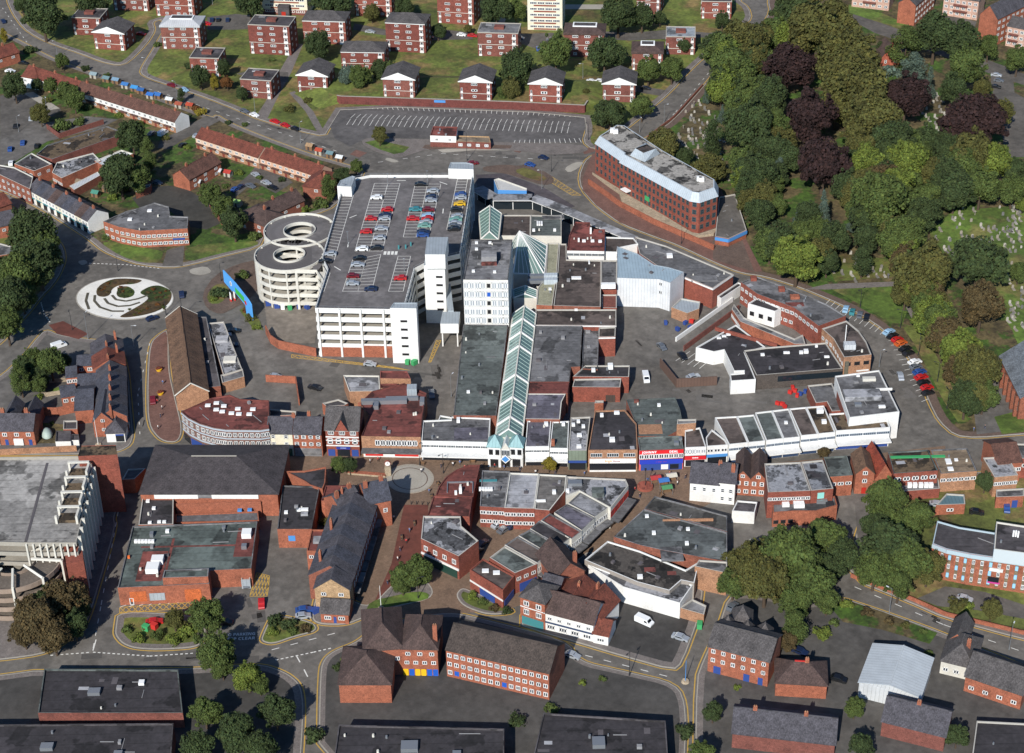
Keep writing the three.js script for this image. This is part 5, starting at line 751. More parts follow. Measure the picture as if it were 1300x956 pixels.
{ const t = FB('patched grey-roofed shop with green panelled front and blue sign', zB(728, 590, 826, 586, 806, 757, 716, 757), 6.8, { wall: M('#7f8a78', 'sheet'), roof: A.feltPatch, band: [[2, 0.1, 2.4, A.shopDark, 0.1, 0.04, 0.96, 'shop_front'], [2, 2.6, 3.3, A.blueDk, 0.3, 0, 1, 'shop_sign']], plant: [[...zB(765, 615), 1, 1, 0.8], [...zB(790, 640), 1, 1, 0.8], [...zB(770, 684), 1.4, 1, 0.8], [...zB(768, 740), 1.4, 1, 0.8], [...zB(740, 632), 1, 1, 0.8]] }); }
{ const t = FB('large black-roofed store with tan brick frame and white shop front', zB(848, 556, 998, 552, 1056, 622, 1062, 753, 814, 755), 7.6, { wall: A.brickTan, roof: A.feltBlack, trim: A.brickTan, win: [[3, 5.2, 3, 1, 3, 3.4, 1.3, 'p']], band: [[3, 0.05, 0.6, A.white, 0.25, 0.03, 0.97, 'stall_riser'], [3, 3.1, 4.6, A.white, 0.3, 0.03, 0.97, 'fascia_board'], [3, 0.6, 3.1, A.shopDark, 0.12, 0.03, 0.97, 'shop_front']], plant: [[...zB(934, 708), 1.6, 1.4, 1], [...zB(882, 584), 1, 1.2, 0.8], [...zB(957, 572), 1.6, 1, 0.8]] }); signBoard(t, t._q[4], t._q[3], outward(t._q, 3), 3.2, 4.5, 0.25, 0.75, '#f2f0ea', [['Bright', '#e8862a', 0.33, 0.8, 0.3], ['House', '#7a2a45', 0.66, 0.8, 0.3]], 0.32); }
{ const t = FB('red and blue fronted shop with bold white lettering on its parapet', zB(1062, 690, 1190, 684, 1280, 682, 1292, 748, 1070, 756), 7.2, { wall: M('#d96a62', 'plain'), roof: A.feltGreen, trim: A.feltGreen, win: [[3, 4.1, 3, 1, 9, 2.2, 1.6, 's']], band: [[3, 0.1, 2.2, A.blueDk, 0.12, 0.02, 0.96, 'shop_front'], [3, 0.3, 2, A.shopDark, 0.16, 0.1, 0.3, 'display_window'], [3, 0.3, 2, A.white, 0.16, 0.34, 0.5, 'display_window']], plant: [[...zB(1255, 725), 1.4, 1.2, 1, A.steel], [...zB(1275, 705), 1, 1, 1, A.steel]] }); const q = t._q; signBoard(t, q[4], q[3], outward(q, 3), 5.9, 7.15, 0.01, 0.99, '#d4232a', [['JOHNNY', '#fff', 0.22, 0.85, 0.36], ['DEAL', '#fff', 0.78, 0.85, 0.3]], 0.2); signBoard(t, q[4], q[3], outward(q, 3), 2.3, 3.9, 0.01, 0.99, '#2a3fae', [['- -----  -- -', '#c9483c', 0.5, 0.5, 0.4]], 0.2); }
FB('green-roofed shop rear with terracotta deck and pale parasols', zB(1005, 502, 1250, 490, 1275, 555, 1290, 640, 1210, 684, 1062, 684, 1054, 630), 6.6, { wall: A.brickOld, roof: A.feltGreen, trim: A.feltGreen, par: 0.25, plant: [[...zB(1125, 650), 7, 5, 0.12, A.brickTan, 'roof_terrace'], [...zB(1168, 533), 1, 1, 0.7], [...zB(1055, 515), 1.4, 1, 0.9, A.brickDark]] });
{ const t = FB('narrow shop with white upper wall and red shop front', zC(195, 655, 270, 640, 302, 738, 195, 742), 6.8, { wall: A.white, roof: A.feltBrown, win: [[2, 4.6, 3, 1, 4, 2, 1.5, 'l']], band: [[2, 0.2, 2.3, A.shopDark, 0.14, 0.05, 0.95, 'shop_front']] }); signBoard(t, t._q[3], t._q[2], outward(t._q, 2), 2.5, 3.9, 0, 1, '#c8242c', [['===', '#fff', 0.5, 0.8, 0.6]]); }
FB('narrow white shop with bright blue fascia beside the long white row', zC(300, 690, 330, 650, 395, 700, 410, 728, 305, 735), 6.4, { wall: A.white, roof: A.feltBrown, win: [[3, 4.2, 3, 1, 3, 2, 1.1, 's']], band: [[3, 2.5, 3.4, A.blue, 0.25, 0, 1, 'shop_sign'], [3, 0.1, 2.4, A.shopDark, 0.1, 0.05, 0.95, 'shop_front']] });
FB('small brick lift housing between the shop roofs', zC(155, 625, 250, 618, 252, 598, 158, 600), 9, { wall: A.brickTan, roof: A.felt });
// upper mall roofs
FB('dark brown mall roof beside the glass gable', zA(305, 326, 448, 326, 446, 430, 292, 430), 8, { wall: A.offwhite, roof: A.feltBrown });
FB('grey-green mall roof with three pale vents', zA(448, 326, 602, 330, 602, 432, 446, 430), 8.1, { wall: A.offwhite, roof: A.feltGreen, plant: [...[482, 492, 503].map((x) => [...zA(x, 372), 0.6, 2.6, 0.6]), [...zA(560, 340), 8, 3, 0.4, A.feltMid, 'roof_panel'], [...zA(463, 407), 1, 1, 0.8], [...zA(568, 406), 1, 1, 0.8]] });
FB('red-brown stepped mall roof with white ventilators', zA(672, 360, 745, 363, 747, 396, 820, 398, 816, 508, 630, 505, 640, 430), 10, { wall: A.white, roof: A.feltRed, trim: A.feltRed, win: [[4, 8, 3, 1, 6, 6, 1.1, 'p']], plant: [[...zA(714, 460), 1.2, 1, 0.7], [...zA(757, 460), 1.2, 1, 0.7], [...zA(795, 462), 1.2, 1, 0.7], [...zA(748, 420), 0.6, 0.6, 2.4], [...zA(688, 460), 0.6, 0.6, 1.4]] });
FB('dark mall roof with white window strip below the walkway', zA(820, 436, 962, 440, 986, 470, 884, 490, 880, 512, 818, 510), 8.6, { wall: A.white, roof: A.feltBrown });
FB('large black-brown mall roof with white skylights beside the cream strip', zA(628, 548, 800, 552, 798, 786, 562, 780, 580, 640, 592, 470, 626, 470), 8.6, { wall: A.brickOld, roof: A.feltBrown, plant: [[...zA(660, 644), 1.1, 1.4, 0.5], [...zA(676, 644), 1.1, 1.4, 0.5], [...zA(692, 644), 1.1, 1.4, 0.5], [...zA(740, 566), 0.5, 2, 0.5]] });
FB('dark-roofed brick mall wing with white plant boxes beside the white hall', zA(801, 552, 880, 552, 878, 672, 801, 672), 9.2, { wall: A.brick, roof: A.felt, plant: [[...zA(818, 690), 2.4, 1.6, 1.6], [...zA(854, 690), 2.4, 1.6, 1.6]] });
FB('brick link building below the white plant boxes', zA(803, 724, 878, 724, 878, 792, 803, 790), 6.5, { wall: A.brick, roof: A.brickDark });
FB('long brown-black mall roof across the head of the loading yard', zA(473, 798, 876, 798, 876, 880, 469, 877), 7.6, { wall: A.brick, roof: A.feltBrown, band: [[2, 7.1, 7.55, A.white, 0.1]], plant: [[...zA(675, 803), 1, 1, 0.6]] });
FB('cream paved roof strip along the glass atrium', zA(532, 466, 590, 466, 576, 638, 556, 780, 476, 776, 484, 690, 522, 640), 8.2, { wall: A.brickOr, roof: M('#b9b69a', 'paving'), plant: [[...zA(485, 640), 7, 1.6, 1.2, A.steel, 'duct'], [...zA(485, 665), 7, 1.6, 1.2, A.steel, 'duct'], [...zA(548, 645), 4.5, 1.8, 1.8, A.sheetBlue, 'cooling_unit'], [...zA(548, 668), 4.5, 1.8, 1.8, A.sheetBlue, 'cooling_unit'], [...zA(545, 700), 1, 1, 0.6]] });
FB('white metal-clad leisure hall with pale blue-grey sheet roof', zA(880, 483, 985, 521, 1066, 575, 1140, 588, 1215, 611, 1146, 666, 1090, 648, 880, 641), 11, { wall: M('#e3e5e6', 'sheet', 0.6), roof: M('#a9bdc8', 'sheet', 0.5), trim: A.sheetGrey, par: 0.15, name: 'leisure_hall', win: [[7, 8.2, 3, 1, 2, 1.2, 1.3, 'k', 12, 1], [5, 5.5, 3.2, 2, 1, 1.4, 1.3, 's', 3, 0]], band: [[7, 0.05, 2.6, A.timberDark, 0.1, 0, 1, 'loading_opening'], [7, 0.05, 2.5, A.blue, 0.2, 0.55, 0.7, 'roller_door'], [7, 0.05, 2.5, A.brick, 0.2, 0.85, 0.95, 'brick_pier']] });
FB('dark-roofed brick shop block behind the white hall with white edge', [806, 300, 846, 312, 931, 348, 905, 366, 868, 351, 838, 340, 812, 322], 8, { wall: A.brick, roof: A.felt, band: [[3, 7.3, 7.9, A.white], [2, 7.3, 7.9, A.white]], plant: [[...zE(100, 395), 9, 4, 0.3, A.feltMid, 'roof_panel'], [850, 326, 2, 2, 1]] });
FB('small pale-roofed delivery office at the foot of the white hall', zA(1152, 788, 1200, 742, 1296, 760, 1290, 795, 1230, 818), 4, { wall: A.brickTan, roof: A.sheetGrey, band: [[0, 0.1, 2.2, A.blue, 0.08, 0.1, 0.5, 'door']] });
FB('dark canopy over the shop entrance near the long curved row', zE(150, 460, 228, 408, 246, 416, 165, 470), 4, { wall: A.white, roof: A.feltDark });
// blue and white pavilion and curved covered walkway by the bus stops
FB('pale pavilion with bright sky-blue front wall at the bus stops', [627, 228, 633, 226, 669, 239, 668.5, 242, 632, 241], 6.5, { wall: A.blue, roof: M('#c7c6c2', 'plain'), trim: A.offwhite, y0: 0, name: 'pavilion' });
{ const q = pw([606, 238, 626, 250, 676, 250, 700, 259, 728, 270, 765, 286, 806, 303], 5.2), t = thing('covered_walkway', 'long curved pale-roofed covered walkway along the bus road', 'walkway', null, q[3][0], 0, q[3][1]);
  const loc = q.map((v) => [v[0] - q[3][0], v[1] - q[3][1]]); for (let i = 0; i + 1 < loc.length; i++) { part(t, 'canopy_roof', new G().bar(loc[i], lerp(loc[i], loc[i + 1], 0.99), 5.4 - i * 0.25, 4.9, 5.2), M('#a8a8ab', 'felt')); for (const u of [0, 0.5]) { const p = lerp(loc[i], loc[i + 1], u); part(t, 'post', new G().box(p[0] - 0.12, p[0] + 0.12, 0, 4.9, p[1] - 0.12, p[1] + 0.12), A.whiteMetal); } part(t, 'canopy_edge', new G().bar(lerp(loc[i], loc[i + 1], 0.01), lerp(loc[i], loc[i + 1], 0.98), 5.6 - i * 0.25, 4.75, 4.9), A.white); part(t, 'glazed_screen', new G().bar(loc[i], loc[i + 1], 0.1, 0.1, 3.2), glassDk); } }
// glass roofs: panes between white bars
function glassRoof(label, L0, L1, R0, R1, e, r, n, ribs = []) {
  const [a, b] = pw([...L0, ...L1], e), [c, d] = pw([...R0, ...R1], e), m = [(a[0] + c[0]) / 2, (a[1] + c[1]) / 2], t = thing('glass_roof', label, 'glass roof', null, m[0], 0, m[1]), S = (v) => [v[0] - m[0], v[1] - m[1]];
  const la = S(a), lb = S(b), ra = S(c), rb = S(d), mid = (p, q) => lerp(p, q, 0.5); part(t, 'wall', new G().walls([la, ra, rb, lb], 0, e), A.offwhite);
  part(t, 'mall_floor', new G().cap([la, ra, rb, lb], 0.1), A.paveTan);
  for (let i = 0; i < n; i++) for (const [p0, p1] of [[la, lb], [ra, rb]]) {
    const u0 = i / n, u1 = (i + 1) / n, e0 = lerp(p0, p1, u0), e1 = lerp(p0, p1, u1), k0 = mid(lerp(la, lb, u0), lerp(ra, rb, u0)), k1 = mid(lerp(la, lb, u1), lerp(ra, rb, u1));
    for (const [v0, v1] of [[0, 0.5], [0.5, 1]]) { const h = (p, k, v) => [p[0] + (k[0] - p[0]) * v, e + (r - e) * v, p[1] + (k[1] - p[1]) * v]; part(t, 'glass_pane', new G().quad(h(e0, k0, v0), h(e1, k1, v0), h(e1, k1, v1), h(e0, k0, v1)), glass); }
    part(t, 'glazing_bar', new G().beam([e0[0], e + 0.05, e0[1]], [k0[0], r + 0.05, k0[1]], ribs.includes(i) ? 0.7 : 0.15), ribs.includes(i) ? A.white : M('#9db3ad', null, 0.5));
  }
  part(t, 'ridge_cap', new G().beam([mid(la, ra)[0], r + 0.08, mid(la, ra)[1]], [mid(lb, rb)[0], r + 0.08, mid(lb, rb)[1]], 0.4), A.offwhite);
  for (const [p, q] of [[la, lb], [ra, rb]]) part(t, 'gutter', new G().bar(p, q, 0.7, e - 0.3, e + 0.1), A.offwhite);
  for (const [p, q] of [[la, ra], [lb, rb]]) { const k = mid(p, q); part(t, 'glass_gable', new G().tri([p[0], e, p[1]], [q[0], e, q[1]], [k[0], r, k[1]], [0, 0], [1, 0], [0, 1]), glass); part(t, 'gable_frame', new G().beam([p[0], e, p[1]], [k[0], r, k[1]], 0.35).beam([q[0], e, q[1]], [k[0], r, k[1]], 0.35), A.white); }
}
glassRoof('long ridged green-glass arcade roof with white ribs between the dark mall roofs', zB(352, 690), zB(440, 70), zB(482, 690), zB(552, 72), 7.8, 10.8, 34, [3, 8, 14, 22, 26, 30]);
glassRoof('short glass gable roof behind the white office tower', zA(200, 445), zA(190, 316), zA(285, 448), zA(300, 318), 9.5, 12.5, 8, []);
glassRoof('cross gable of blue-green glass where the arcade meets the atrium', zA(362, 740), zA(362, 700), zA(478, 742), zA(478, 702), 8, 9.6, 4, []);
{ // tall glass pyramid
  const base = pw(zA(362, 618, 516, 624, 528, 480, 350, 470), 8), ap = P(...zA(392, 408), 15), m = base[0], t = thing('glass_atrium', 'tall glass pyramid atrium with white edges beside the office tower', 'glass atrium', null, m[0], 0, m[1]), B = base.map((v) => [v[0] - m[0], v[1] - m[1]]), a3 = [ap[0] - m[0], 15, ap[1] - m[1]];
  part(t, 'wall', new G().walls(B, 0, 8), A.offwhite);
  for (let i = 0; i < 4; i++) { const p = B[i], q = B[(i + 1) % 4]; for (let k = 0; k < 6; k++) { const u = lerp(p, q, k / 6), v = lerp(p, q, (k + 1) / 6); part(t, 'glass_pane', new G().tri([u[0], 8, u[1]], [v[0], 8, v[1]], a3, [0, 0], [1, 0], [0, 1]), glass); part(t, 'glazing_bar', new G().beam([u[0], 8, u[1]], a3, k ? 0.14 : 0.4), A.white); } part(t, 'base_beam', new G().bar(p, q, 0.5, 7.7, 8.1), A.white); }
  part(t, 'inner_floor', new G().cap(B, 0.1), A.paveTan);
}
// arcade entrance: two teal-capped turrets and a glazed porch
for (const [x0, x1] of [[314, 378], [424, 488]]) { const [a, b] = [zB(x0, 836), zB(x1, 840)]; const t = PB('white entrance turret with teal pyramid roof at the arcade mouth', [...a, ...b], 0.1, 4.6, 7.4, 10.2, { wall: A.white, roof: M('#86b0b2', 'sheet', 0.5), type: 'hip', name: 'entrance_turret', cat: 'turret', group: 'arcade turrets', hip: 2.3, win: [['f', 4.4, 3, 1, 2, 1.2, 1.9, 'k'], ['r', 4.4, 3, 1, 2, 1.2, 1.9, 'k'], ['f', 0.1, 3, 1, 1, 2.4, 2.8, 'k']], band: [['f', 3.2, 3.7, A.white, 0.4, 0, 1, 'canopy']] }); }
{ const t = PB('small glazed porch with blue diamond sign between the two turrets', [...zB(382, 838), ...zB(424, 840)], 0.1, 4, 6.4, 8.8, { wall: A.offwhite, roof: A.white, axis: 'z', name: 'arcade_porch', cat: 'porch', ov: 0.2, win: [['f', 4, 3, 1, 1, 2.8, 2.3, 'p'], ['f', 0.1, 3, 1, 1, 2.8, 2.6, 'k']] }); const d = part(t, 'diamond_sign', new THREE.BoxGeometry(2.2, 2.2, 0.15).rotateZ(Math.PI / 4), A.white); d.position.set(0, 3.6, 0.9); part(d, 'sign_face', new THREE.BoxGeometry(1.6, 1.6, 0.1).rotateZ(Math.PI / 4), A.blue).position.z = 0.1; }

// ---------- brick office with pale blue mansard ----------
{
  const t = FB('long four-storey brick office with pale blue mansard roof by the cemetery', [756, 181, 788, 203, 787, 205, 876, 254, 888, 256, 911, 248, 911, 236, 845, 199, 795, 166, 781, 165], 13, { wall: A.brick, roof: A.feltLight, name: 'office_building', par: 0.01, th: 0.2, trim: A.brick, win: [[0, 1.6, 3, 4, 6, 1.3, 1.7, 'o'], [2, 1.6, 3, 4, 17, 1.3, 1.7, 'o'], [3, 1.6, 3, 4, 1, 1.6, 1.8, 'o'], [4, 1.6, 3, 4, 3, 1.6, 1.8, 'o'], [5, 1.6, 3, 4, 2, 1.6, 1.8, 'o']] });
  const q = t._q, o1 = inset(q, -0.35), i1 = inset(q, 1.3), g = new G(); for (let i = 0; i < q.length; i++) { const j = (i + 1) % q.length; g.quad([o1[i][0], 12.6, o1[i][1]], [o1[j][0], 12.6, o1[j][1]], [i1[j][0], 15.8, i1[j][1]], [i1[i][0], 15.8, i1[i][1]]); } g.ring(i1, inset(q, 1.7), 15.8); part(t, 'mansard', g, A.sheetBlue); part(t, 'upper_roof', new G().walls(inset(q, 1.7), 15.2, 15.8).cap(inset(q, 1.7), 15.2), M('#a9a49c', 'patch'));
  const c = t._c, z = pw(zO(380, 240, 500, 292, 625, 225, 510, 135), 15.2).map((v) => [v[0] - c[0], v[1] - c[1]]), z2 = pw(zO(425, 180, 490, 218, 590, 182, 515, 148), 18.6).map((v) => [v[0] - c[0], v[1] - c[1]]); const pg = new G(); for (let i = 0; i < 4; i++) { const j = (i + 1) % 4; pg.quad([z[i][0], 15.2, z[i][1]], [z[j][0], 15.2, z[j][1]], [z2[j][0], 18.6, z2[j][1]], [z2[i][0], 18.6, z2[i][1]]); } const ph = part(t, 'plant_house', pg, A.sheetBlue); part(ph, 'plant_well', new G().cap(inset(z2, 0.2), 18.3), A.feltBrown);
  for (const [x, y] of [[240, 48], [265, 58], [940, 440], [960, 445]]) { const p = P(...zO(x, y), 15.2), k = part(t, 'roof_unit', new G().box(-0.9, 0.9, 0, 1.5, -0.8, 0.8), A.whiteMetal); k.position.set(p[0] - c[0], 15.2, p[1] - c[1]); }
  const e = outward(q, 2); part(t, 'entrance_canopy', wallBox(q[2], q[3], e, 3.2, 3.6, 2.2, 0.08, 0.17), A.whiteMetal); part(t, 'green_sign', wallBox(q[2], q[3], e, 3.2, 5, 0.3, 0.38, 0.44), A.green);
  FB('low dark-roofed annexe with bright blue fascia beside the brick office', [913, 250, 933, 246, 948, 292, 925, 303, 908, 300], 3.4, { wall: A.brickOr, roof: A.lot, band: [[2, 2, 3.2, A.blue, 0.3], [3, 2, 3.2, A.blue, 0.3]], name: 'office_annexe' });
  const tw = pw([752, 222, 770, 236, 786, 247, 790, 262, 830, 283, 880, 303, 906, 300, 912, 292, 888, 300, 878, 298]); struct('office_terrace', new G().prism(tw, 0.1, 1.1), A.stone);
}
// blue gateway sign
{
  const [a, b] = pw([287, 368, 322, 407]), t = thing('gateway_sign', 'big sky-blue gateway sign board with green panel over the car park entry', 'sign', null, a[0], 0.1, a[1]), d = [b[0] - a[0], b[1] - a[1]], L = Math.hypot(...d); t.rotation.y = -Math.atan2(d[1], d[0]);
  const s = new THREE.Shape([[0, 3.2], [L * 0.3, 3.0], [L * 0.38, 3.9], [L * 0.78, 3.3], [L * 0.78, 0], [L, 0], [L, 6.2], [L * 0.9, 7], [L * 0.45, 8], [0, 7.8]].map((v) => new THREE.Vector2(...v)));
  part(t, 'board', new THREE.ExtrudeGeometry(s, { depth: 0.4, bevelEnabled: false }), M('#58a6ea', null, 0.5));
  const el = (w, h, x, y, m, nm) => { const k = part(t, nm, new THREE.CylinderGeometry(1, 1, 0.06, 28).rotateX(Math.PI / 2), m); k.scale.set(w, h, 1); k.position.set(x, y, 0.44); };
  part(t, 'green_panel', new THREE.BoxGeometry(L * 0.32, 2.1, 0.08), M('#3fb04a', null, 0.5)).position.set(L * 0.6, 5.2, 0.44); el(0.9, 0.9, L * 0.28, 5.8, A.white, 'emblem'); el(0.55, 0.55, L * 0.28, 5.8, M('#2f5f9c', null, 0.5), 'emblem_centre'); el(0.9, 0.8, L * 0.8, 4.5, A.red, 'red_disc');
  for (const x of [0.33, 0.36]) for (const z of [0.2, 1.6]) { const k = part(t, 'post', new THREE.CylinderGeometry(0.16, 0.16, 3.4, 8), A.white); k.position.set(L * x, 1.7, z); part(k, 'post_foot', new THREE.CylinderGeometry(0.24, 0.24, 0.8, 8), A.red).position.y = -1.3; }
}

// ---------- west side of the centre ----------
PB('long brown-tiled gabled hall with tan brick end beside the paved street', [211, 404, 223, 501], 6, 10, 6, 9.6, { wall: A.brickTan, roof: A.tileTan, name: 'gabled_hall', cat: 'hall', barge: A.offwhite, win: [['l', 3, 3, 1, 8, 1.6, 1.4, 's']], chim: [] });
FB('long low dark-roofed store beside the brown-tiled hall', [247, 402, 262, 402, 280, 490, 262, 492], 4.5, { wall: A.brickOld, roof: A.feltDark, trim: A.feltMid });
FB('pale-roofed garage units behind the brown-tiled hall', [264, 410, 284, 408, 308, 470, 284, 478], 3.6, { wall: A.brickTan, roof: A.feltPatch, plant: [[282, 432, 4, 3, 1, A.feltLight], [292, 458, 4, 3, 1, A.offwhite]] });
FB('small flat-roofed tan brick store in the garage yard', [280, 476, 308, 468, 310, 478, 282, 486], 4, { wall: A.brickTan, roof: A.felt });
{ // crescent-fronted shops
  const t = FB('curved shop block with red-brown roof, skylights and pale banded front', zJ(905, 325, 940, 355, 1000, 385, 1070, 405, 1130, 413, 1300, 415, 1345, 408, 1345, 268, 1200, 262, 1150, 240, 1060, 255), 10, { wall: M('#8a6a60', 'brick'), roof: A.feltRed, trim: A.feltRed, name: 'crescent_shops', win: [0, 1, 2, 3, 4, 5].flatMap((e) => [[e, 4.3, 2.9, 2, [2, 2, 3, 3, 6, 2][e], 1.3, 1.5, 's']]), band: [0, 1, 2, 3, 4, 5].flatMap((e) => [[e, 3.5, 4, M('#a9b3bb', null, 0.6), 0.15], [e, 6.4, 6.8, M('#a9b3bb', null, 0.6), 0.15], [e, 9.2, 9.7, M('#a9b3bb', null, 0.6), 0.15], [e, 0.1, 2.7, e === 1 || e === 2 ? A.blueDk : A.shopDark, 0.08, 0.03, 0.97, 'shop_front']]), plant: [[1040, 297], [1083, 285], [1120, 300], [1082, 318], [1112, 328], [1158, 336], [1190, 314], [1195, 340], [1265, 316], [1247, 341]].map(([a, b]) => [...zJ(a, b), 1.6, 1.2, 0.5, A.whiteMetal, 'skylight']) });
}
PB('cream-walled shop with slate roof between the crescent and the brick shop', [...zD(122, 700), ...zD(250, 702)], 0.1, 9, 8, 11, { wall: A.cream, roof: A.slate, butt: true, name: 'shop_house', win: [['f', 3.6, 2.6, 2, 2, 1.3, 1.3, 'c']], band: [['f', 0.1, 2.6, M('#2f5a44', null, 0.6), 0.12, 0.05, 0.95, 'shop_front']], chim: [[0.5, -0.5, 1.2, 1]] });
PB('brick shop with slate roof beside the cream-walled shop', [...zD(252, 703), ...zD(395, 706)], 0.1, 9.5, 8, 11, { wall: A.brickOr, roof: A.slate, butt: true, name: 'shop_house', win: [['f', 3.8, 2.5, 2, 4, 1.3, 1.3, 'c']], band: [['f', 0.1, 2.9, A.feltMid, 0.12, 0.03, 0.97, 'shop_front']], chim: [[0, -0.6, 1.2, 1]] });
{ const t = PB('ornate red and white banded bank-like shop with steep dark gables', [...zD(416, 702), ...zD(580, 706)], 0.1, 11, 9.5, 14, { wall: A.brick, roof: A.tileGrey, name: 'banded_shop', cat: 'shop', win: [['f', 7.6, 3, 1, 3, 1.8, 1.5, 't'], ['f', 4.4, 3, 1, 4, 1.6, 2, 'c']], band: [['f', 6.7, 7.1, A.white], ['f', 9, 9.4, A.white], ['f', 3.6, 4, A.white], ['f', 5.5, 5.8, A.white, 0.06], ['f', 0.1, 2.4, A.blueDk, 0.12, 0.04, 0.25, 'shop_front'], ['f', 0.1, 2.4, A.shopDark, 0.12, 0.32, 0.7, 'shop_front'], ['f', 0.1, 2.4, A.blueDk, 0.12, 0.76, 0.96, 'shop_front']], chim: [[0.48, -0.6, 1, 1]] });
  const d = part(t, 'dormer_gable', new G().tri([-1.9, 9.4, 0.45], [1.9, 9.4, 0.45], [0, 13.2, 0.45], [0, 0], [3.8, 0], [1.9, 4]), A.brick); part(d, 'dormer_roof', new G().quad([-2.3, 9.1, 0.7], [-2.3, 9.1, -5], [0, 13.5, -5], [0, 13.5, 0.7]).quad([2.3, 9.1, -5], [2.3, 9.1, 0.7], [0, 13.5, 0.7], [0, 13.5, -5]), A.tileGrey); const x = t._L / 2; signBoard(t, [-x, 0], [x, 0], [0, 1], 2.6, 3.5, 0.3, 0.72, '#2b3a8c', [['=====', '#cfe0f5', 0.5, 0.7, 0.9]]); }
{ const t = FB('wide red-roofed store with rooftop ducts and long white window band', zD(585, 605, 882, 610, 900, 430, 912, 390, 800, 340, 640, 380, 575, 440, 625, 500), 7.5, { wall: A.brickTan, roof: A.feltRed, trim: A.feltRed, name: 'store', win: [[0, 4.2, 3, 1, 8, 3, 2, 's', 4, 1]], band: [[0, 2.9, 3.3, A.felt, 2.6, 0, 1, 'canopy'], [0, 0.1, 2.7, A.white, 0.1, 0.02, 0.98, 'shop_front'], [0, 0.5, 2.3, A.red, 0.14, 0.05, 0.35, 'display_window'], [0, 0.5, 2.3, A.red, 0.14, 0.55, 0.95, 'display_window']], plant: [[...zD(700, 440), 14, 1.6, 1.4, A.steel, 'duct'], [...zD(790, 425), 10, 1, 1.2, A.steel, 'duct'], [...zD(660, 460), 1.6, 3, 1.4, A.steel, 'duct'], [...zD(890, 440), 1.4, 3, 1.4, A.steel, 'duct'], [...zD(840, 390), 3, 3, 2.4, A.sheetGrey, 'plant_box']] }); }
FB('pale concrete-roofed rear store with tan strip beside the service road', zD(495, 300, 675, 302, 680, 380, 525, 382), 5.5, { wall: A.brickTan, roof: A.feltLight, trim: A.offwhite });
FB('red-roofed tan brick stair block by the service road', zD(680, 278, 815, 280, 832, 318, 680, 316), 7, { wall: A.brickTan, roof: A.feltRed, trim: A.feltRed, win: [[2, 4.5, 3, 1, 1, 1.4, 1.2, 'k', 0, 10]] });
FB('small tan lean-to behind the red-roofed store', zD(680, 344, 765, 342, 770, 366, 682, 366), 6, { wall: A.tan, roof: A.feltRed, trim: A.feltRed });
FB('brick-walled yard store with dark roof behind the brick shop', zD(100, 480, 130, 470, 260, 480, 258, 500, 130, 505), 5, { wall: A.brickOr, roof: A.feltDark });
FB('low black-roofed rear extension behind the banded shop', zD(390, 440, 470, 420, 520, 440, 500, 452, 410, 455), 4, { wall: A.brickOr, roof: A.feltDark });
FB('narrow dark-roofed shop between the red roof and the mall', zD(890, 628, 1040, 632, 1046, 512, 980, 500, 965, 540, 905, 545), 6, { wall: A.white, roof: A.feltGreen });

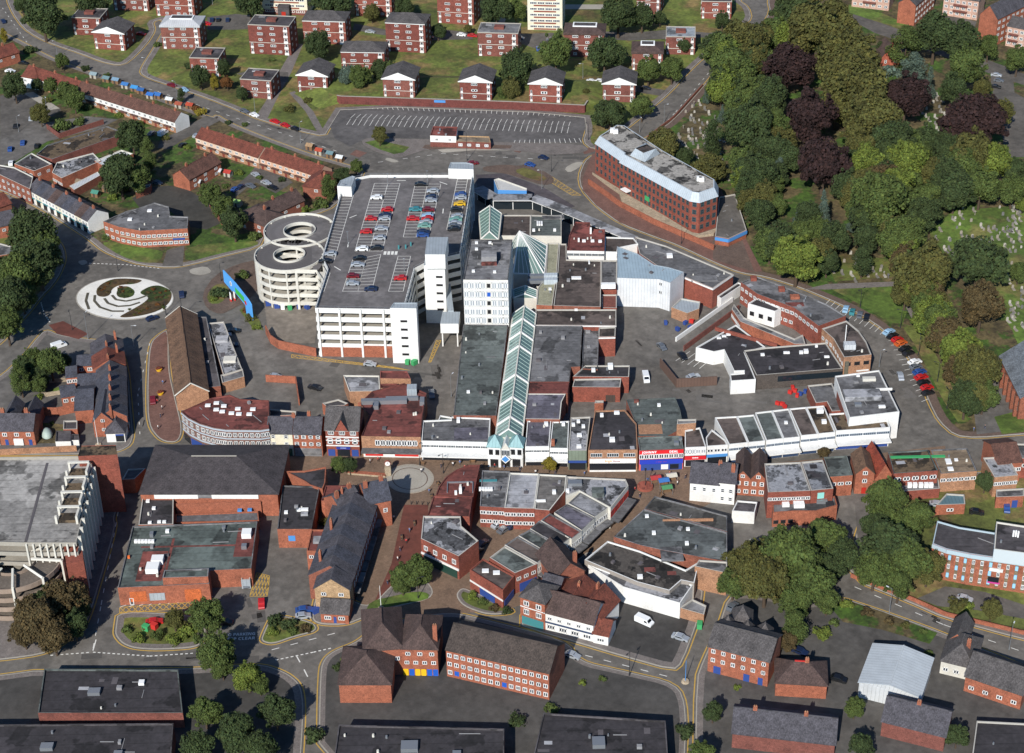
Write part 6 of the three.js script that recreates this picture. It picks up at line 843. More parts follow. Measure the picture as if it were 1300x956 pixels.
// ---------- concrete car park, supermarket and halls at lower left ----------
{
  const h = 17, w = pw([-40, 582, 100, 580, 118, 591, 97, 690, 28, 690, -40, 688], h), c = w.reduce((s, v) => [s[0] + v[0] / w.length, s[1] + v[1] / w.length], [0, 0]), q = w.map((v) => [v[0] - c[0], v[1] - c[1]]);
  const t = thing('concrete_car_park', 'old concrete car park with pale roof deck, white stair frames and a corkscrew ramp', 'car park', null, c[0], 0, c[1]);
  part(t, 'roof_deck', new G().cap(q, h - 0.6), M('#b0aca6', 'felt'));
  for (let f = 0; f < 5; f++) { const y = h - 0.6 - f * 3.3; part(t, 'floor_slab', new G().walls(inset(q, 0.2), y - 0.5, y).cap(inset(q, 0.2), y - 0.5, false), A.concrete); part(t, 'parapet', new G().walls(q, y - 0.3, y + 0.9).ring(q, inset(q, 0.2), y + 0.9).walls(inset(q, 0.2), y, y + 0.9), A.concrete); }
  const o2 = outward(q, 2), o3 = outward(q, 3); for (let i = 0; i < 9; i++) part(t, 'fin_column', wallBox(q[2], q[3], o2, 0, h + 0.3, 0.9, i / 9 + 0.03, i / 9 + 0.05), A.offwhite); for (let i = 0; i < 8; i++) part(t, 'column', wallBox(q[3], q[4], o3, 0, h, 0.5, i / 8 + 0.03, i / 8 + 0.06), A.offwhite);
  { const [a, b] = pw([60, 588, 32, 690], h - 0.6); stripe(t, a, b, 0.7, h - 0.5, A.feltDark, c, 'drain_channel'); }
  for (let i = 0; i < 4; i++) { const p = P(108 - i * 4.2, 600 + i * 19, h), k = part(t, 'stair_frame', new G().box(-3.4, -2.8, 0, 2.6, -2.2, -1.6), A.offwhite); k.position.set(p[0] - c[0] - 1.5, h - 0.5, p[1] - c[1]); for (const b of [[-3.4, -2.8, 0, 2.6, 1.6, 2.2], [-3.4, 2.6, 2.62, 3.0, -2.3, -1.5], [2.2, 2.8, 0, 2.6, -2.2, 2.4]]) part(k, 'frame_member', new G().box(...b), A.offwhite); part(k, 'stair_well', new G().box(-2.7, 2.2, 0, 0.9, -1.6, 1.7), A.moss); }
  { const z = pw([99, 579, 149, 577, 147, 565, 103, 566], 20).map((v) => [v[0] - c[0], v[1] - c[1]]); const k = part(t, 'lift_tower', new G().walls(z, 0, 20), A.brick); part(k, 'tower_roof', new G().cap(z, 19.8), A.moss); }
  { const z = pw([80, 690, 103, 688, 106, 712, 84, 716], 13).map((v) => [v[0] - c[0], v[1] - c[1]]); part(t, 'brick_tower', new G().prism(z, 0, 13), A.brick); }
  // corkscrew ramp and white frame
  const m = P(20, 725, 8), cc = [m[0] - c[0], m[1] - c[1]], k = part(t, 'corkscrew_ramp', new G().cap(circ(cc, 4, 24), 0.2), A.felt);
  for (let f = 0; f < 4; f++) { const y = 11 - f * 3, oR = circ(cc, 13), oi = circ(cc, 12.7), iR = circ(cc, 6); part(k, 'ramp_deck', new G().ring(oi, iR, y), M('#8b7f73', 'asphalt')); part(k, 'ramp_parapet', new G().walls(oR, y - 0.4, y + 1).ring(oR, oi, y + 1).walls(oi, y, y + 1), M('#9b8878', 'plain')); part(k, 'inner_parapet', new G().walls(iR, y - 0.4, y + 1), M('#9b8878', 'plain')); }
  for (let i = 0; i < 7; i++) { const a = -0.5 + i * 0.62, e = [cc[0] + Math.cos(a) * 13.3, cc[1] + Math.sin(a) * 13.3]; part(k, 'frame_column', new G().beam([e[0], 0, e[1]], [e[0], 12.5, e[1]], 0.6), A.offwhite); part(k, 'frame_beam', new G().beam([e[0], 12.5, e[1]], [cc[0] + Math.cos(a) * 5, 12.5, cc[1] + Math.sin(a) * 5], 0.6), A.offwhite); }
}
{ const [a, b] = pw([130, 650, 152, 650]), t = thing('hoarding_sign', 'yellow and blue hoarding boards on the side of the concrete car park', 'sign', null, a[0] + 0.5, 6, a[1]); part(t, 'yellow_board', new THREE.BoxGeometry(4.4, 1.3, 0.2).translate(2, 1.6, 0), A.yellowP); part(t, 'blue_board', new THREE.BoxGeometry(1.2, 1.2, 0.2).translate(0.6, 0, 0), A.blueDk); part(t, 'white_board', new THREE.BoxGeometry(2, 1.2, 0.2).translate(2.6, 0, 0), A.white); part(t, 'bracket', new THREE.BoxGeometry(0.2, 9, 0.2).translate(2, -1.6, -0.25), A.darkMetal); }
FB('orange brick supermarket with grey-green ribbed roof and white chillers', zI(588, 418, 1046, 398, 1050, 332, 1256, 322, 1287, 86, 662, 110), 6, { wall: A.brickOr, roof: M('#67716c', 'felt'), trim: A.feltMid, name: 'supermarket', cat: 'supermarket', win: [[0, 0.1, 3, 1, 1, 1.1, 2.2, 'd', 2, 20]], band: [[0, 1.2, 3.6, A.sheetGrey, 0.1, 0.33, 0.5, 'loading_door'], [0, 1, 4.4, M('#d8723f', 'brick'), 0.08, 0.12, 0.3, 'brick_panel'], [0, 0.6, 4.4, M('#d8723f', 'brick'), 0.08, 0.72, 0.9, 'brick_panel']], plant: [[...zI(765, 330), 3.4, 3.4, 1.6], [...zI(790, 290), 3.2, 2.6, 1.6], [...zI(1235, 158), 2.6, 2.8, 1.6], [...zI(1222, 220), 1.4, 1.4, 1.2, A.steel], [...zI(760, 160), 1, 1.4, 1.2, A.steel], [...zI(838, 140), 1, 1, 0.8], [...zI(1120, 122), 1, 1, 0.8, A.steel], [...zI(645, 270), 0.6, 0.6, 0.8, A.orangeP], ...[680, 697, 714, 731, 748, 765].map((x) => [...zI(x, 192), 0.8, 0.8, 0.9]), [...zI(960, 210), 28, 0.7, 0.04, A.feltRed, 'roof_walkway'], [...zI(850, 250), 0.7, 14, 0.04, A.feltRed, 'roof_walkway'], [...zI(1225, 190), 5, 13, 0.05, A.feltRed, 'roof_walkway'], [...zI(760, 310), 7, 13, 0.05, A.feltRed, 'roof_walkway']] });
FB('raised orange brick entrance block of the supermarket', zI(812, 368, 1040, 362, 1044, 320, 822, 330), 8, { wall: A.brickOr, roof: M('#5d6762', 'felt'), trim: A.feltMid, y0: 4.8 });
FB('grey trolley shelter in the supermarket yard', zI(1205, 380, 1250, 378, 1252, 330, 1212, 330), 3, { wall: A.sheetGrey, roof: A.sheetGrey, name: 'trolley_shelter', cat: 'shelter' });
PB('large hipped dark-slate hall with white fascia behind the supermarket', [178, 626, 352, 626], 8, 24, 8, 12.5, { wall: A.brickOr, roof: M('#5c5557', 'tiles'), type: 'hip', ov: 0.5, hip: 13, name: 'hipped_hall', cat: 'hall', ridgeMat: A.kerb, band: [['f', 6.2, 7.9, A.white, 0.3, 0.1, 0.42, 'fascia'], ['f', 6.2, 7.9, A.white, 0.3, 0.52, 0.86, 'fascia'], ['f', 6.4, 7.8, A.felt, 0.3, 0.42, 0.52, 'vent_louvre']] });
FB('black flat-roofed wing joining the hall and the supermarket', zJ(712, 752, 868, 744, 866, 888, 692, 892), 6, { wall: A.brickOr, roof: A.feltBlack, plant: [[...zJ(740, 776), 1, 1, 0.6], [...zJ(770, 812), 1, 1, 0.6], [...zJ(750, 884), 1, 0.8, 0.6], [...zJ(797, 880), 1, 0.8, 0.6], [...zJ(822, 880), 1, 0.8, 0.6]] });
FB('orange brick rear yard wall and plant deck behind the hall', zJ(878, 838, 1290, 822, 1295, 870, 876, 880), 3.2, { wall: A.brickOr, roof: A.felt, trim: A.brickOr, plant: [[...zJ(1200, 828), 1.2, 1, 1, A.blue, 'bin'], [...zJ(1250, 826), 1.2, 1, 1, A.blue, 'bin']] });
FB('orange brick plant wall with openings under the hall fascia', zJ(880, 784, 1300, 768, 1304, 776, 880, 792), 5.5, { wall: A.brickOr, roof: A.brickOr, trim: A.brickOr, win: [[3, 2.6, 3, 1, 4, 1.6, 1.2, 'k']] });
FB('small grey-roofed lodge at the corner of the hall', zJ(610, 665, 672, 662, 728, 608, 640, 612), 5, { wall: A.brickOr, roof: A.felt });
FB('black flat-roofed brick building beside the slate terrace', zG(165, 164, 337, 164, 378, -50, 192, -55), 6.5, { wall: A.brickOr, roof: A.feltBlack, trim: A.felt, band: [[0, 2.4, 4.2, A.blue, 0.1, 0.3, 0.5, 'blue_door']], plant: [[...zG(275, 72), 1, 1, 0.6], [...zG(294, 70), 1, 1, 0.6], [...zG(312, 70), 1, 1, 0.6], [...zG(302, 94), 2, 1, 0.8, A.feltLight], [...zG(210, 84), 1, 1, 0.6]] });
FB('dark-roofed wing with orange parapet between the hall and the black roof', zD(205, 780, 300, 778, 410, 758, 405, 838, 392, 870, 330, 850, 300, 830), 6.8, { wall: A.brickOr, roof: A.feltBlack, trim: A.brickOr });
FB('small orange brick tower with red-brown roof beside the slate terrace', zG(312, 274, 398, 274, 416, 166, 336, 166), 6.5, { wall: A.brickOr, roof: A.feltRed, trim: A.brickOr, win: [[0, 4, 3, 1, 2, 1.3, 1.1, 's']], plant: [[...zG(370, 224), 2.6, 2.6, 0.8, A.feltLight]] });
FB('red felt-roofed shop behind the slate chimneys', zD(385, 928, 470, 930, 530, 852, 408, 852), 7, { wall: A.brickOr, roof: A.feltRed, trim: A.feltRed });
row('slate-roofed terrace house with orange chimneys along the red paved walk', [448, 734, 478, 640], 8, 7, 12, 8, 11.6, { wall: A.brickOld, roof: [A.slate, A.slateBlue], group: 'slate terrace on the red paved walk', jit: 0.1, name: 'terraced_shop', chim: [[0.5, -0.8, 1.2, 1]], every: 3, win: [['f', 4.4, 3, 1, 2, 1.1, 1.6, 'c']], band: [['f', 0.1, 2.6, A.shopDark, 0.12, 0.06, 0.94, 'shop_front'], ['f', 2.7, 3.1, A.felt, 1.5, 0.05, 0.95, 'canopy']] });
PB('tan brick gable end of the slate terrace with small flat dormers', [402, 776, 446, 778], 0.1, 5, 8, 11.4, { wall: A.tan, roof: A.slate, axis: 'z', name: 'gable_house', win: [['f', 5.5, 3, 1, 2, 1.4, 1.2, 's']] });
PB('little brick porch lodge with grey roof at the end of the slate terrace', [408, 790, 443, 792], 0.1, 6, 3.4, 5.6, { wall: A.brickOr, roof: A.tileGrey, name: 'lodge', win: [['f', 1.2, 3, 1, 2, 1.8, 1.2, 't']], band: [['f', 0.1, 2.2, A.blueDk, 0.08, 0.46, 0.56, 'door']] });
for (const [i, [a, b, c, d, e, r]] of [[436, 652, 462, 640, 8, 11.5], [466, 640, 496, 634, 9, 12.5]].entries()) PB(['slate-roofed brick shop with orange chimney stacks facing the clock', 'dark slate-roofed corner house beside the paved circle'][i], [a, b, c, d], e, 10, e, r, { wall: A.brickOr, roof: [A.slate, A.slateBlue][i], chim: [[0.3, -0.5, 1.4, 1.2], [-0.4, -0.4, 1.4, 1.2]], win: [['f', 5, 3, 1, 2, 1.2, 1.4, 'c'], ['r', 5, 3, 1, 3, 1.2, 1.4, 'c']] });
// bottom edge
{ const t = PB('brown-tiled brick housing court with yellow and blue doors', [512, 857, 557, 858], 0.1, 13, 9, 13, { wall: A.brickOr, roof: A.tileDark, type: 'hip', name: 'apartment_house', cat: 'apartments', win: [['f', 6.6, 3, 1, 3, 1.3, 1.2, 's'], ['f', 3.8, 3, 1, 4, 1.2, 1.1, 's'], ['f', 0.1, 3, 1, 6, 1.3, 2.1, ['yl', 'bl', 'yl', 'yl', 'bl', 'bl']]], chim: [[0.42, -0.2, 1.5, 1.1]] }); }
PB('wide brown hipped roof of the housing court beside the lane', [462, 826, 512, 822], 9, 16, 9, 13.4, { wall: A.brickOr, roof: A.tileDark, type: 'hip', name: 'apartment_house', cat: 'apartments', win: [['f', 5, 3, 1, 3, 1.2, 1.2, 's']] });
PB('lower brown-roofed wing of the housing court beside the shrubs', [430, 868, 496, 868], 6.4, 14, 6.4, 10.6, { wall: A.brickOr, roof: A.tileDark, type: 'hip', name: 'apartment_house', cat: 'apartments' });
PB('long brick building with dark pitched roof and rows of white windows', [566, 825, 697, 855], 8.8, 12, 8.8, 12.6, { wall: A.brickOr, roof: M('#5f534c', 'tiles'), name: 'brick_apartments', cat: 'apartments', ov: 0.2, win: [['f', 6.6, 3, 1, 15, 1.2, 1.3, 's'], ['f', 3.8, 3, 1, 15, 1.2, 1.3, 's'], ['f', 1, 3, 1, 15, 1.2, 1.4, ['s', 'bl', 's', 's', 's', 's', 's']]] });
FB('black-green flat roof of a long store across the bottom road', [48, 905, 232, 905, 226, 850, 56, 849], 5, { wall: A.brickDark, roof: A.feltBlack, trim: A.feltGreen, plant: [[120, 880, 3, 2, 1, A.steel], [180, 868, 1.4, 1.4, 0.8]] });
FB('dark store roof continuing beyond the long store', [-40, 992, 215, 992, 220, 918, -40, 920], 6, { wall: A.brickDark, roof: A.feltBlack, trim: A.feltDark, plant: [[60, 950, 3, 2, 1, A.steel], [150, 960, 2, 2, 1, A.steel]] });
FB('black-roofed depot south of the housing court', [420, 990, 640, 990, 640, 925, 430, 920], 6, { wall: A.brickDark, roof: A.feltBlack, trim: A.feltDark, plant: [[520, 950, 4, 3, 1.2, A.steel], [580, 960, 2, 2, 1, A.steel]] });
FB('dark-roofed workshop south of the long brick building', [670, 990, 850, 990, 845, 915, 690, 905], 6, { wall: A.brickDark, roof: A.feltBlack, trim: A.feltDark, plant: [[760, 945, 3, 3, 1.2, A.steel]] });

// ---------- shops between the two paved streets ----------
const zL = zc(470, 570, 9.286);
FB('red felt-roofed corner building with swept edge beside the paved circle', zL(770, 545, 1215, 562, 1292, 186, 1160, 186, 1020, 240, 900, 320, 810, 440), 6.5, { wall: A.brick, roof: A.feltRed, trim: A.feltRed, band: [[0, 3, 6, A.brick]], plant: [[...zL(1065, 520), 0.8, 0.8, 2], [...zL(1010, 535), 0.7, 0.7, 1.2], [...zL(1060, 400), 7, 0.25, 0.5, A.steel, 'guard_rail'], [...zL(1210, 460), 0.25, 5, 0.5, A.steel, 'guard_rail'], [...zL(910, 460), 0.25, 5, 0.5, A.steel, 'guard_rail']] });
FB('lower red felt roof stepping down from the swept corner building', zL(672, 785, 1170, 795, 1208, 565, 745, 550), 7, { wall: A.brick, roof: A.feltRed, trim: A.feltRed });
FB('brick corner shop with patched grey, black and red roof beside the junction tree', zG(884, 212, 1072, 300, 1172, 222, 1086, 148, 1082, 100, 895, 98), 8, { wall: A.brick, roof: A.feltPatch, win: [[0, 4.6, 3, 1, 4, 1.4, 1.6, 's']], band: [[0, 0.1, 2.8, M('#244038', null, 0.4), 0.12, 0.05, 0.95, 'shop_front'], [0, 3, 3.6, A.white, 0.3, 0, 1, 'shop_sign']] });
FB('grey-roofed shop with green-streaked roof clutter behind the turrets', zF(168, 180, 274, 186, 298, 28, 178, 24), 7.2, { wall: A.brick, roof: A.feltMid, trim: A.feltMid, win: [[0, 1.6, 3, 2, 4, 1.6, 1.2, 's']], plant: [[...zF(205, 70), 5, 0.8, 0.3, A.teal], ...[170, 182, 194, 206, 218].map((x) => [...zF(x, 110), 0.7, 1, 0.8])] });
FB('pale grey seamed-roof shop behind the arcade entrance', zF(274, 187, 404, 190, 424, 38, 298, 34), 7.4, { wall: A.brick, roof: A.feltLight, trim: A.offwhite, win: [[0, 1.6, 3, 2, 5, 1.6, 1.2, 's']] });
FB('brown-grey roofed shop with round damp stain', zF(405, 192, 470, 198, 538, 112, 544, 46, 424, 40), 7.2, { wall: A.brick, roof: M('#8a8580', 'felt'), trim: A.offwhite, plant: [[...zF(490, 124), 1, 1, 1], [...zF(548, 122), 1, 1, 1.2], [...zF(430, 160), 3, 0.6, 0.6]] });
FB('patched grey-roofed corner shop with brick-panelled curved front', zF(540, 135, 600, 112, 735, 186, 812, 90, 800, 62, 545, 50), 7.4, { wall: A.offwhite, roof: A.feltPatch, win: [[2, 3.8, 3, 1, 4, 3, 2, 'rd']], band: [[2, 2.8, 3.2, A.felt, 2.6, 0, 1, 'canopy'], [2, 0.1, 2.6, A.shopDark, 0.1, 0, 1, 'shop_front']], plant: [[...zF(580, 85), 4, 2, 1, A.steel], [...zF(680, 130), 3.4, 3, 1.6, A.feltGreen]] });
const SF = (h) => ({ win: [[1, 3.6, 3, 1, 3, 1.8, 1.6, 's']], band: [[1, 2.7, 3.1, A.felt, 2.2, 0, 1, 'canopy'], [1, 0.1, 2.6, A.shopDark, 0.1, 0.02, 0.98, 'shop_front']] });
for (const [l, a, rf] of [['light grey-roofed shop with brick panels on the curving paved street', [552, 166, 665, 226, 722, 186, 602, 120], A.feltLight], ['purple-grey roofed shop with oval stain on the curving paved street', [490, 206, 610, 284, 666, 230, 545, 170], A.feltPurple], ['red-brown roofed shop with white front on the curving paved street', [432, 240, 566, 322, 610, 288, 472, 210], A.feltRed], ['black-roofed shop with white front on the curving paved street', [386, 276, 516, 352, 562, 314, 426, 242], A.feltBlack], ['green-grey roofed shop with white front on the curving paved street', [336, 306, 470, 386, 516, 350, 386, 280], A.feltGreen], ['dark brown-roofed shop with white front on the curving paved street', [276, 346, 418, 426, 468, 386, 332, 310], A.feltBrown]]) FB(l, zF(...a), 7, { wall: A.offwhite, roof: rf, trim: A.feltMid, ...SF(7) });
FB('green-roofed brick shop with blue shop front near the junction', zF(210, 402, 320, 470, 416, 430, 276, 352), 7, { wall: A.brick, roof: A.feltGreen, win: [[1, 4, 3, 1, 3, 1.4, 1.2, 's']], band: [[1, 0.1, 2.8, A.blueDk, 0.14, 0.2, 0.95, 'shop_front']] });
FB('brick corner shop with brown roof, two skylights and blue shutters', zF(124, 455, 268, 545, 318, 482, 182, 406), 6.4, { wall: A.brick, roof: A.feltBrown, trim: A.brick, band: [[0, 2.6, 3.1, A.white], [0, 0.2, 2.4, A.blueDk, 0.12, 0.3, 0.75, 'shutter'], [1, 0.2, 2.4, A.blueDk, 0.12, 0.1, 0.9, 'shutter']], plant: [[...zF(192, 462), 1.8, 1.4, 0.4, A.whiteMetal, 'skylight'], [...zF(240, 470), 1.8, 1.4, 0.4, A.whiteMetal, 'skylight']] });
// large shared roofs east of the curving street
FB('dark roof strip with brick upstand beside the market square', zF(880, 190, 1240, 290, 1240, 220, 926, 136), 7, { wall: A.brickOld, roof: M('#66645f', 'felt'), trim: A.feltMid, plant: [[...zF(1070, 245), 14, 0.4, 0.8, A.brickTan, 'upstand']] });
FB('broad grey-green stained store roof on the paved street', zF(748, 312, 862, 348, 960, 370, 1240, 420, 1240, 292, 880, 192), 7.3, { wall: A.brickOld, roof: M('#6b706f', 'felt'), trim: A.feltMid, plant: [[...zF(892, 226), 1, 1, 0.6], [...zF(922, 300), 1, 1, 0.8], [...zF(1065, 345), 1, 1, 0.8], [...zF(1070, 282), 1, 1, 0.6], [...zF(1000, 390), 6, 6, 0.4, A.feltMid, 'roof_panel']] });
FB('black stained store roof with white edge and pink patches', zF(622, 412, 850, 508, 990, 545, 1042, 500, 1098, 512, 1118, 420, 1060, 455, 860, 372, 722, 330), 6.2, { wall: M('#9b938a', 'plain'), trim: A.white, roof: M('#57514b', 'patch'), plant: [[...zF(862, 490), 1.4, 1.2, 0.8], [...zF(905, 455), 3, 2, 0.05, A.feltRed, 'roof_patch'], [...zF(1000, 470), 2.4, 1.6, 0.05, A.feltRed, 'roof_patch']] });
FB('white-walled rear store with speckled grey roof above the inn car park', zF(636, 432, 790, 530, 1036, 600, 1092, 520, 1040, 502, 990, 546, 850, 510), 5.4, { wall: A.white, roof: A.feltPatch });
FB('brick corner tower of the big store roof', zF(1100, 440, 1240, 470, 1240, 420, 1118, 412), 7.6, { wall: A.brickTan, roof: A.feltMid });
FB('low concrete store beside the inn car park', zF(1034, 620, 1140, 650, 1150, 610, 1090, 582), 3.4, { wall: A.brickTan, roof: A.feltMid });
// inn and neighbours
PB('narrow brick and white corner house with grey hipped roof by the inn', [661, 790, 692, 800], 0.1, 8, 9, 11.5, { wall: A.brickOr, roof: A.tileGrey, type: 'hip', win: [['f', 6.3, 3, 1, 2, 1.6, 1.6, 's'], ['f', 3.4, 3, 1, 2, 1.6, 1.8, 't']], band: [['f', 0.1, 2.6, A.teal, 0.1, 0.06, 0.94, 'shop_front'], ['f', 5.6, 5.9, A.white, 0.08], ['f', 8.5, 8.9, A.white, 0.08]] });
PB('white-walled inn with long brown roof and dark ground-floor windows', [692, 799, 753, 815], 0.1, 9, 6, 9.6, { wall: A.white, roof: A.tileDark, name: 'inn', cat: 'inn', win: [['f', 3.6, 3, 1, 5, 1.2, 1, 's'], ['f', 0.7, 3, 1, 4, 2.2, 1.4, 't']], band: [['f', 2.5, 3, M('#33445f', null, 0.6), 0.15, 0, 1, 'sign_band']] });
PB('small white lean-to with red roof beside the inn', [753, 816, 772, 820], 0.1, 7, 3.4, 5.6, { wall: A.white, roof: A.tileRed, win: [['f', 1, 3, 1, 1, 2, 1.1, 't']] });
PB('red-roofed house with white gable behind the inn', [764, 786, 786, 762], 5.6, 9, 5.6, 9, { wall: A.white, roof: A.tileRed, chim: [[0.3, -0.6, 1.2, 1]] });
PB('red-roofed rear house with pale gable behind the inn', [755, 778, 770, 752], 5.6, 12, 5.6, 9.4, { wall: M('#c9ccd2', 'plain'), roof: A.tileRed, chim: [[0, -0.5, 1.2, 1]] });
PB('brown-tiled chapel-like hall behind the inn', [705, 735, 742, 724], 7, 12, 7, 11, { wall: A.brickOld, roof: A.tileDark, axis: 'z', chim: [[0.3, -0.2, 1, 1]] });
PB('slate-roofed house beside the brown chapel-like hall', [684, 752, 706, 758], 6, 9, 6, 9, { wall: A.brickOld, roof: A.slate });

// ---------- east side of the High Street ----------
PB('white-painted house with dark slate roof at the market square', [...zH(45, 222), ...zH(152, 232)], 0.1, 10, 6.5, 10, { wall: A.white, roof: A.slate, chim: [[0.48, -0.5, 1.2, 1.1]], win: [['f', 3.8, 3, 1, 3, 1.2, 1.3, 'c']] });
PB('taller white house with slate roof beside the white-painted house', [...zH(152, 232), ...zH(212, 238)], 0.1, 10, 7.5, 10.6, { wall: A.white, roof: A.slate, chim: [[0.3, -0.3, 1.2, 1.1]], win: [['f', 1.2, 2.8, 2, 2, 1.3, 1.3, 'c']] });
for (const [i, x] of [212, 270].entries()) PB('orange brick gable house, one of a joined pair with brown roofs', [...zH(x, 200 + i * 4), ...zH(x + 58, 204 + i * 4)], 0.1, 12, 6, 8.6, { axis: 'z', wall: A.brickOr, roof: A.tileDark, group: 'paired gable houses', ov: 0.15, win: [['f', 6.2, 3, 1, 1, 1.2, 1.1, 's'], ['f', 3.6, 3, 1, 2, 1.2, 1.4, 'c'], ['f', 0.8, 3, 1, 2, 1.4, 1.4, 's']] });
FB('low black-roofed outhouse behind the white houses', zH(205, 262, 290, 268, 300, 228, 225, 222), 4, { wall: A.white, roof: A.feltDark });
FB('tall brick store with pale grey patched flat roof', zH(340, 192, 500, 186, 462, 78, 326, 84), 9, { wall: A.brick, roof: M('#9c9da1', 'patch'), win: [[0, 6, 3, 1, 9, 1.6, 1.1, 's']] });
FB('brick store with grey roof and black hatches beside the pale patched roof', zH(502, 186, 585, 178, 545, 70, 464, 78), 9, { wall: A.brick, roof: M('#8b8d92', 'patch'), band: [[0, 6, 8, M('#8fd0c8', null, 0.5), 0.1, 0.3, 0.6, 'teal_panel']], plant: [[...zH(510, 96), 2, 2, 0.2, A.feltBlack, 'roof_hatch'], [...zH(520, 130), 2.4, 2, 0.2, A.feltBlack, 'roof_hatch'], [...zH(500, 118), 2, 1, 0.2, A.feltBlack, 'roof_hatch']] });
FB('brick rear extension with cluttered roof terrace behind the brick stores', zH(358, 268, 440, 262, 520, 262, 600, 240, 590, 205, 500, 222, 356, 226), 5, { wall: A.brickOr, roof: A.felt, trim: A.brickOr, plant: [[...zH(455, 244), 3, 2, 1.2], [...zH(405, 240), 2, 2, 1], [...zH(540, 228), 3, 2, 1.2, A.steel], [...zH(570, 240), 2, 2, 0.8, A.darkMetal]], win: [[0, 1, 3, 1, 3, 1.4, 1.2, 'k']] });
FB('green-roofed brick shop between the brick store and the tan gable', zH(572, 134, 658, 128, 636, 54, 548, 60), 7, { wall: A.brickOr, roof: A.feltGreen, trim: A.feltGreen, win: [[0, 3.8, 3, 1, 3, 1.8, 1.1, 's']] });
PB('tall narrow brick house with brown gable roof and red door', [...zH(662, 196), ...zH(732, 196)], 0.1, 10, 7, 9.6, { axis: 'z', wall: A.brickOr, roof: A.tileTan, ov: 0.2, win: [['f', 6.6, 3, 1, 1, 1.4, 1.3, 's'], ['f', 3.8, 3, 1, 1, 1.4, 1.4, 's'], ['f', 0.1, 3, 1, 1, 1.3, 2.1, 'rd']] });
PB('steep bright red-tiled gable shop beside the tall narrow house', [...zH(734, 186), ...zH(806, 178)], 0.1, 12, 4, 9, { axis: 'z', wall: A.brickOr, roof: M('#b2533c', 'tiles'), ov: 0.15, win: [['f', 2, 3, 1, 1, 1.4, 1.4, 's']] });
FB('mossy dark-roofed brick shop with white windows and balcony rail', zH(812, 122, 978, 110, 940, 32, 790, 40), 7.4, { wall: A.brick, roof: A.moss, trim: A.feltGreen, win: [[0, 4.6, 3, 1, 5, 2, 1.4, 's']], plant: [[...zH(900, 60), 16, 1, 0.3, A.green, 'moss_bank']] });
FB('white-railed rear terrace behind the mossy-roofed shop', zH(826, 190, 984, 178, 978, 130, 815, 140), 3.4, { wall: A.brick, roof: A.feltMid, plant: [870, 890, 912, 932, 950].map((x) => [...zH(x, 172), 1.2, 1, 1.4]) });
FB('tan-roofed brick shop with white skylights', zH(988, 122, 1124, 112, 1086, 26, 950, 32), 6.6, { wall: A.brickTan, roof: M('#a08c74', 'felt'), trim: A.feltMid, win: [[0, 3.6, 3, 1, 6, 1.6, 1.2, 's']], plant: [[...zH(1016, 78), 1.6, 2.4, 0.4, A.whiteMetal, 'skylight'], [...zH(1024, 106), 1.6, 1.6, 0.4, A.whiteMetal, 'skylight'], [...zH(1045, 72), 1, 1, 0.4, A.whiteMetal, 'skylight']] });
FB('low brick rear block with grey sheet roof behind the tan-roofed shop', zH(970, 240, 1080, 236, 1076, 200, 1010, 196), 3.6, { wall: A.brickOr, roof: M('#5f7d86', 'sheet'), win: [[0, 1.2, 3, 1, 1, 2, 1.1, 's']] });
PB('brown-roofed brick shop at the far corner of the row', [...zH(1192, 158), ...zH(1280, 150)], 0.1, 12, 7, 9.6, { wall: A.brickOr, roof: A.tileBrown, win: [['f', 3.8, 3, 1, 5, 1.4, 1.3, 's']] });
FB('grey patched flat roof extension beside the far corner shop', zH(1190, 136, 1278, 128, 1240, 56, 1146, 62), 7, { wall: A.brickTan, roof: A.feltPatch, win: [[0, 4, 3, 1, 6, 1.5, 1.2, 's']] });
FB('low orange brick garage with blue door at the far end', zH(1196, 210, 1300, 206, 1300, 176, 1196, 182), 4, { wall: A.brickOr, roof: A.felt, band: [[0, 0.1, 2.6, A.blueDk, 0.1, 0.6, 0.8, 'blue_door']] });
FB('dark-roofed shop block at the picture edge by the church road', zH(1250, 60, 1340, 70, 1340, 10, 1225, 8), 7, { wall: A.brick, roof: A.feltMid, win: [[0, 4, 3, 1, 4, 1.5, 1.2, 's']] });
// white shop row and its loading side
for (const [l, a, rf] of [['dark brown-roofed unit of the long white shop row', [345, 590, 455, 584, 512, 716, 416, 726], A.feltBrown], ['grey-green roofed unit of the long white shop row, next to the dark brown one', [456, 584, 540, 576, 596, 708, 513, 716], A.feltGreen], ['green-grey roofed unit in the middle of the long white shop row', [546, 566, 630, 556, 688, 696, 602, 706], A.feltGreen], ['pale stained unit of the long white shop row', [631, 556, 714, 546, 770, 688, 689, 696], A.feltMid], ['black-brown roofed unit of the long white shop row', [717, 546, 800, 538, 862, 674, 776, 682], A.feltBrown], ['brown roofed unit with fans in the long white shop row', [801, 538, 890, 531, 948, 664, 863, 673], A.moss]]) FB(l, zC(...a), 6.8, { wall: A.white, roof: rf, win: [[2, 4.5, 3, 1, 2, 6, 0.9, 'b']], band: [[2, 3, 3.4, A.white, 2.8, 0, 1, 'canopy'], [2, 0.1, 2.8, M('#31425e', null, 0.3), 0.1, 0.02, 0.98, 'shop_front'], [2, 2.3, 3, A.blueDk, 0.3, 0.05, 0.95, 'shop_sign']], plant: rf === A.moss ? [[...zC(870, 565), 2, 1.4, 1.2], [...zC(890, 618), 1.4, 1.2, 1]] : rf === A.feltMid ? [[...zC(700, 620), 1, 1, 0.6]] : [] });
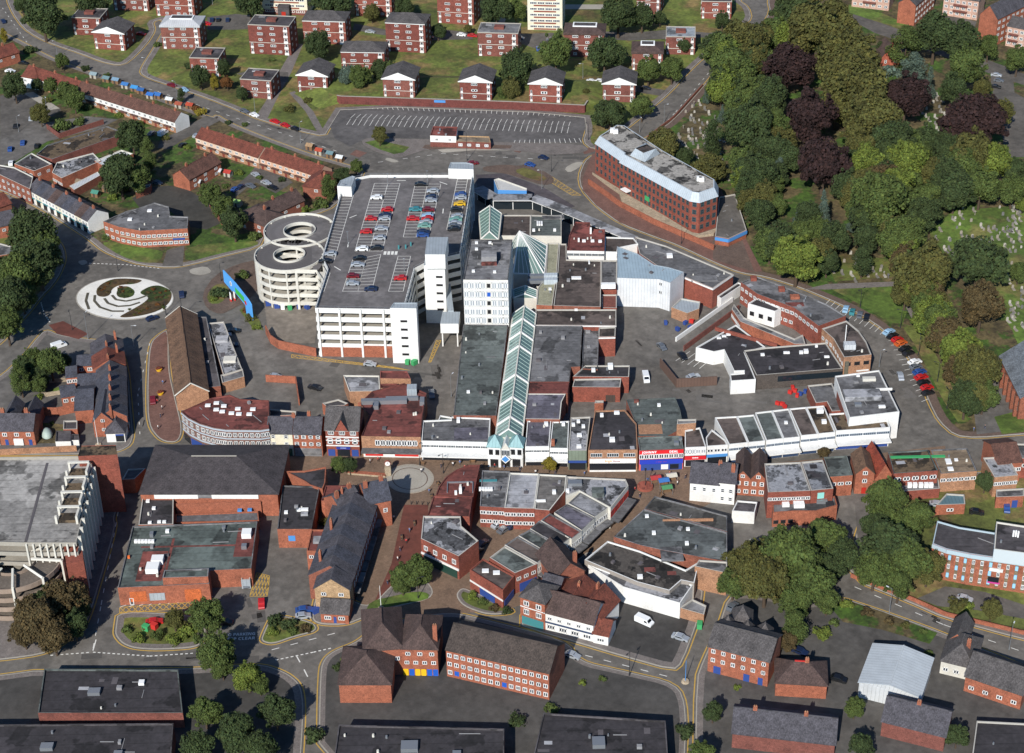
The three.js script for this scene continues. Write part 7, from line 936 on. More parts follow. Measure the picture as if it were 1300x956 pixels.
FB('white corner unit ending the shop row with brown stained roof', zC(916, 572, 1000, 566, 1200, 588, 1222, 640, 952, 658), 6.8, { wall: A.white, roof: A.moss, win: [[3, 4.6, 3, 1, 4, 7, 0.9, 'b']], band: [[3, 3, 3.4, A.white, 2.8, 0, 1, 'canopy'], [3, 0.1, 2.8, A.blueDk, 0.1, 0.02, 0.98, 'shop_front']] });
FB('large white-walled store with grey roof and big rooftop air plant', zc(1060, 350, 5.03)(0, 640, 282, 602, 412, 868, 92, 906), 9.5, { wall: A.white, roof: A.felt, plant: [[...zC(1080, 490), 11, 4.5, 1.6, A.feltLight, 'air_plant'], [...zC(1115, 405), 4, 1.4, 1, A.offwhite], [...zC(1060, 530), 2, 1.4, 0.8, A.steel], [...zC(1060, 384), 1, 1, 0.6], [...zC(1180, 540), 2, 1, 0.6], [...zC(1190, 455), 5, 0.3, 0.8, A.white, 'parapet_step']], band: [[3, 0.1, 7, A.brick, 0.06, 0.1, 0.8, 'brick_panel']] });
FB('low grey-roofed loading store with caged terrace behind the white row', zC(808, 430, 930, 418, 990, 556, 930, 560, 905, 512, 850, 518), 4.4, { wall: A.brick, roof: A.felt });
FB('curved brick shop row with long grey roof and red dormers facing the yard', zE(238, 408, 300, 452, 440, 505, 530, 572, 632, 534, 560, 490, 430, 435, 300, 386), 8, { wall: A.brick, roof: A.felt, trim: A.feltMid, name: 'curved_shop_row', win: [[0, 5.2, 3, 1, 4, 1.5, 1.2, 's'], [1, 5.2, 3, 1, 8, 1.5, 1.2, 's'], [2, 5.2, 3, 1, 6, 1.5, 1.2, 's'], [0, 1.6, 3, 1, 4, 1.4, 1.2, 's'], [1, 1.6, 3, 1, 7, 1.4, 1.2, 's']], plant: [[...zE(285, 400), 2, 2, 1.2, A.brick, 'chimney'], [...zE(390, 440), 2, 2, 1.2, A.brick, 'chimney'], [...zE(440, 468), 3, 2, 1, A.brickOr, 'chimney'], [...zE(440, 492), 6, 2.6, 0.1, A.feltRed, 'roof_patch']] });
FB('white-walled box extension with black roof behind the curved row', zE(265, 488, 366, 518, 390, 506, 300, 466), 6.2, { wall: A.white, roof: A.feltBlack, win: [[0, 2, 3, 1, 3, 1.6, 1.6, 'k']] });
FB('low brick workshop strip below the curved shop row', zE(212, 490, 250, 540, 440, 620, 470, 605, 480, 640, 440, 640, 236, 556, 204, 510), 3.8, { wall: A.brickOr, roof: A.feltMid, win: [[6, 1, 3, 1, 9, 1.4, 1.2, 's']] });
FB('brown-roofed curved corner building with tan brick walls and flagpole', zE(542, 582, 585, 620, 625, 690, 728, 680, 708, 630, 680, 590, 634, 552), 9, { wall: A.brickTan, roof: A.feltBrown, name: 'corner_building', win: [[0, 5.4, 3, 1, 3, 1.3, 1.2, 's'], [1, 5.4, 3, 1, 5, 1.3, 1.2, 's'], [2, 5.6, 3, 1, 3, 1.8, 1.3, 'k']], band: [[2, 0.1, 7.4, M('#6e6a5a', 'sheet'), 0.06, 0.05, 0.2, 'stair_panel'], [2, 3.2, 3.7, A.white, 0.1, 0.5, 0.95]], plant: [[...zE(645, 655), 3.6, 2.4, 1.8, A.sheetWhite], [...zE(628, 640), 0.2, 0.2, 7, A.whiteMetal, 'flagpole']] });
FB('black-roofed depot with white edge and glazed strip in the delivery yard', zC(490, 255, 600, 240, 900, 216, 985, 346, 552, 380), 5.4, { wall: M('#5f564f', 'brick'), roof: A.feltBlack, band: [[3, 2.4, 4.4, glassDk, 0.06, 0, 0.75, 'glazed_strip']], plant: [[...zC(583, 280), 1.2, 1, 0.6], [...zC(697, 270), 1.2, 0.8, 0.6], [...zC(712, 270), 0.8, 0.8, 0.6], [...zC(776, 270), 1.2, 1, 0.8], [...zC(800, 266), 1.4, 1.4, 1], [...zC(904, 290), 1.6, 0.8, 0.5], [...zC(852, 238), 0.8, 0.8, 0.8]] });
FB('bent black-roofed depot wing with white end wall in the delivery yard', zC(250, 240, 340, 262, 390, 252, 440, 358, 490, 356, 490, 366, 420, 372, 425, 408, 550, 400, 494, 262, 598, 238, 450, 126), 5, { wall: A.white, roof: A.feltBlack, plant: [[...zC(365, 195), 1.4, 1, 0.4], [...zC(390, 186), 1.4, 1, 0.4], [...zC(412, 178), 1.4, 1, 0.4], [...zC(500, 196), 22, 0.6, 1.2, A.brick, 'brick_upstand', -0.55]] });
// brick office at right, shed and houses
{ const t = FB('four-storey orange brick office with pale fascia and striped window bays', [1184, 690, 1202, 697, 1232, 703, 1320, 716, 1320, 684, 1262, 676, 1218, 669, 1190, 661], 10.5, { wall: A.brickOr, roof: A.feltDark, trim: M('#a9bac2', null, 0.6), name: 'office_building', band: [0, 1, 2].map((e) => [e, 9.2, 10.4, M('#a9bac2', null, 0.6), 0.3]), win: [] }); const q = t._q; for (const [e, n] of [[0, 2], [1, 3], [2, 8]]) { const o = outward(q, e), L = Math.hypot(q[e + 1][0] - q[e][0], q[e + 1][1] - q[e][1]); for (let k = 0; k < n; k++) part(t, 'window_bay', wallBox(q[e], q[e + 1], o, 0.8, 9, 0.06, (k + 0.3) / n, (k + 0.7) / n), M('#8b7a62', 'brick')); winRun(t, q[e], q[e + 1], [o[0], o[1]], [1.4, 2.9, 3, n, L / n * 0.36, 1.5, e === 1 ? ['u', 's'] : ['s', 's', 'u']]); } part(t, 'entrance_band', wallBox(q[2], q[3], outward(q, 2), 2.6, 4, 0.4, 0.3, 0.46), A.shopDark); part(t, 'pink_stripe', wallBox(q[2], q[3], outward(q, 2), 2.1, 2.5, 0.42, 0.3, 0.48), M('#c0408c', null, 0.6)); part(t, 'white_sign', wallBox(q[2], q[3], outward(q, 2), 6, 7, 0.3, 0.3, 0.5), A.white);
  t.children.filter((k) => k.name === 'window').forEach((k) => { k.translateZ(0.07); }); }
FB('grey plant storey with dark roof on top of the striped brick office', [1262, 697, 1330, 706, 1330, 672, 1265, 662], 14, { wall: M('#b9c2c6', null, 0.6), roof: A.feltDark, y0: 10, trim: A.offwhite, plant: [[1286, 681, 0.4, 0.4, 2], [1289, 681, 0.4, 0.4, 2], [1292, 682, 0.4, 0.4, 2]] });
PB('white sheet-roofed shed with roof lights in the gravel yard', [1109, 818, 1091, 866], 5, 15, 5, 6.6, { wall: A.sheetWhite, roof: M('#c5ccd0', 'sheet', 0.5), name: 'shed', cat: 'shed', add: [] });
PB('orange brick three-gabled house row with blue ground-floor panels', [898, 852, 974, 872], 0.1, 11, 8.4, 11.4, { wall: A.brickOr, roof: A.tileGrey, win: [['f', 6.4, 3, 1, 6, 1.1, 1.3, 's'], ['f', 3.6, 3, 1, 6, 1.1, 1.3, 's']], band: [['f', 0.1, 2.4, A.blueDk, 0.08, 0.1, 0.22, 'blue_door'], ['f', 0.1, 2.4, A.blueDk, 0.08, 0.6, 0.7, 'blue_door'], ['f', 0.1, 2.4, A.blueDk, 0.08, 0.84, 0.92, 'blue_door']] });
for (const [a, b, s] of [[942, 790, 10], [923, 800, 7], [948, 806, 7], [970, 810, 8]]) { const t = PB('small pyramid-roofed brick turret behind the three-gabled row', [a - s * 1.2, b, a + s * 1.2, b + 2], 6, s * 0.55, 6, 9.5, { wall: A.brickOr, roof: A.tileGrey, type: 'hip', name: 'turret', cat: 'turret', group: 'pyramid turrets' }); }
PB('brown-roofed brick house with red ridge beside the gravel yard', [985, 866, 1050, 870], 4.6, 9, 4.6, 8, { wall: A.brickOr, roof: A.tileDark, type: 'hip', ridgeMat: A.red, chim: [[0.1, -0.5, 1, 1]] });
PB('grey-roofed bungalow behind the white shed', [1195, 838, 1236, 848], 4.4, 12, 4.4, 8, { wall: A.offwhite, roof: A.tileGrey, type: 'hip', win: [['f', 1.2, 3, 1, 3, 1.4, 1.2, 's']], chim: [[0.2, -0.4, 1, 1]] });
PB('grey-brown roofed house at the lower right picture edge', [1226, 858, 1298, 882], 5, 11, 5, 8.6, { wall: A.brickOr, roof: A.tileGrey, win: [['f', 1.2, 3, 1, 4, 1.4, 1.2, 's']] });
PB('steep grey-roofed gable house by the lower road', [1203, 812, 1226, 818], 4.6, 9, 4.6, 7.4, { wall: A.brickOr, roof: A.tileGrey, axis: 'z' });
PB('dark slate-roofed house pair below the lower right road', [1120, 915, 1200, 935], 5, 10, 5, 8.5, { wall: A.brickDark, roof: A.slate, chim: [[0, -0.5, 1, 1]] });
FB('black-roofed garage court at the lower right corner', [1230, 990, 1340, 990, 1340, 920, 1240, 915], 4.5, { wall: A.brickDark, roof: A.feltBlack });
PB('slate-roofed house row below the gravel yard', [930, 930, 1060, 945], 5, 10, 5, 8.5, { wall: A.brickDark, roof: A.slate, chim: [[0.2, -0.5, 1, 1], [-0.3, -0.5, 1, 1]] });
// flats, lodge and church at the upper right
const zM = zc(1040, 0, 5);
PB('pale pink flats with balconies beside a brick gable block', [...zM(205, 42), ...zM(440, 70)], 0.1, 11, 8.6, 11.4, { wall: A.pink, roof: A.tileGrey, name: 'block_of_flats', cat: 'flats', win: [['f', 1.2, 2.8, 3, 6, 1.6, 1.3, 's']], band: [['f', 3, 3.5, A.brickDark, 1.2, 0.3, 0.65, 'balcony'], ['f', 5.8, 6.3, A.brickDark, 1.2, 0.3, 0.65, 'balcony']] });
PB('tall orange brick gable block across the cemetery road', [...zM(492, 145), ...zM(600, 165)], 0.1, 26, 10, 13, { wall: A.brickOr, roof: A.tileGrey, axis: 'z', name: 'block_of_flats', cat: 'flats', win: [['r', 1.4, 2.9, 3, 7, 1.8, 1.3, 's']] });
PB('pale pink flats with balconies behind the dark parking court', [...zM(780, 95), ...zM(1000, 130)], 0.1, 11, 9.4, 12, { wall: A.pink, roof: A.tileGrey, name: 'block_of_flats', cat: 'flats', win: [['f', 1.2, 2.8, 3, 6, 1.6, 1.3, 's']], band: [['f', 3, 3.5, A.brickDark, 1.2, 0.3, 0.7, 'balcony'], ['f', 5.8, 6.3, A.brickDark, 1.2, 0.3, 0.7, 'balcony']] });
PB('steep orange brick gable block with white verges and long slate roof', [...zM(1000, 262), ...zM(1110, 294)], 0.1, 34, 13, 18, { wall: A.brickOr, roof: A.slate, axis: 'z', name: 'block_of_flats', cat: 'flats', pediment: null, win: [['r', 1.4, 2.9, 4, 9, 1.8, 1.3, 's']] });
PB('pale pink flats with balconies at the right picture edge', [...zM(1180, 290), ...zM(1330, 320)], 0.1, 11, 9.4, 12, { wall: A.pink, roof: A.tileGrey, name: 'block_of_flats', cat: 'flats', win: [['f', 1.2, 2.8, 3, 4, 1.6, 1.3, 's']], band: [['f', 3, 3.5, A.brickDark, 1.2, 0.1, 0.5, 'balcony'], ['f', 5.8, 6.3, A.brickDark, 1.2, 0.1, 0.5, 'balcony']] });
patch('parking_court', zM(640, 90, 800, 88, 1000, 140, 980, 190, 820, 150, 690, 120), A.lot);
PB('old pink brick cemetery lodge with steep gable among the trees', [...zM(388, 420), ...zM(510, 410)], 0.1, 9, 4, 9.5, { wall: M('#b8654f', 'brick'), roof: A.tileDark, axis: 'z', name: 'lodge', chim: [[0.1, -0.1, 1.6, 1.1], [0.4, -0.4, 1.6, 1.1]], win: [['f', 1.2, 3, 1, 2, 1.1, 1.6, 'c']] });
PB('small stone lodge with dark gable and hedge stakes beside the pink lodge', [...zM(545, 400), ...zM(640, 392)], 0.1, 8, 3.4, 7.4, { wall: A.stone, roof: A.tileGrey, axis: 'z', name: 'lodge', win: [['f', 1, 3, 1, 1, 1.6, 1.8, 't']] });
{ const t = PB('red sandstone church with pale grey roof at the right picture edge', [1270, 452, 1296, 505], 8, 16, 8, 14, { wall: M('#a0614a', 'brick'), roof: M('#8f979f', 'tiles'), name: 'church', cat: 'church', win: [['f', 2, 3, 1, 6, 1.4, 4, 'o']] }); for (let i = 0; i < 6; i++) part(t, 'buttress', new G().box(-0.5, 0.5, 0, 7, 0, 1), M('#a0614a', 'brick')).position.set((i - 2.5) * t._L / 6, 0, 0.02); }

// ---------- trees and shrubs ----------
seed = 4242;
const TN = { dark: 'dark green', green: 'mid green', olive: 'olive-tinted', lime: 'bright yellow-green', purple: 'dark purple copper beech', yellow: 'golden yellow', rust: 'rust-red', blue: 'grey-blue', brown: 'brown-tinted' };
const KN = { broad: 'rounded broadleaf tree', wide: 'wide spreading tree', cone: 'pointed conifer', tall: 'tall narrow tree', bush: 'low shrub' };
const SZ = (rx) => rx >= 30 ? 'very large' : rx >= 20 ? 'large' : rx >= 11 ? 'middling' : 'small';
function trees(where, group, list) { for (const [x, y, r, c, k = 'broad', hk] of list) tree(x, y, r, c, k, `${SZ(r)} ${c === 'purple' ? 'dark purple copper beech' : TN[c] + ' ' + KN[k]} ${where}`, group, k === 'bush' ? 'shrub' : 'tree', hk); }
trees('on the flats estate', 'estate trees', [[54, 21, 22, 'dark'], [118, 3, 18, 'dark'], [79, 79, 8, 'green'], [254, 98, 12, 'dark'], [272, 104, 6, 'yellow', 'tall'], [288, 106, 7, 'rust'], [284, 88, 9, 'dark'], [307, 120, 7, 'dark'], [200, 57, 6, 'green', 'bush'], [317, 4, 18, 'dark'], [404, 57, 16, 'dark'], [442, 97, 11, 'blue'], [458, 99, 13, 'green'], [485, 90, 11, 'dark'], [472, 17, 9, 'olive'], [556, 40, 9, 'dark'], [630, 12, 18, 'dark'], [594, 37, 5, 'olive'], [513, 8, 11, 'dark'], [421, 2, 22, 'dark', 'wide'], [655, 90, 19, 'dark'], [648, 114, 12, 'olive'], [368, 139, 8, 'olive', 'bush'], [482, 173, 9, 'olive'], [706, 69, 19, 'green'], [768, 70, 22, 'dark', 'wide'], [785, 18, 21, 'dark'], [815, 21, 15, 'dark'], [774, 144, 20, 'dark', 'wide'], [815, 137, 13, 'green'], [823, 91, 14, 'green'], [853, 88, 14, 'green'], [868, 56, 9, 'dark'], [917, 27, 9, 'dark'], [655, 15, 12, 'green'], [838, 24, 8, 'dark'], [497, 92, 10, 'green'], [640, 118, 9, 'green'], [744, 118, 5, 'olive'], [390, 128, 6, 'olive', 'bush'], [430, 118, 6, 'green', 'bush'], [476, 121, 7, 'green', 'bush'], [572, 124, 7, 'green', 'bush'], [240, 84, 7, 'dark', 'bush'], [345, 76, 5, 'green', 'bush'], [520, 87, 9, 'dark', 'bush'], [28, 8, 8, 'dark'], [5, 45, 5, 'yellow', 'tall']]);
trees('between the brick office and the cemetery road', 'trees by the office', [[842, 186, 21, 'olive', 'wide'], [870, 200, 10, 'dark'], [905, 178, 14, 'dark', 'tall'], [901, 214, 20, 'olive', 'wide'], [896, 122, 5, 'blue', 'cone'], [917, 145, 6, 'blue', 'cone']]);
trees('in the old cemetery', 'cemetery trees', [[1010, 16, 26, 'dark', 'wide'], [1038, 40, 32, 'olive'], [1002, 46, 8, 'green', 'tall'], [1057, 34, 26, 'olive'], [968, 50, 17, 'olive'], [909, 64, 20, 'dark'], [945, 54, 26, 'olive'], [927, 86, 22, 'green'], [955, 79, 20, 'olive'], [919, 109, 20, 'dark'], [940, 130, 20, 'green'], [950, 164, 27, 'dark'], [955, 219, 22, 'dark'], [1000, 88, 29, 'purple', 'broad', 0.9], [1030, 154, 30, 'purple', 'broad', 0.9], [1046, 208, 34, 'purple', 'wide', 1.1], [1150, 124, 28, 'purple', 'broad', 0.9], [1237, 158, 36, 'purple', 'wide'], [1075, 75, 35, 'olive'], [1086, 112, 34, 'olive'], [1106, 153, 31, 'olive'], [1088, 168, 20, 'olive'], [1133, 180, 25, 'dark'], [1174, 182, 17, 'dark'], [984, 168, 18, 'green', 'tall', 0.8], [989, 217, 9, 'blue', 'tall'], [1101, 215, 22, 'lime'], [1153, 210, 23, 'lime'], [1122, 231, 22, 'brown'], [1187, 48, 24, 'dark'], [1221, 53, 20, 'dark'], [1227, 90, 22, 'green'], [1211, 118, 18, 'dark'], [1180, 106, 10, 'blue', 'cone'], [1130, 90, 15, 'blue', 'bush'], [1255, 61, 13, 'green'], [1292, 77, 15, 'green'], [1248, 115, 11, 'olive'], [1271, 147, 16, 'olive'], [1232, 200, 25, 'olive'], [1261, 208, 22, 'lime'], [1200, 221, 20, 'dark'], [1289, 223, 15, 'dark'], [1117, 63, 6, 'dark', 'tall'], [1160, 88, 16, 'blue', 'tall', 0.7], [951, 241, 17, 'dark'], [989, 238, 8, 'green', 'tall'], [965, 272, 18, 'dark'], [978, 311, 18, 'green'], [1012, 328, 27, 'lime'], [1014, 275, 8, 'blue', 'cone'], [1044, 271, 12, 'blue', 'cone'], [1082, 281, 8, 'blue', 'cone'], [1050, 333, 15, 'dark'], [1095, 333, 15, 'dark', 'tall', 0.7], [1117, 258, 31, 'green'], [1097, 241, 20, 'olive'], [1137, 241, 22, 'lime'], [1175, 272, 20, 'dark'], [1212, 241, 29, 'dark', 'wide'], [1245, 240, 20, 'green'], [1286, 241, 18, 'green'], [1299, 260, 9, 'lime'], [1151, 305, 23, 'green'], [1171, 350, 33, 'olive'], [1242, 336, 35, 'dark', 'wide'], [1246, 390, 25, 'brown'], [1185, 404, 22, 'lime'], [1198, 431, 20, 'olive'], [1219, 451, 24, 'lime'], [1242, 475, 28, 'olive'], [1226, 508, 20, 'dark'], [1249, 504, 18, 'green'], [1293, 346, 12, 'green'], [1150, 372, 17, 'olive'], [985, 262, 12, 'green'], [1030, 300, 8, 'lime', 'bush'], [1000, 300, 12, 'green', 'bush'], [1070, 302, 10, 'brown'], [975, 125, 22, 'dark'], [975, 190, 20, 'dark'], [1060, 140, 18, 'olive'], [1075, 240, 18, 'dark'], [1180, 250, 16, 'green'], [1205, 180, 14, 'dark'], [1150, 60, 20, 'green', 'tall', 0.7]]);
{ // the closed canopy of the cemetery
  const poly = [905, 70, 950, 40, 1010, 24, 1062, 24, 1100, 60, 1130, 96, 1172, 168, 1248, 180, 1250, 228, 1200, 250, 1150, 300, 1120, 290, 1060, 312, 1000, 330, 962, 300, 935, 240, 940, 180, 905, 120], list = [];
  const inP = (x, y) => { let r = false; for (let i = 0, j = poly.length - 2; i < poly.length; j = i, i += 2) if ((poly[i + 1] > y) !== (poly[j + 1] > y) && x < (poly[j] - poly[i]) * (y - poly[i + 1]) / (poly[j + 1] - poly[i + 1]) + poly[i]) r = !r; return r; };
  for (let t = 0; list.length < 62 && t < 900; t++) { const x = rr(900, 1250), y = rr(20, 330); if (!inP(x, y) || list.some((v) => Math.hypot(v[0] - x, (v[1] - y) * 1.6) < 20) || [[1004, 94], [1031, 158], [1041, 210], [1148, 124], [1237, 158]].some((v) => Math.hypot(v[0] - x, v[1] - y) < 42)) continue; list.push([x, y + 8, rr(13, 21), ['dark', 'green', 'lime', 'green', 'dark', 'olive', 'green'][Math.floor(rnd() * 7)]]); }
  trees('filling the cemetery canopy', 'cemetery canopy trees', list);
  const belt = []; for (let i = 0; i < 22; i++) { const u = i / 21; belt.push([1140 + 100 * u + rr(-8, 14), 300 + 205 * u + rr(-6, 6), rr(16, 23), ['olive', 'green', 'lime', 'brown', 'green'][i % 5]]); } trees('in the belt between park verge and cemetery', 'park-side tree belt', belt);
}
trees('beside the roundabout approach', 'trees by the roundabout', [[41, 300, 26, 'dark'], [48, 333, 27, 'dark'], [25, 353, 24, 'green'], [15, 383, 22, 'dark'], [8, 414, 19, 'green'], [28, 378, 16, 'green'], [56, 318, 18, 'green'], [2, 345, 18, 'dark'], [279, 373, 12, 'dark', 'bush'], [307, 350, 9, 'green', 'bush'], [318, 404, 7, 'olive', 'bush'], [325, 416, 6, 'lime', 'bush'], [312, 394, 6, 'rust', 'bush'], [137, 300, 8, 'green', 'bush'], [325, 300, 9, 'green', 'bush'], [270, 380, 6, 'lime', 'bush']]);
trees('behind the brick terraces', 'trees behind the terraces', [[25, 482, 13, 'green', 'tall'], [40, 462, 15, 'green'], [64, 462, 17, 'green'], [50, 490, 10, 'green'], [80, 462, 10, 'dark'], [34, 468, 14, 'dark'], [52, 476, 12, 'dark'], [48, 504, 7, 'lime', 'bush'], [66, 537, 4, 'green', 'bush']]);
trees('among the houses and yards', 'trees among the houses', [[168, 176, 17, 'dark'], [188, 194, 9, 'green', 'tall'], [190, 213, 9, 'green', 'tall'], [152, 222, 23, 'dark'], [175, 227, 16, 'green'], [51, 146, 11, 'olive'], [18, 112, 14, 'dark'], [46, 108, 7, 'dark'], [84, 120, 11, 'green'], [94, 128, 12, 'green'], [76, 160, 14, 'green', 'bush'], [101, 155, 9, 'green', 'bush'], [38, 64, 9, 'dark', 'bush'], [267, 251, 13, 'green'], [282, 264, 13, 'green'], [297, 286, 16, 'dark'], [417, 240, 11, 'green', 'tall', 0.8], [434, 225, 11, 'dark'], [452, 212, 8, 'green'], [406, 260, 11, 'green', 'bush'], [386, 266, 9, 'lime', 'bush'], [323, 300, 9, 'green', 'bush'], [255, 143, 8, 'yellow', 'bush'], [248, 138, 6, 'rust', 'bush'], [108, 88, 6, 'dark', 'bush'], [136, 96, 5, 'green', 'bush'], [230, 122, 5, 'dark', 'tall'], [310, 158, 5, 'green', 'bush'], [290, 156, 5, 'dark', 'bush'], [150, 146, 7, 'lime', 'bush'], [178, 158, 6, 'lime', 'bush'], [110, 136, 8, 'dark', 'bush'], [210, 176, 6, 'olive', 'bush'], [238, 187, 5, 'lime', 'bush'], [285, 236, 6, 'green', 'bush'], [303, 220, 6, 'lime', 'bush'], [330, 225, 5, 'green', 'bush'], [358, 228, 6, 'dark', 'bush'], [130, 236, 7, 'green', 'bush'], [155, 240, 9, 'green', 'bush'], [143, 250, 8, 'lime', 'bush'], [64, 110, 8, 'green'], [60, 128, 7, 'olive', 'bush']]);
trees('around the concrete car park ramp', 'trees by the concrete car park', [[51, 793, 25, 'brown'], [84, 763, 24, 'brown'], [38, 783, 20, 'brown'], [94, 793, 18, 'dark'], [68, 809, 20, 'brown'], [30, 806, 16, 'brown'], [100, 775, 14, 'dark'], [60, 770, 18, 'dark']]);
trees('on the verge beside the supermarket', 'supermarket verge planting', [[261, 783, 20, 'green'], [274, 829, 22, 'green'], [221, 788, 12, 'olive'], [162, 798, 9, 'green', 'bush'], [239, 803, 14, 'lime', 'bush'], [282, 849, 13, 'green'], [175, 812, 9, 'lime', 'bush'], [200, 808, 10, 'green', 'bush'], [222, 812, 10, 'lime', 'bush'], [250, 812, 8, 'green', 'bush'], [186, 796, 7, 'brown', 'bush'], [315, 860, 17, 'lime'], [330, 872, 10, 'green']]);
trees('near the red paved walk', 'planting by the paved walks', [[348, 788, 12, 'dark', 'bush'], [366, 793, 11, 'dark', 'bush'], [388, 798, 9, 'brown', 'bush'], [345, 803, 9, 'lime', 'bush'], [372, 802, 8, 'green', 'bush'], [518, 731, 20, 'green', 'wide'], [530, 727, 17, 'green'], [511, 741, 13, 'green'], [414, 664, 9, 'olive', 'bush'], [427, 847, 8, 'dark', 'bush'], [437, 838, 7, 'lime', 'bush'], [600, 757, 8, 'lime', 'bush'], [612, 764, 8, 'green', 'bush'], [628, 772, 8, 'brown', 'bush'], [644, 776, 7, 'dark', 'bush'], [696, 720, 9, 'green'], [431, 590, 12, 'green', 'wide'], [444, 592, 9, 'dark'], [697, 590, 8, 'yellow']]);
trees('in the wood behind the shops', 'trees behind the shops', [[1002, 711, 31, 'green'], [948, 724, 26, 'olive'], [972, 738, 28, 'olive'], [1029, 745, 26, 'green'], [1009, 765, 20, 'green'], [1050, 764, 15, 'green'], [931, 741, 18, 'green'], [1046, 684, 23, 'green'], [1070, 708, 19, 'dark'], [1124, 643, 26, 'green'], [1165, 660, 20, 'green'], [1127, 697, 31, 'dark'], [1154, 718, 26, 'green'], [1110, 724, 22, 'green'], [1178, 723, 19, 'olive'], [1141, 744, 18, 'green'], [985, 700, 19, 'dark'], [960, 704, 17, 'olive'], [1052, 722, 19, 'dark'], [1145, 670, 19, 'green'], [1112, 670, 17, 'dark'], [926, 716, 15, 'olive']]);
trees('around the lower right yards', 'yard and verge planting', [[1251, 612, 12, 'dark'], [1009, 796, 17, 'green', 'tall', 0.8], [999, 815, 12, 'brown'], [1043, 805, 12, 'lime', 'bush'], [1215, 768, 14, 'olive', 'bush'], [1228, 770, 10, 'lime', 'bush'], [1259, 775, 12, 'olive'], [1046, 575, 7, 'brown'], [1075, 768, 9, 'lime', 'bush'], [1100, 778, 8, 'brown', 'bush'], [1130, 788, 8, 'brown', 'bush'], [1150, 794, 7, 'olive', 'bush'], [1172, 802, 6, 'green', 'bush'], [1060, 790, 8, 'green', 'bush'], [935, 872, 6, 'lime', 'bush'], [1180, 830, 7, 'green', 'bush'], [740, 866, 6, 'lime', 'bush'], [765, 862, 6, 'green', 'bush'], [700, 900, 10, 'green', 'bush'], [905, 905, 12, 'dark'], [1085, 900, 12, 'green']]);
trees('along the bottom road', 'trees along the bottom road', [[350, 905, 20, 'dark'], [300, 930, 24, 'dark'], [260, 905, 18, 'green'], [398, 935, 16, 'dark', 'bush'], [655, 915, 12, 'dark', 'bush'], [870, 930, 14, 'dark', 'bush'], [1215, 935, 14, 'dark'], [1095, 950, 16, 'dark'], [890, 960, 16, 'green'], [330, 950, 20, 'dark'], [250, 950, 20, 'dark']]);
{ // planting on the roundabout
  const z = (a, b) => [a / 3.939, b / 3.939 + 220], spots = [];
  for (const [x0, x1, y0, y1, n, k] of [[490, 640, 545, 600, 12, 'brown'], [590, 670, 575, 620, 5, 'dark'], [730, 850, 580, 680, 18, 'brown'], [620, 740, 680, 712, 6, 'olive'], [780, 840, 640, 690, 4, 'green']]) for (let i = 0; i < n; i++) spots.push([...z(rr(x0, x1), rr(y0, y1)), rr(1.8, 3.2), rnd() < 0.3 ? 'rust' : k, 'bush']);
  trees('in the roundabout planting beds', 'roundabout shrubs', spots);
}
// ---------- cars, vans ----------
seed = 777;
const along = (list, where, group, dx, dy) => { for (const [x, y, c, ty, ddx, ddy] of list) car(x, y, ddx ?? dx, ddy ?? dy, c, where, group, 0.01, ty || (rnd() < 0.6 ? 'hatch' : 'saloon')); };
along([[218, 108, 'maroon'], [234, 114, 'skyblue'], [310, 141, 'grey'], [323, 146, 'white'], [349, 154, 'red'], [362, 159, 'red'], [375, 163.5, 'black'], [4, 27, 'navy', null, 6, 8]], 'at the kerb of the main estate road', 'cars on the main estate road', 12, 4);
along([[30, 80, 'black'], [13, 90, 'white'], [179, 43, 'red'], [269, 25, 'navy', null, 1, -8], [277, 25, 'black', null, 1, -8], [289, 25, 'navy', null, 1, -8], [683, 62, 'blue', null, 2, 8], [751, 103, 'white'], [762, 103, 'white'], [586, 44, 'white'], [600, 45, 'red'], [262, 30, 'red']], 'parked among the flats and houses', 'cars parked among the flats', 10, 1);
along([[29, 181, 'blue', null, 2, -8], [47, 185, 'black', null, 3, -8], [13, 189, 'blue', null, 2, -8], [14, 207, 'white', null, 2, -8], [193, 169, 'grey'], [207, 169, 'white', 'van'], [299, 240, 'blue'], [306, 237, 'navy'], [325, 222, 'silver', null, 8, 4], [200, 232, 'grey', null, 8, 2]], 'parked in the yards by the houses', 'cars in the yards', 8, -5);
along([[230.5, 374, 'navy', null, 1, 8], [193, 404, 'navy', null, 9, -3], [75, 439, 'white', 'van', 9, -3]], 'driving at the roundabout', 'cars at the roundabout', 8, 2);
along([[297, 420, 'black'], [294, 438, 'navy'], [286, 425, 'silver'], [194, 508, 'maroon', null, 0.5, 8], [332, 766, 'red', null, 0, 8], [386, 774, 'blue'], [385, 782, 'silver'], [196, 789, 'red']], 'parked beside the western shops', 'cars beside the western shops', 9, -1);
along([[690, 200, 'navy', null, 9, 2], [673, 209, 'blue', null, 9, 2], [600, 207, 'maroon', null, 9, -1]], 'driving on the road behind the car park', 'cars on the ring road', 9, 0);
const zR = zc(1060, 350, 5.03);
for (const [x, y, c, dx, dy] of [[70, 212, 'skyblue', 3, -9], [112, 230, 'teal', 3, -9], [160, 248, 'grey', 3, -9], [204, 264, 'black', 3, -9], [345, 358, 'skyblue', 8, -4], [368, 384, 'black', 8, -4], [398, 408, 'red', 8, -3], [420, 430, 'orange', 8, -3], [448, 466, 'black', 8, -3], [470, 495, 'black', 8, -3], [510, 550, 'white', 9, -2.5], [516, 582, 'grey', 9, -2.5], [540, 614, 'blue', 9, -2.5], [550, 647, 'red', 9, -2.5], [566, 682, 'black', 9, -2.5], [588, 714, 'red', 9, -2.5], [594, 748, 'black', 9, -2.5]]) car(...zR(x, y), dx, dy, c, 'in the angled bays beside the park lawn', 'cars in the park-side bays', 0.01);
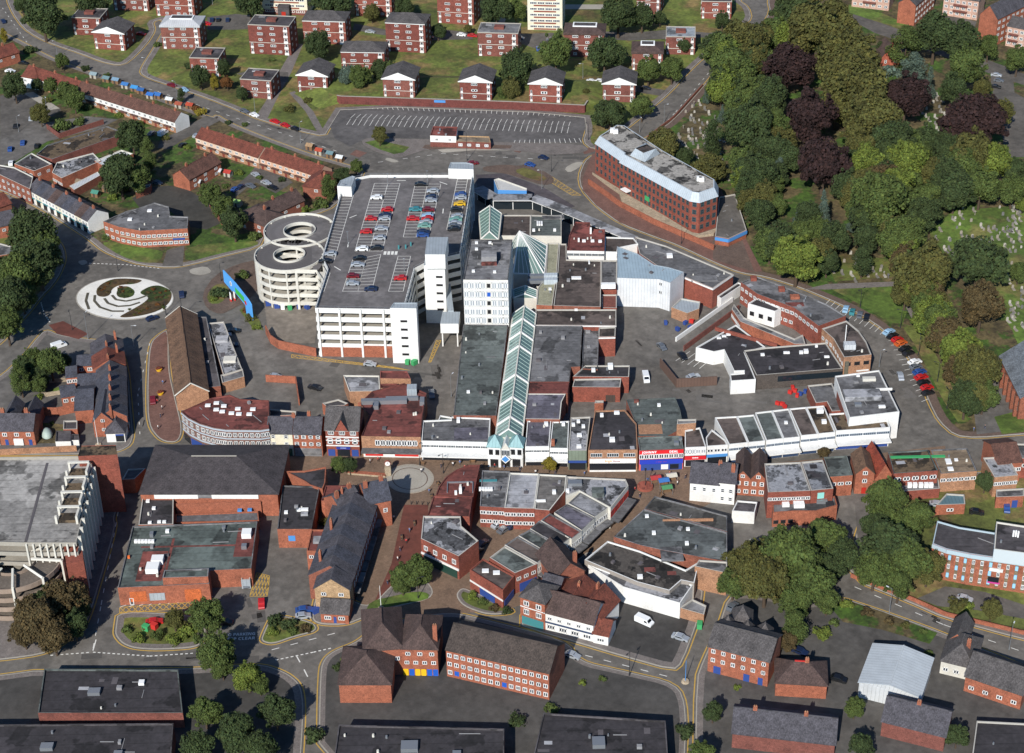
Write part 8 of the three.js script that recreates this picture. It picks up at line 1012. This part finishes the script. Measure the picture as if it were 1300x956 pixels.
along([[...zR(418, 642), 'silver', null, 3, 9]], 'driving past the park-side bays', 'moving car by the park', 3, 9);
along([[651, 667, 'navy', null, 8, -5], [818, 789, 'white', 'van', 9, 4], [864, 809, 'silver', null, 10, 3], [727, 832, 'silver', null, 9, 3]], 'parked near the inn and the rear yard', 'cars by the inn', 8, 2);
along([[1278, 645, 'blue', null, 1, 8], [1016, 827, 'navy', null, 8, 3], [1065, 862, 'black', null, 8, 2], [1291, 513, 'black', null, 3, 6], [1005, 435, 'silver', null, 9, 2], [866, 452, 'black', null, 5, 6], [596, 690, 'navy', null, 8, -6], [605, 700, 'black', null, 8, -6], [612, 690, 'navy', null, 8, -6], [1170, 700, 'blue']], 'parked behind the eastern shops', 'cars behind the eastern shops', 8, 2);
along([[40, 150, 'silver', null, 3, -8], [52, 140, 'grey', null, 3, -8], [20, 160, 'black', null, 3, -8], [338, 232, 'silver'], [346, 238, 'black'], [318, 236, 'grey'], [250, 172, 'silver', null, 8, -5], [232, 184, 'black', null, 8, -5], [270, 262, 'silver', null, 5, 5]], 'parked in the western back streets', 'cars in the western back streets', 8, 3);
along([[470, 40, 'silver'], [520, 46, 'grey'], [545, 47, 'black'], [660, 48, 'silver'], [700, 50, 'grey'], [860, 42, 'silver'], [600, 103, 'grey'], [640, 108, 'silver'], [820, 112, 'black'], [330, 30, 'grey', null, 2, 8], [322, 96, 'silver'], [338, 97, 'grey']], 'in a parking court of the estate', 'cars in the estate courts', 9, 1);
along([[300, 700, 'silver', null, 1, 8], [312, 740, 'grey', null, 1, 8], [286, 790, 'black', null, 9, 0], [640, 672, 'grey', null, 8, -5], [632, 666, 'silver', null, 8, -5], [930, 770, 'grey', null, 6, -6], [960, 690, 'silver', null, 8, 2], [900, 700, 'black', null, 2, 8], [1190, 640, 'silver'], [1210, 645, 'grey'], [1240, 650, 'black'], [1225, 760, 'silver', null, 9, 2], [840, 440, 'grey', null, 6, 6], [820, 480, 'white', 'van', 2, 8], [880, 478, 'silver', null, 8, -2], [548, 500, 'grey', null, 1, 8], [350, 478, 'silver', null, 8, 1], [400, 492, 'black', null, 8, 2], [470, 462, 'silver', null, 9, 1], [1265, 95, 'silver', null, 8, 1], [1268, 102, 'grey', null, 8, 1], [1264, 110, 'black', null, 8, 1]], 'standing in a rear yard or side road', 'cars in rear yards', 8, 1);
// ---------- street lamps and poles ----------
for (const [x, y, h, w, dk, tw] of [[73, 72, 8, 'at the bend of the estate road', false], [188, 98, 9, 'at the mouth of the side road', false], [225, 126, 8, 'beside the terrace gardens', false], [324, 143, 9, 'by the parked white car on the estate road', false], [382, 182, 9, 'above the red-roofed terrace', false], [593, 204, 12, 'between the kiosk and the roof-deck tower', true], [843, 156, 8, 'on the diagonal road', false], [812, 168, 7, 'near the foot of the diagonal road', false], [92, 419, 8, 'on the red strip by the roundabout', true], [112, 431, 10, 'at the roundabout corner houses', false], [30, 393, 9, 'under the trees by the roundabout', false], [170, 440, 8, 'at the head of the paved street', false], [211, 400, 7, 'at the end of the brown-tiled hall', true], [281, 357, 7, 'beside the gateway sign', true], [573, 504, 8, 'on the service road by the mall', false], [533, 591, 7, 'in front of the red-roofed store', true], [563, 601, 7, 'on the paved square beside the circle', true], [531, 760, 7, 'beside the junction tree', true], [799, 858, 8, 'on the road by the inn car park', true], [865, 310, 8, 'on the road below the brick office', true], [1143, 417, 7, 'at the corner of the park lawn', true, 1], [1166, 451, 7, 'on the park verge by the orange car', true, 1], [1190, 485, 7, 'on the park verge by the red cars', true, 1], [1202, 519, 7, 'at the end of the angled bays', true, 1], [1092, 390, 7, 'behind the blue parked cars', true, 1], [1116, 466, 6, 'at the tan corner building', false], [1129, 778, 8, 'on the road below the wood', false], [1281, 825, 8, 'on the lower right road', false], [700, 218, 7, 'on the bus island', true], [688, 240, 8, 'by the pavilion', false], [747, 178, 7, 'behind the brick office corner', true], [270, 6, 8, 'behind the pale mansard flats', false], [322, 8, 8, 'by the cream tower', false], [60, 142, 7, 'in the grey yard', false], [24, 168, 7, 'at the edge of the yard wall', false], [108, 280, 7, 'by the white shop terrace', false], [12, 250, 7, 'beside the brick shop row', false], [740, 100, 7, 'by the two white cars', false], [150, 344, 7, 'at the top of the roundabout', true], [232, 402, 7, 'by the dark store roof', true]]) lamp(x, y, h, w, dk, rr(0, 6.28), !!tw);
{ const pl = (x, y, h, label, m, nm) => { const p = P(x, y), t = thing(nm, label, 'pole', null, p[0], 0.1, p[1]); const k = part(t, 'pole', poleG, m); k.scale.y = h; part(t, 'base_block', new THREE.CylinderGeometry(0.9, 1.1, 0.5, 10).translate(0, 0.25, 0), A.stone); return t; };
  pl(484, 774, 8, 'tall white flagpole on the little lawn', A.white, 'flagpole'); pl(870, 866, 7, 'bright blue signpost at the inn car park corner', A.blue, 'signpost'); pl(125, 566, 10, 'thin white mast on the concrete car park tower', A.white, 'mast');
  const c = pl(819, 619, 6, 'dark lamp column on a round red plinth in the market square', A.darkMetal, 'lamp_column'); part(c, 'red_plinth', new THREE.CylinderGeometry(2.3, 2.5, 0.7, 16).translate(0, 0.35, 0), A.brick); part(c, 'lantern', new THREE.CylinderGeometry(0.35, 0.2, 0.8, 8).translate(0, 6.2, 0), A.darkMetal);
  const q = P(493, 603), t = thing('clock_pillar', 'stone clock pillar with white dial beside the paved circle', 'clock', null, q[0], 0.03, q[1]); part(t, 'pillar', new G().box(-0.9, 0.9, 0, 3.2, -0.7, 0.7), A.stone); part(t, 'clock_case', new THREE.CylinderGeometry(0.9, 0.9, 0.6, 24).rotateX(Math.PI / 2).translate(0, 4.2, 0), A.brick); part(t, 'clock_dial', new THREE.CylinderGeometry(0.75, 0.75, 0.1, 24).rotateX(Math.PI / 2).translate(0, 4.2, 0.32), A.white); part(t, 'clock_hand', new G().box(-0.04, 0.04, 4.2, 4.75, 0.38, 0.42), A.darkMetal);
  const s = pw([442, 601, 490, 605]), u = thing('seat_wall', 'long low stone seat wall leading to the clock pillar', 'wall', null, s[0][0], 0.03, s[0][1]); part(u, 'wall_length', new G().bar([0, 0], [s[1][0] - s[0][0], s[1][1] - s[0][1]], 1.2, 0, 0.6), A.stone); part(u, 'coping', new G().bar([0, 0], [s[1][0] - s[0][0], s[1][1] - s[0][1]], 1.35, 0.6, 0.72), A.brickOr); }
for (const [x, y] of [[522, 640.5], [529, 640.5], [536, 641], [543, 641.5]]) { const p = P(x, y), t = thing('bollard', 'black bollard across the top of the red paved walk', 'bollard', 'bollards on the red paved walk', p[0], 0.04, p[1]); part(t, 'post', new THREE.CylinderGeometry(0.11, 0.13, 1, 10).translate(0, 0.5, 0), A.darkMetal); part(t, 'cap', new THREE.SphereGeometry(0.15, 10, 8).translate(0, 1.05, 0), A.darkMetal); }
for (const [x, y] of [[202, 471], [204, 501]]) { const p = P(x, y), t = thing('flower_planter', 'yellow flower planter on the red paved street', 'planter', 'flower planters', p[0], LV, p[1]); part(t, 'tub', new THREE.CylinderGeometry(1.1, 0.8, 0.8, 12).translate(0, 0.4, 0), A.yellowP); part(t, 'flowers', CROWN.bush[0], LEAF.flower).scale.setScalar(1.2); t.children[1].position.y = 0.5; }
const bench = (x, y, dx, dy, where) => { const a = P(x, y), b = P(x + dx, y + dy), t = thing('bench', 'dark timber street bench ' + where, 'bench', 'street benches', a[0], 0.03, a[1], -Math.atan2(b[1] - a[1], b[0] - a[0])); part(t, 'seat', new G().box(-0.9, 0.9, 0.4, 0.48, -0.25, 0.25), A.wood); part(t, 'backrest', new G().box(-0.9, 0.9, 0.55, 0.95, -0.3, -0.24), A.wood); for (const k of [-0.75, 0.75]) part(t, 'leg', new G().box(k - 0.05, k + 0.05, 0, 0.9, -0.24, 0.22), A.darkMetal); };
for (const [x, y, dx, dy] of [[556, 616, 4, 5], [548, 632, 2, 6], [575, 606, 6, 0], [536, 590, 6, 1], [600, 588, 6, 0], [840, 630, 4, 3], [858, 604, 6, -1], [792, 648, 5, -4], [772, 664, 5, -4], [510, 684, 1, 6], [526, 666, 1, 6]]) bench(x, y, dx, dy, x > 700 ? 'in the market street' : 'near the paved circle');
for (const [x, y, c] of [[832, 614, '#b23a3a'], [842, 617, '#3a6fb2'], [852, 611, '#c9c3b4'], [846, 626, '#4d8a5a']]) { const p = P(x, y), t = thing('market_stall', `small market stall with ${{ '#b23a3a': 'red', '#3a6fb2': 'blue', '#c9c3b4': 'cream', '#4d8a5a': 'green' }[c]} canvas roof in the square`, 'market stall', null, p[0], 0.03, p[1], 0.2); part(t, 'canopy', new G().quad([-1.6, 2.2, 1.3], [1.6, 2.2, 1.3], [1.6, 2.8, 0], [-1.6, 2.8, 0]).quad([1.6, 2.2, -1.3], [-1.6, 2.2, -1.3], [-1.6, 2.8, 0], [1.6, 2.8, 0]), M(c, 'plain')); part(t, 'table', new G().box(-1.4, 1.4, 0.7, 0.85, -0.6, 0.6), A.wood); for (const [a, b] of [[-1.5, -1.2], [1.5, -1.2], [-1.5, 1.2], [1.5, 1.2]]) part(t, 'pole', new G().box(a - 0.04, a + 0.04, 0, 2.25, b - 0.04, b + 0.04), A.steel); }
// ---------- people ----------
for (const [x, y, i] of [[560, 594, 0], [575, 592, 1], [590, 596, 2], [545, 626, 3], [600, 600, 0], [830, 606, 0], [838, 612, 1], [850, 604, 2], [845, 622, 3], [870, 608, 0], [860, 616, 1], [800, 640, 2], [790, 650, 0], [775, 668, 3], [760, 676, 1], [812, 632, 0], [735, 706, 2], [720, 720, 0], [500, 660, 1], [520, 676, 3], [508, 700, 0], [206, 520, 1], [204, 530, 0], [200, 512, 2], [640, 596, 3], [660, 598, 0], [480, 586, 2], [470, 588, 1], [1250, 545, 0], [1236, 548, 3], [566, 612, 2], [552, 640, 0], [535, 600, 1], [584, 590, 3], [612, 594, 0], [628, 594, 2], [680, 602, 1], [705, 602, 0], [742, 604, 3], [782, 656, 1], [796, 634, 0], [806, 624, 2], [822, 612, 3], [880, 604, 0], [896, 600, 1], [910, 598, 2], [750, 690, 0], [744, 698, 1], [728, 712, 3], [516, 690, 2], [505, 712, 1], [492, 742, 0], [207, 488, 3], [201, 545, 1]]) person(x, y, i, x < 220 ? 'on the red paved street' : x < 690 ? 'near the paved circle' : x > 1200 ? 'on the church pavement' : 'in the market street');
// ---------- gravestones ----------
seed = 31;
{
  const slab = (() => { const s = new THREE.Shape(); s.moveTo(-0.4, 0); s.lineTo(0.4, 0); s.lineTo(0.4, 0.85); s.absarc(0, 0.85, 0.4, 0, Math.PI); s.lineTo(-0.4, 0); return new THREE.ExtrudeGeometry(s, { depth: 0.16, bevelEnabled: false, curveSegments: 6 }); })(), kerbG = new THREE.BoxGeometry(0.95, 0.22, 1.9).translate(0, 0.11, 1.1), cross = mergeGeometries([new THREE.BoxGeometry(0.18, 1.7, 0.16).translate(0, 0.85, 0), new THREE.BoxGeometry(0.8, 0.18, 0.16).translate(0, 1.25, 0)]);
  const ms = [M('#aaa59a', 'plain'), M('#928a7d', 'plain'), M('#77736c', 'plain'), M('#6b6a68', 'plain')];
  const inside = (q, x, y) => { let r = false; for (let i = 0, j = q.length - 2; i < q.length; j = i, i += 2) if ((q[i + 1] > y) !== (q[j + 1] > y) && x < (q[j] - q[i]) * (y - q[i + 1]) / (q[j + 1] - q[i + 1]) + q[i]) r = !r; return r; };
  for (const [poly, n, where, grp] of [[[862, 152, 888, 124, 898, 140, 915, 160, 922, 200, 930, 232, 905, 232, 880, 205, 858, 182], 90, 'in the crowded strip beside the office', 'gravestones beside the office'], [[1182, 292, 1215, 265, 1298, 262, 1298, 420, 1278, 420, 1275, 340, 1200, 330], 120, 'on the green cemetery lawn', 'gravestones on the cemetery lawn'], [[1175, 120, 1190, 118, 1205, 150, 1195, 168, 1165, 168], 24, 'in the clearing between copper beeches', 'gravestones in the clearing'], [[1055, 338, 1080, 320, 1130, 345, 1140, 356, 1060, 356], 20, 'above the park lawn', 'gravestones above the park lawn'], [[998, 30, 1030, 18, 1034, 34, 1005, 44], 16, 'behind the spreading dark trees', 'gravestones behind the dark trees']]) {
    const xs = poly.filter((_, i) => i % 2 === 0), ys = poly.filter((_, i) => i % 2);
    for (let k = 0, tries = 0; k < n && tries < 4000; tries++) { const x = rr(Math.min(...xs), Math.max(...xs)), y = rr(Math.min(...ys), Math.max(...ys)); if (!inside(poly, x, y)) continue; k++; const p = P(x, y), c = rnd() < 0.14, t = thing('gravestone', `${c ? 'stone cross' : 'weathered headstone'} ${where}`, 'gravestone', grp, p[0], LV + 0.02, p[1], rr(-0.2, 0.2) + 0.15), m = ms[Math.floor(rnd() * 4)], hs = part(t, c ? 'cross' : 'headstone', c ? cross : slab, m), s = rr(0.8, 1.25); hs.scale.set(s, s, 1.3); if (rnd() < 0.6) part(t, 'grave_kerb', kerbG, ms[Math.floor(rnd() * 3)]); }
  }
}
// ---------- sheds, bins and yard clutter ----------
seed = 55;
for (const [i, [x, y, c]] of [[118, 99, '#8fa3a8'], [134, 104, '#6d8a8f'], [146, 106, '#7a9ab0'], [158, 112, '#3d78b8'], [170, 116, '#3f93d0'], [178, 119, '#2d5f9c'], [190, 125, '#2f6fc0'], [199, 125, '#356fb5'], [214, 131, '#dfe3e2'], [226, 137, '#a5543c'], [240, 138, '#b5492f'], [392, 190, '#a88a68'], [404, 196, '#b5492f'], [418, 200, '#6d8a8f'], [430, 205, '#dfe3e2'], [288, 224, '#b23a2e'], [276, 222, '#c9ccd0'], [250, 236, '#c4c8c8'], [300, 262, '#8fb56a'], [120, 250, '#4d8f7c'], [134, 244, '#6b5a48'], [100, 236, '#8a7a66']].entries()) { const t = PB(['small garden shed with coloured roof behind the terraces', 'small garden shed with coloured roof behind the terraces'][i % 2], [x - 4, y, x + 4, y + 1.5], 0.12, 2.4, 1.8, 2.6, { wall: i % 3 ? A.wood : M('#b9b3a4', 'sheet'), roof: M(c, 'sheet', 0.6), name: 'garden_shed', cat: 'shed', group: 'garden sheds', ov: 0.15, ridge: false, band: [['f', 0.05, 1.6, A.timberDark, 0.05, 0.3, 0.6, 'door']] }); }
const bin = (x, y, c, where, grp, s = 1) => { const p = P(x, y), t = thing('waste_bin', `${c} lidded waste container ${where}`, 'bin', grp, p[0], 0.02, p[1], rr(0, 3)); const m = { blue: A.blueDk, red: A.red, green: A.green, white: A.whiteMetal, orange: A.orangeP }[c]; part(t, 'tub', new G().box(-0.7 * s, 0.7 * s, 0.12, 1.2 * s, -0.5 * s, 0.5 * s), m); part(t, 'lid', new G().box(-0.74 * s, 0.74 * s, 1.2 * s, 1.32 * s, -0.54 * s, 0.54 * s), m); part(t, 'wheels', new G().box(-0.6 * s, 0.6 * s, 0, 0.12, -0.45 * s, 0.45 * s), A.darkMetal); };
for (const [x, y, c] of [[845, 412, 'blue'], [870, 412, 'blue'], [876, 418, 'blue'], [866, 406, 'white'], [872, 402, 'white'], [860, 420, 'blue'], [878, 410, 'red']]) bin(x, y, c, 'at the foot of the loading ramp', 'loading yard containers', 1);
for (const [x, y, c] of [[636, 659, 'orange'], [648, 660, 'orange'], [655, 661, 'blue'], [661, 661, 'orange'], [667, 661, 'red'], [672, 662, 'white'], [614, 654, 'red'], [640, 661, 'red']]) bin(x, y, c, 'behind the grey-roofed shops', 'containers behind the shops', 1.2);
for (const [x, y, c] of [[1003, 500, 'red'], [1009, 498, 'red'], [1016, 502, 'blue'], [1022, 499, 'blue'], [1012, 504, 'red'], [987, 514, 'red'], [993, 515, 'red'], [996, 518, 'red'], [1006, 494, 'red']]) bin(x, y, c, 'in the caged corner behind the white row', 'containers in the caged corner', 0.9);
for (const [x, y, c] of [[341, 388, 'blue'], [352, 391, 'blue'], [368, 393, 'green'], [380, 391, 'blue'], [390, 392, 'blue'], [360, 392, 'white'], [518, 462, 'green'], [526, 463, 'green'], [888, 797, 'green'], [920, 742, 'green'], [926, 744, 'blue'], [932, 745, 'white'], [401, 778, 'blue'], [196, 798, 'red'], [186, 800, 'green']]) bin(x, y, c, x < 420 && y < 420 ? 'under the spiral ramps' : 'by a yard wall', x < 420 && y < 420 ? 'containers under the ramps' : 'containers by the yard walls', 1.3);

renderer.render(scene, camera);
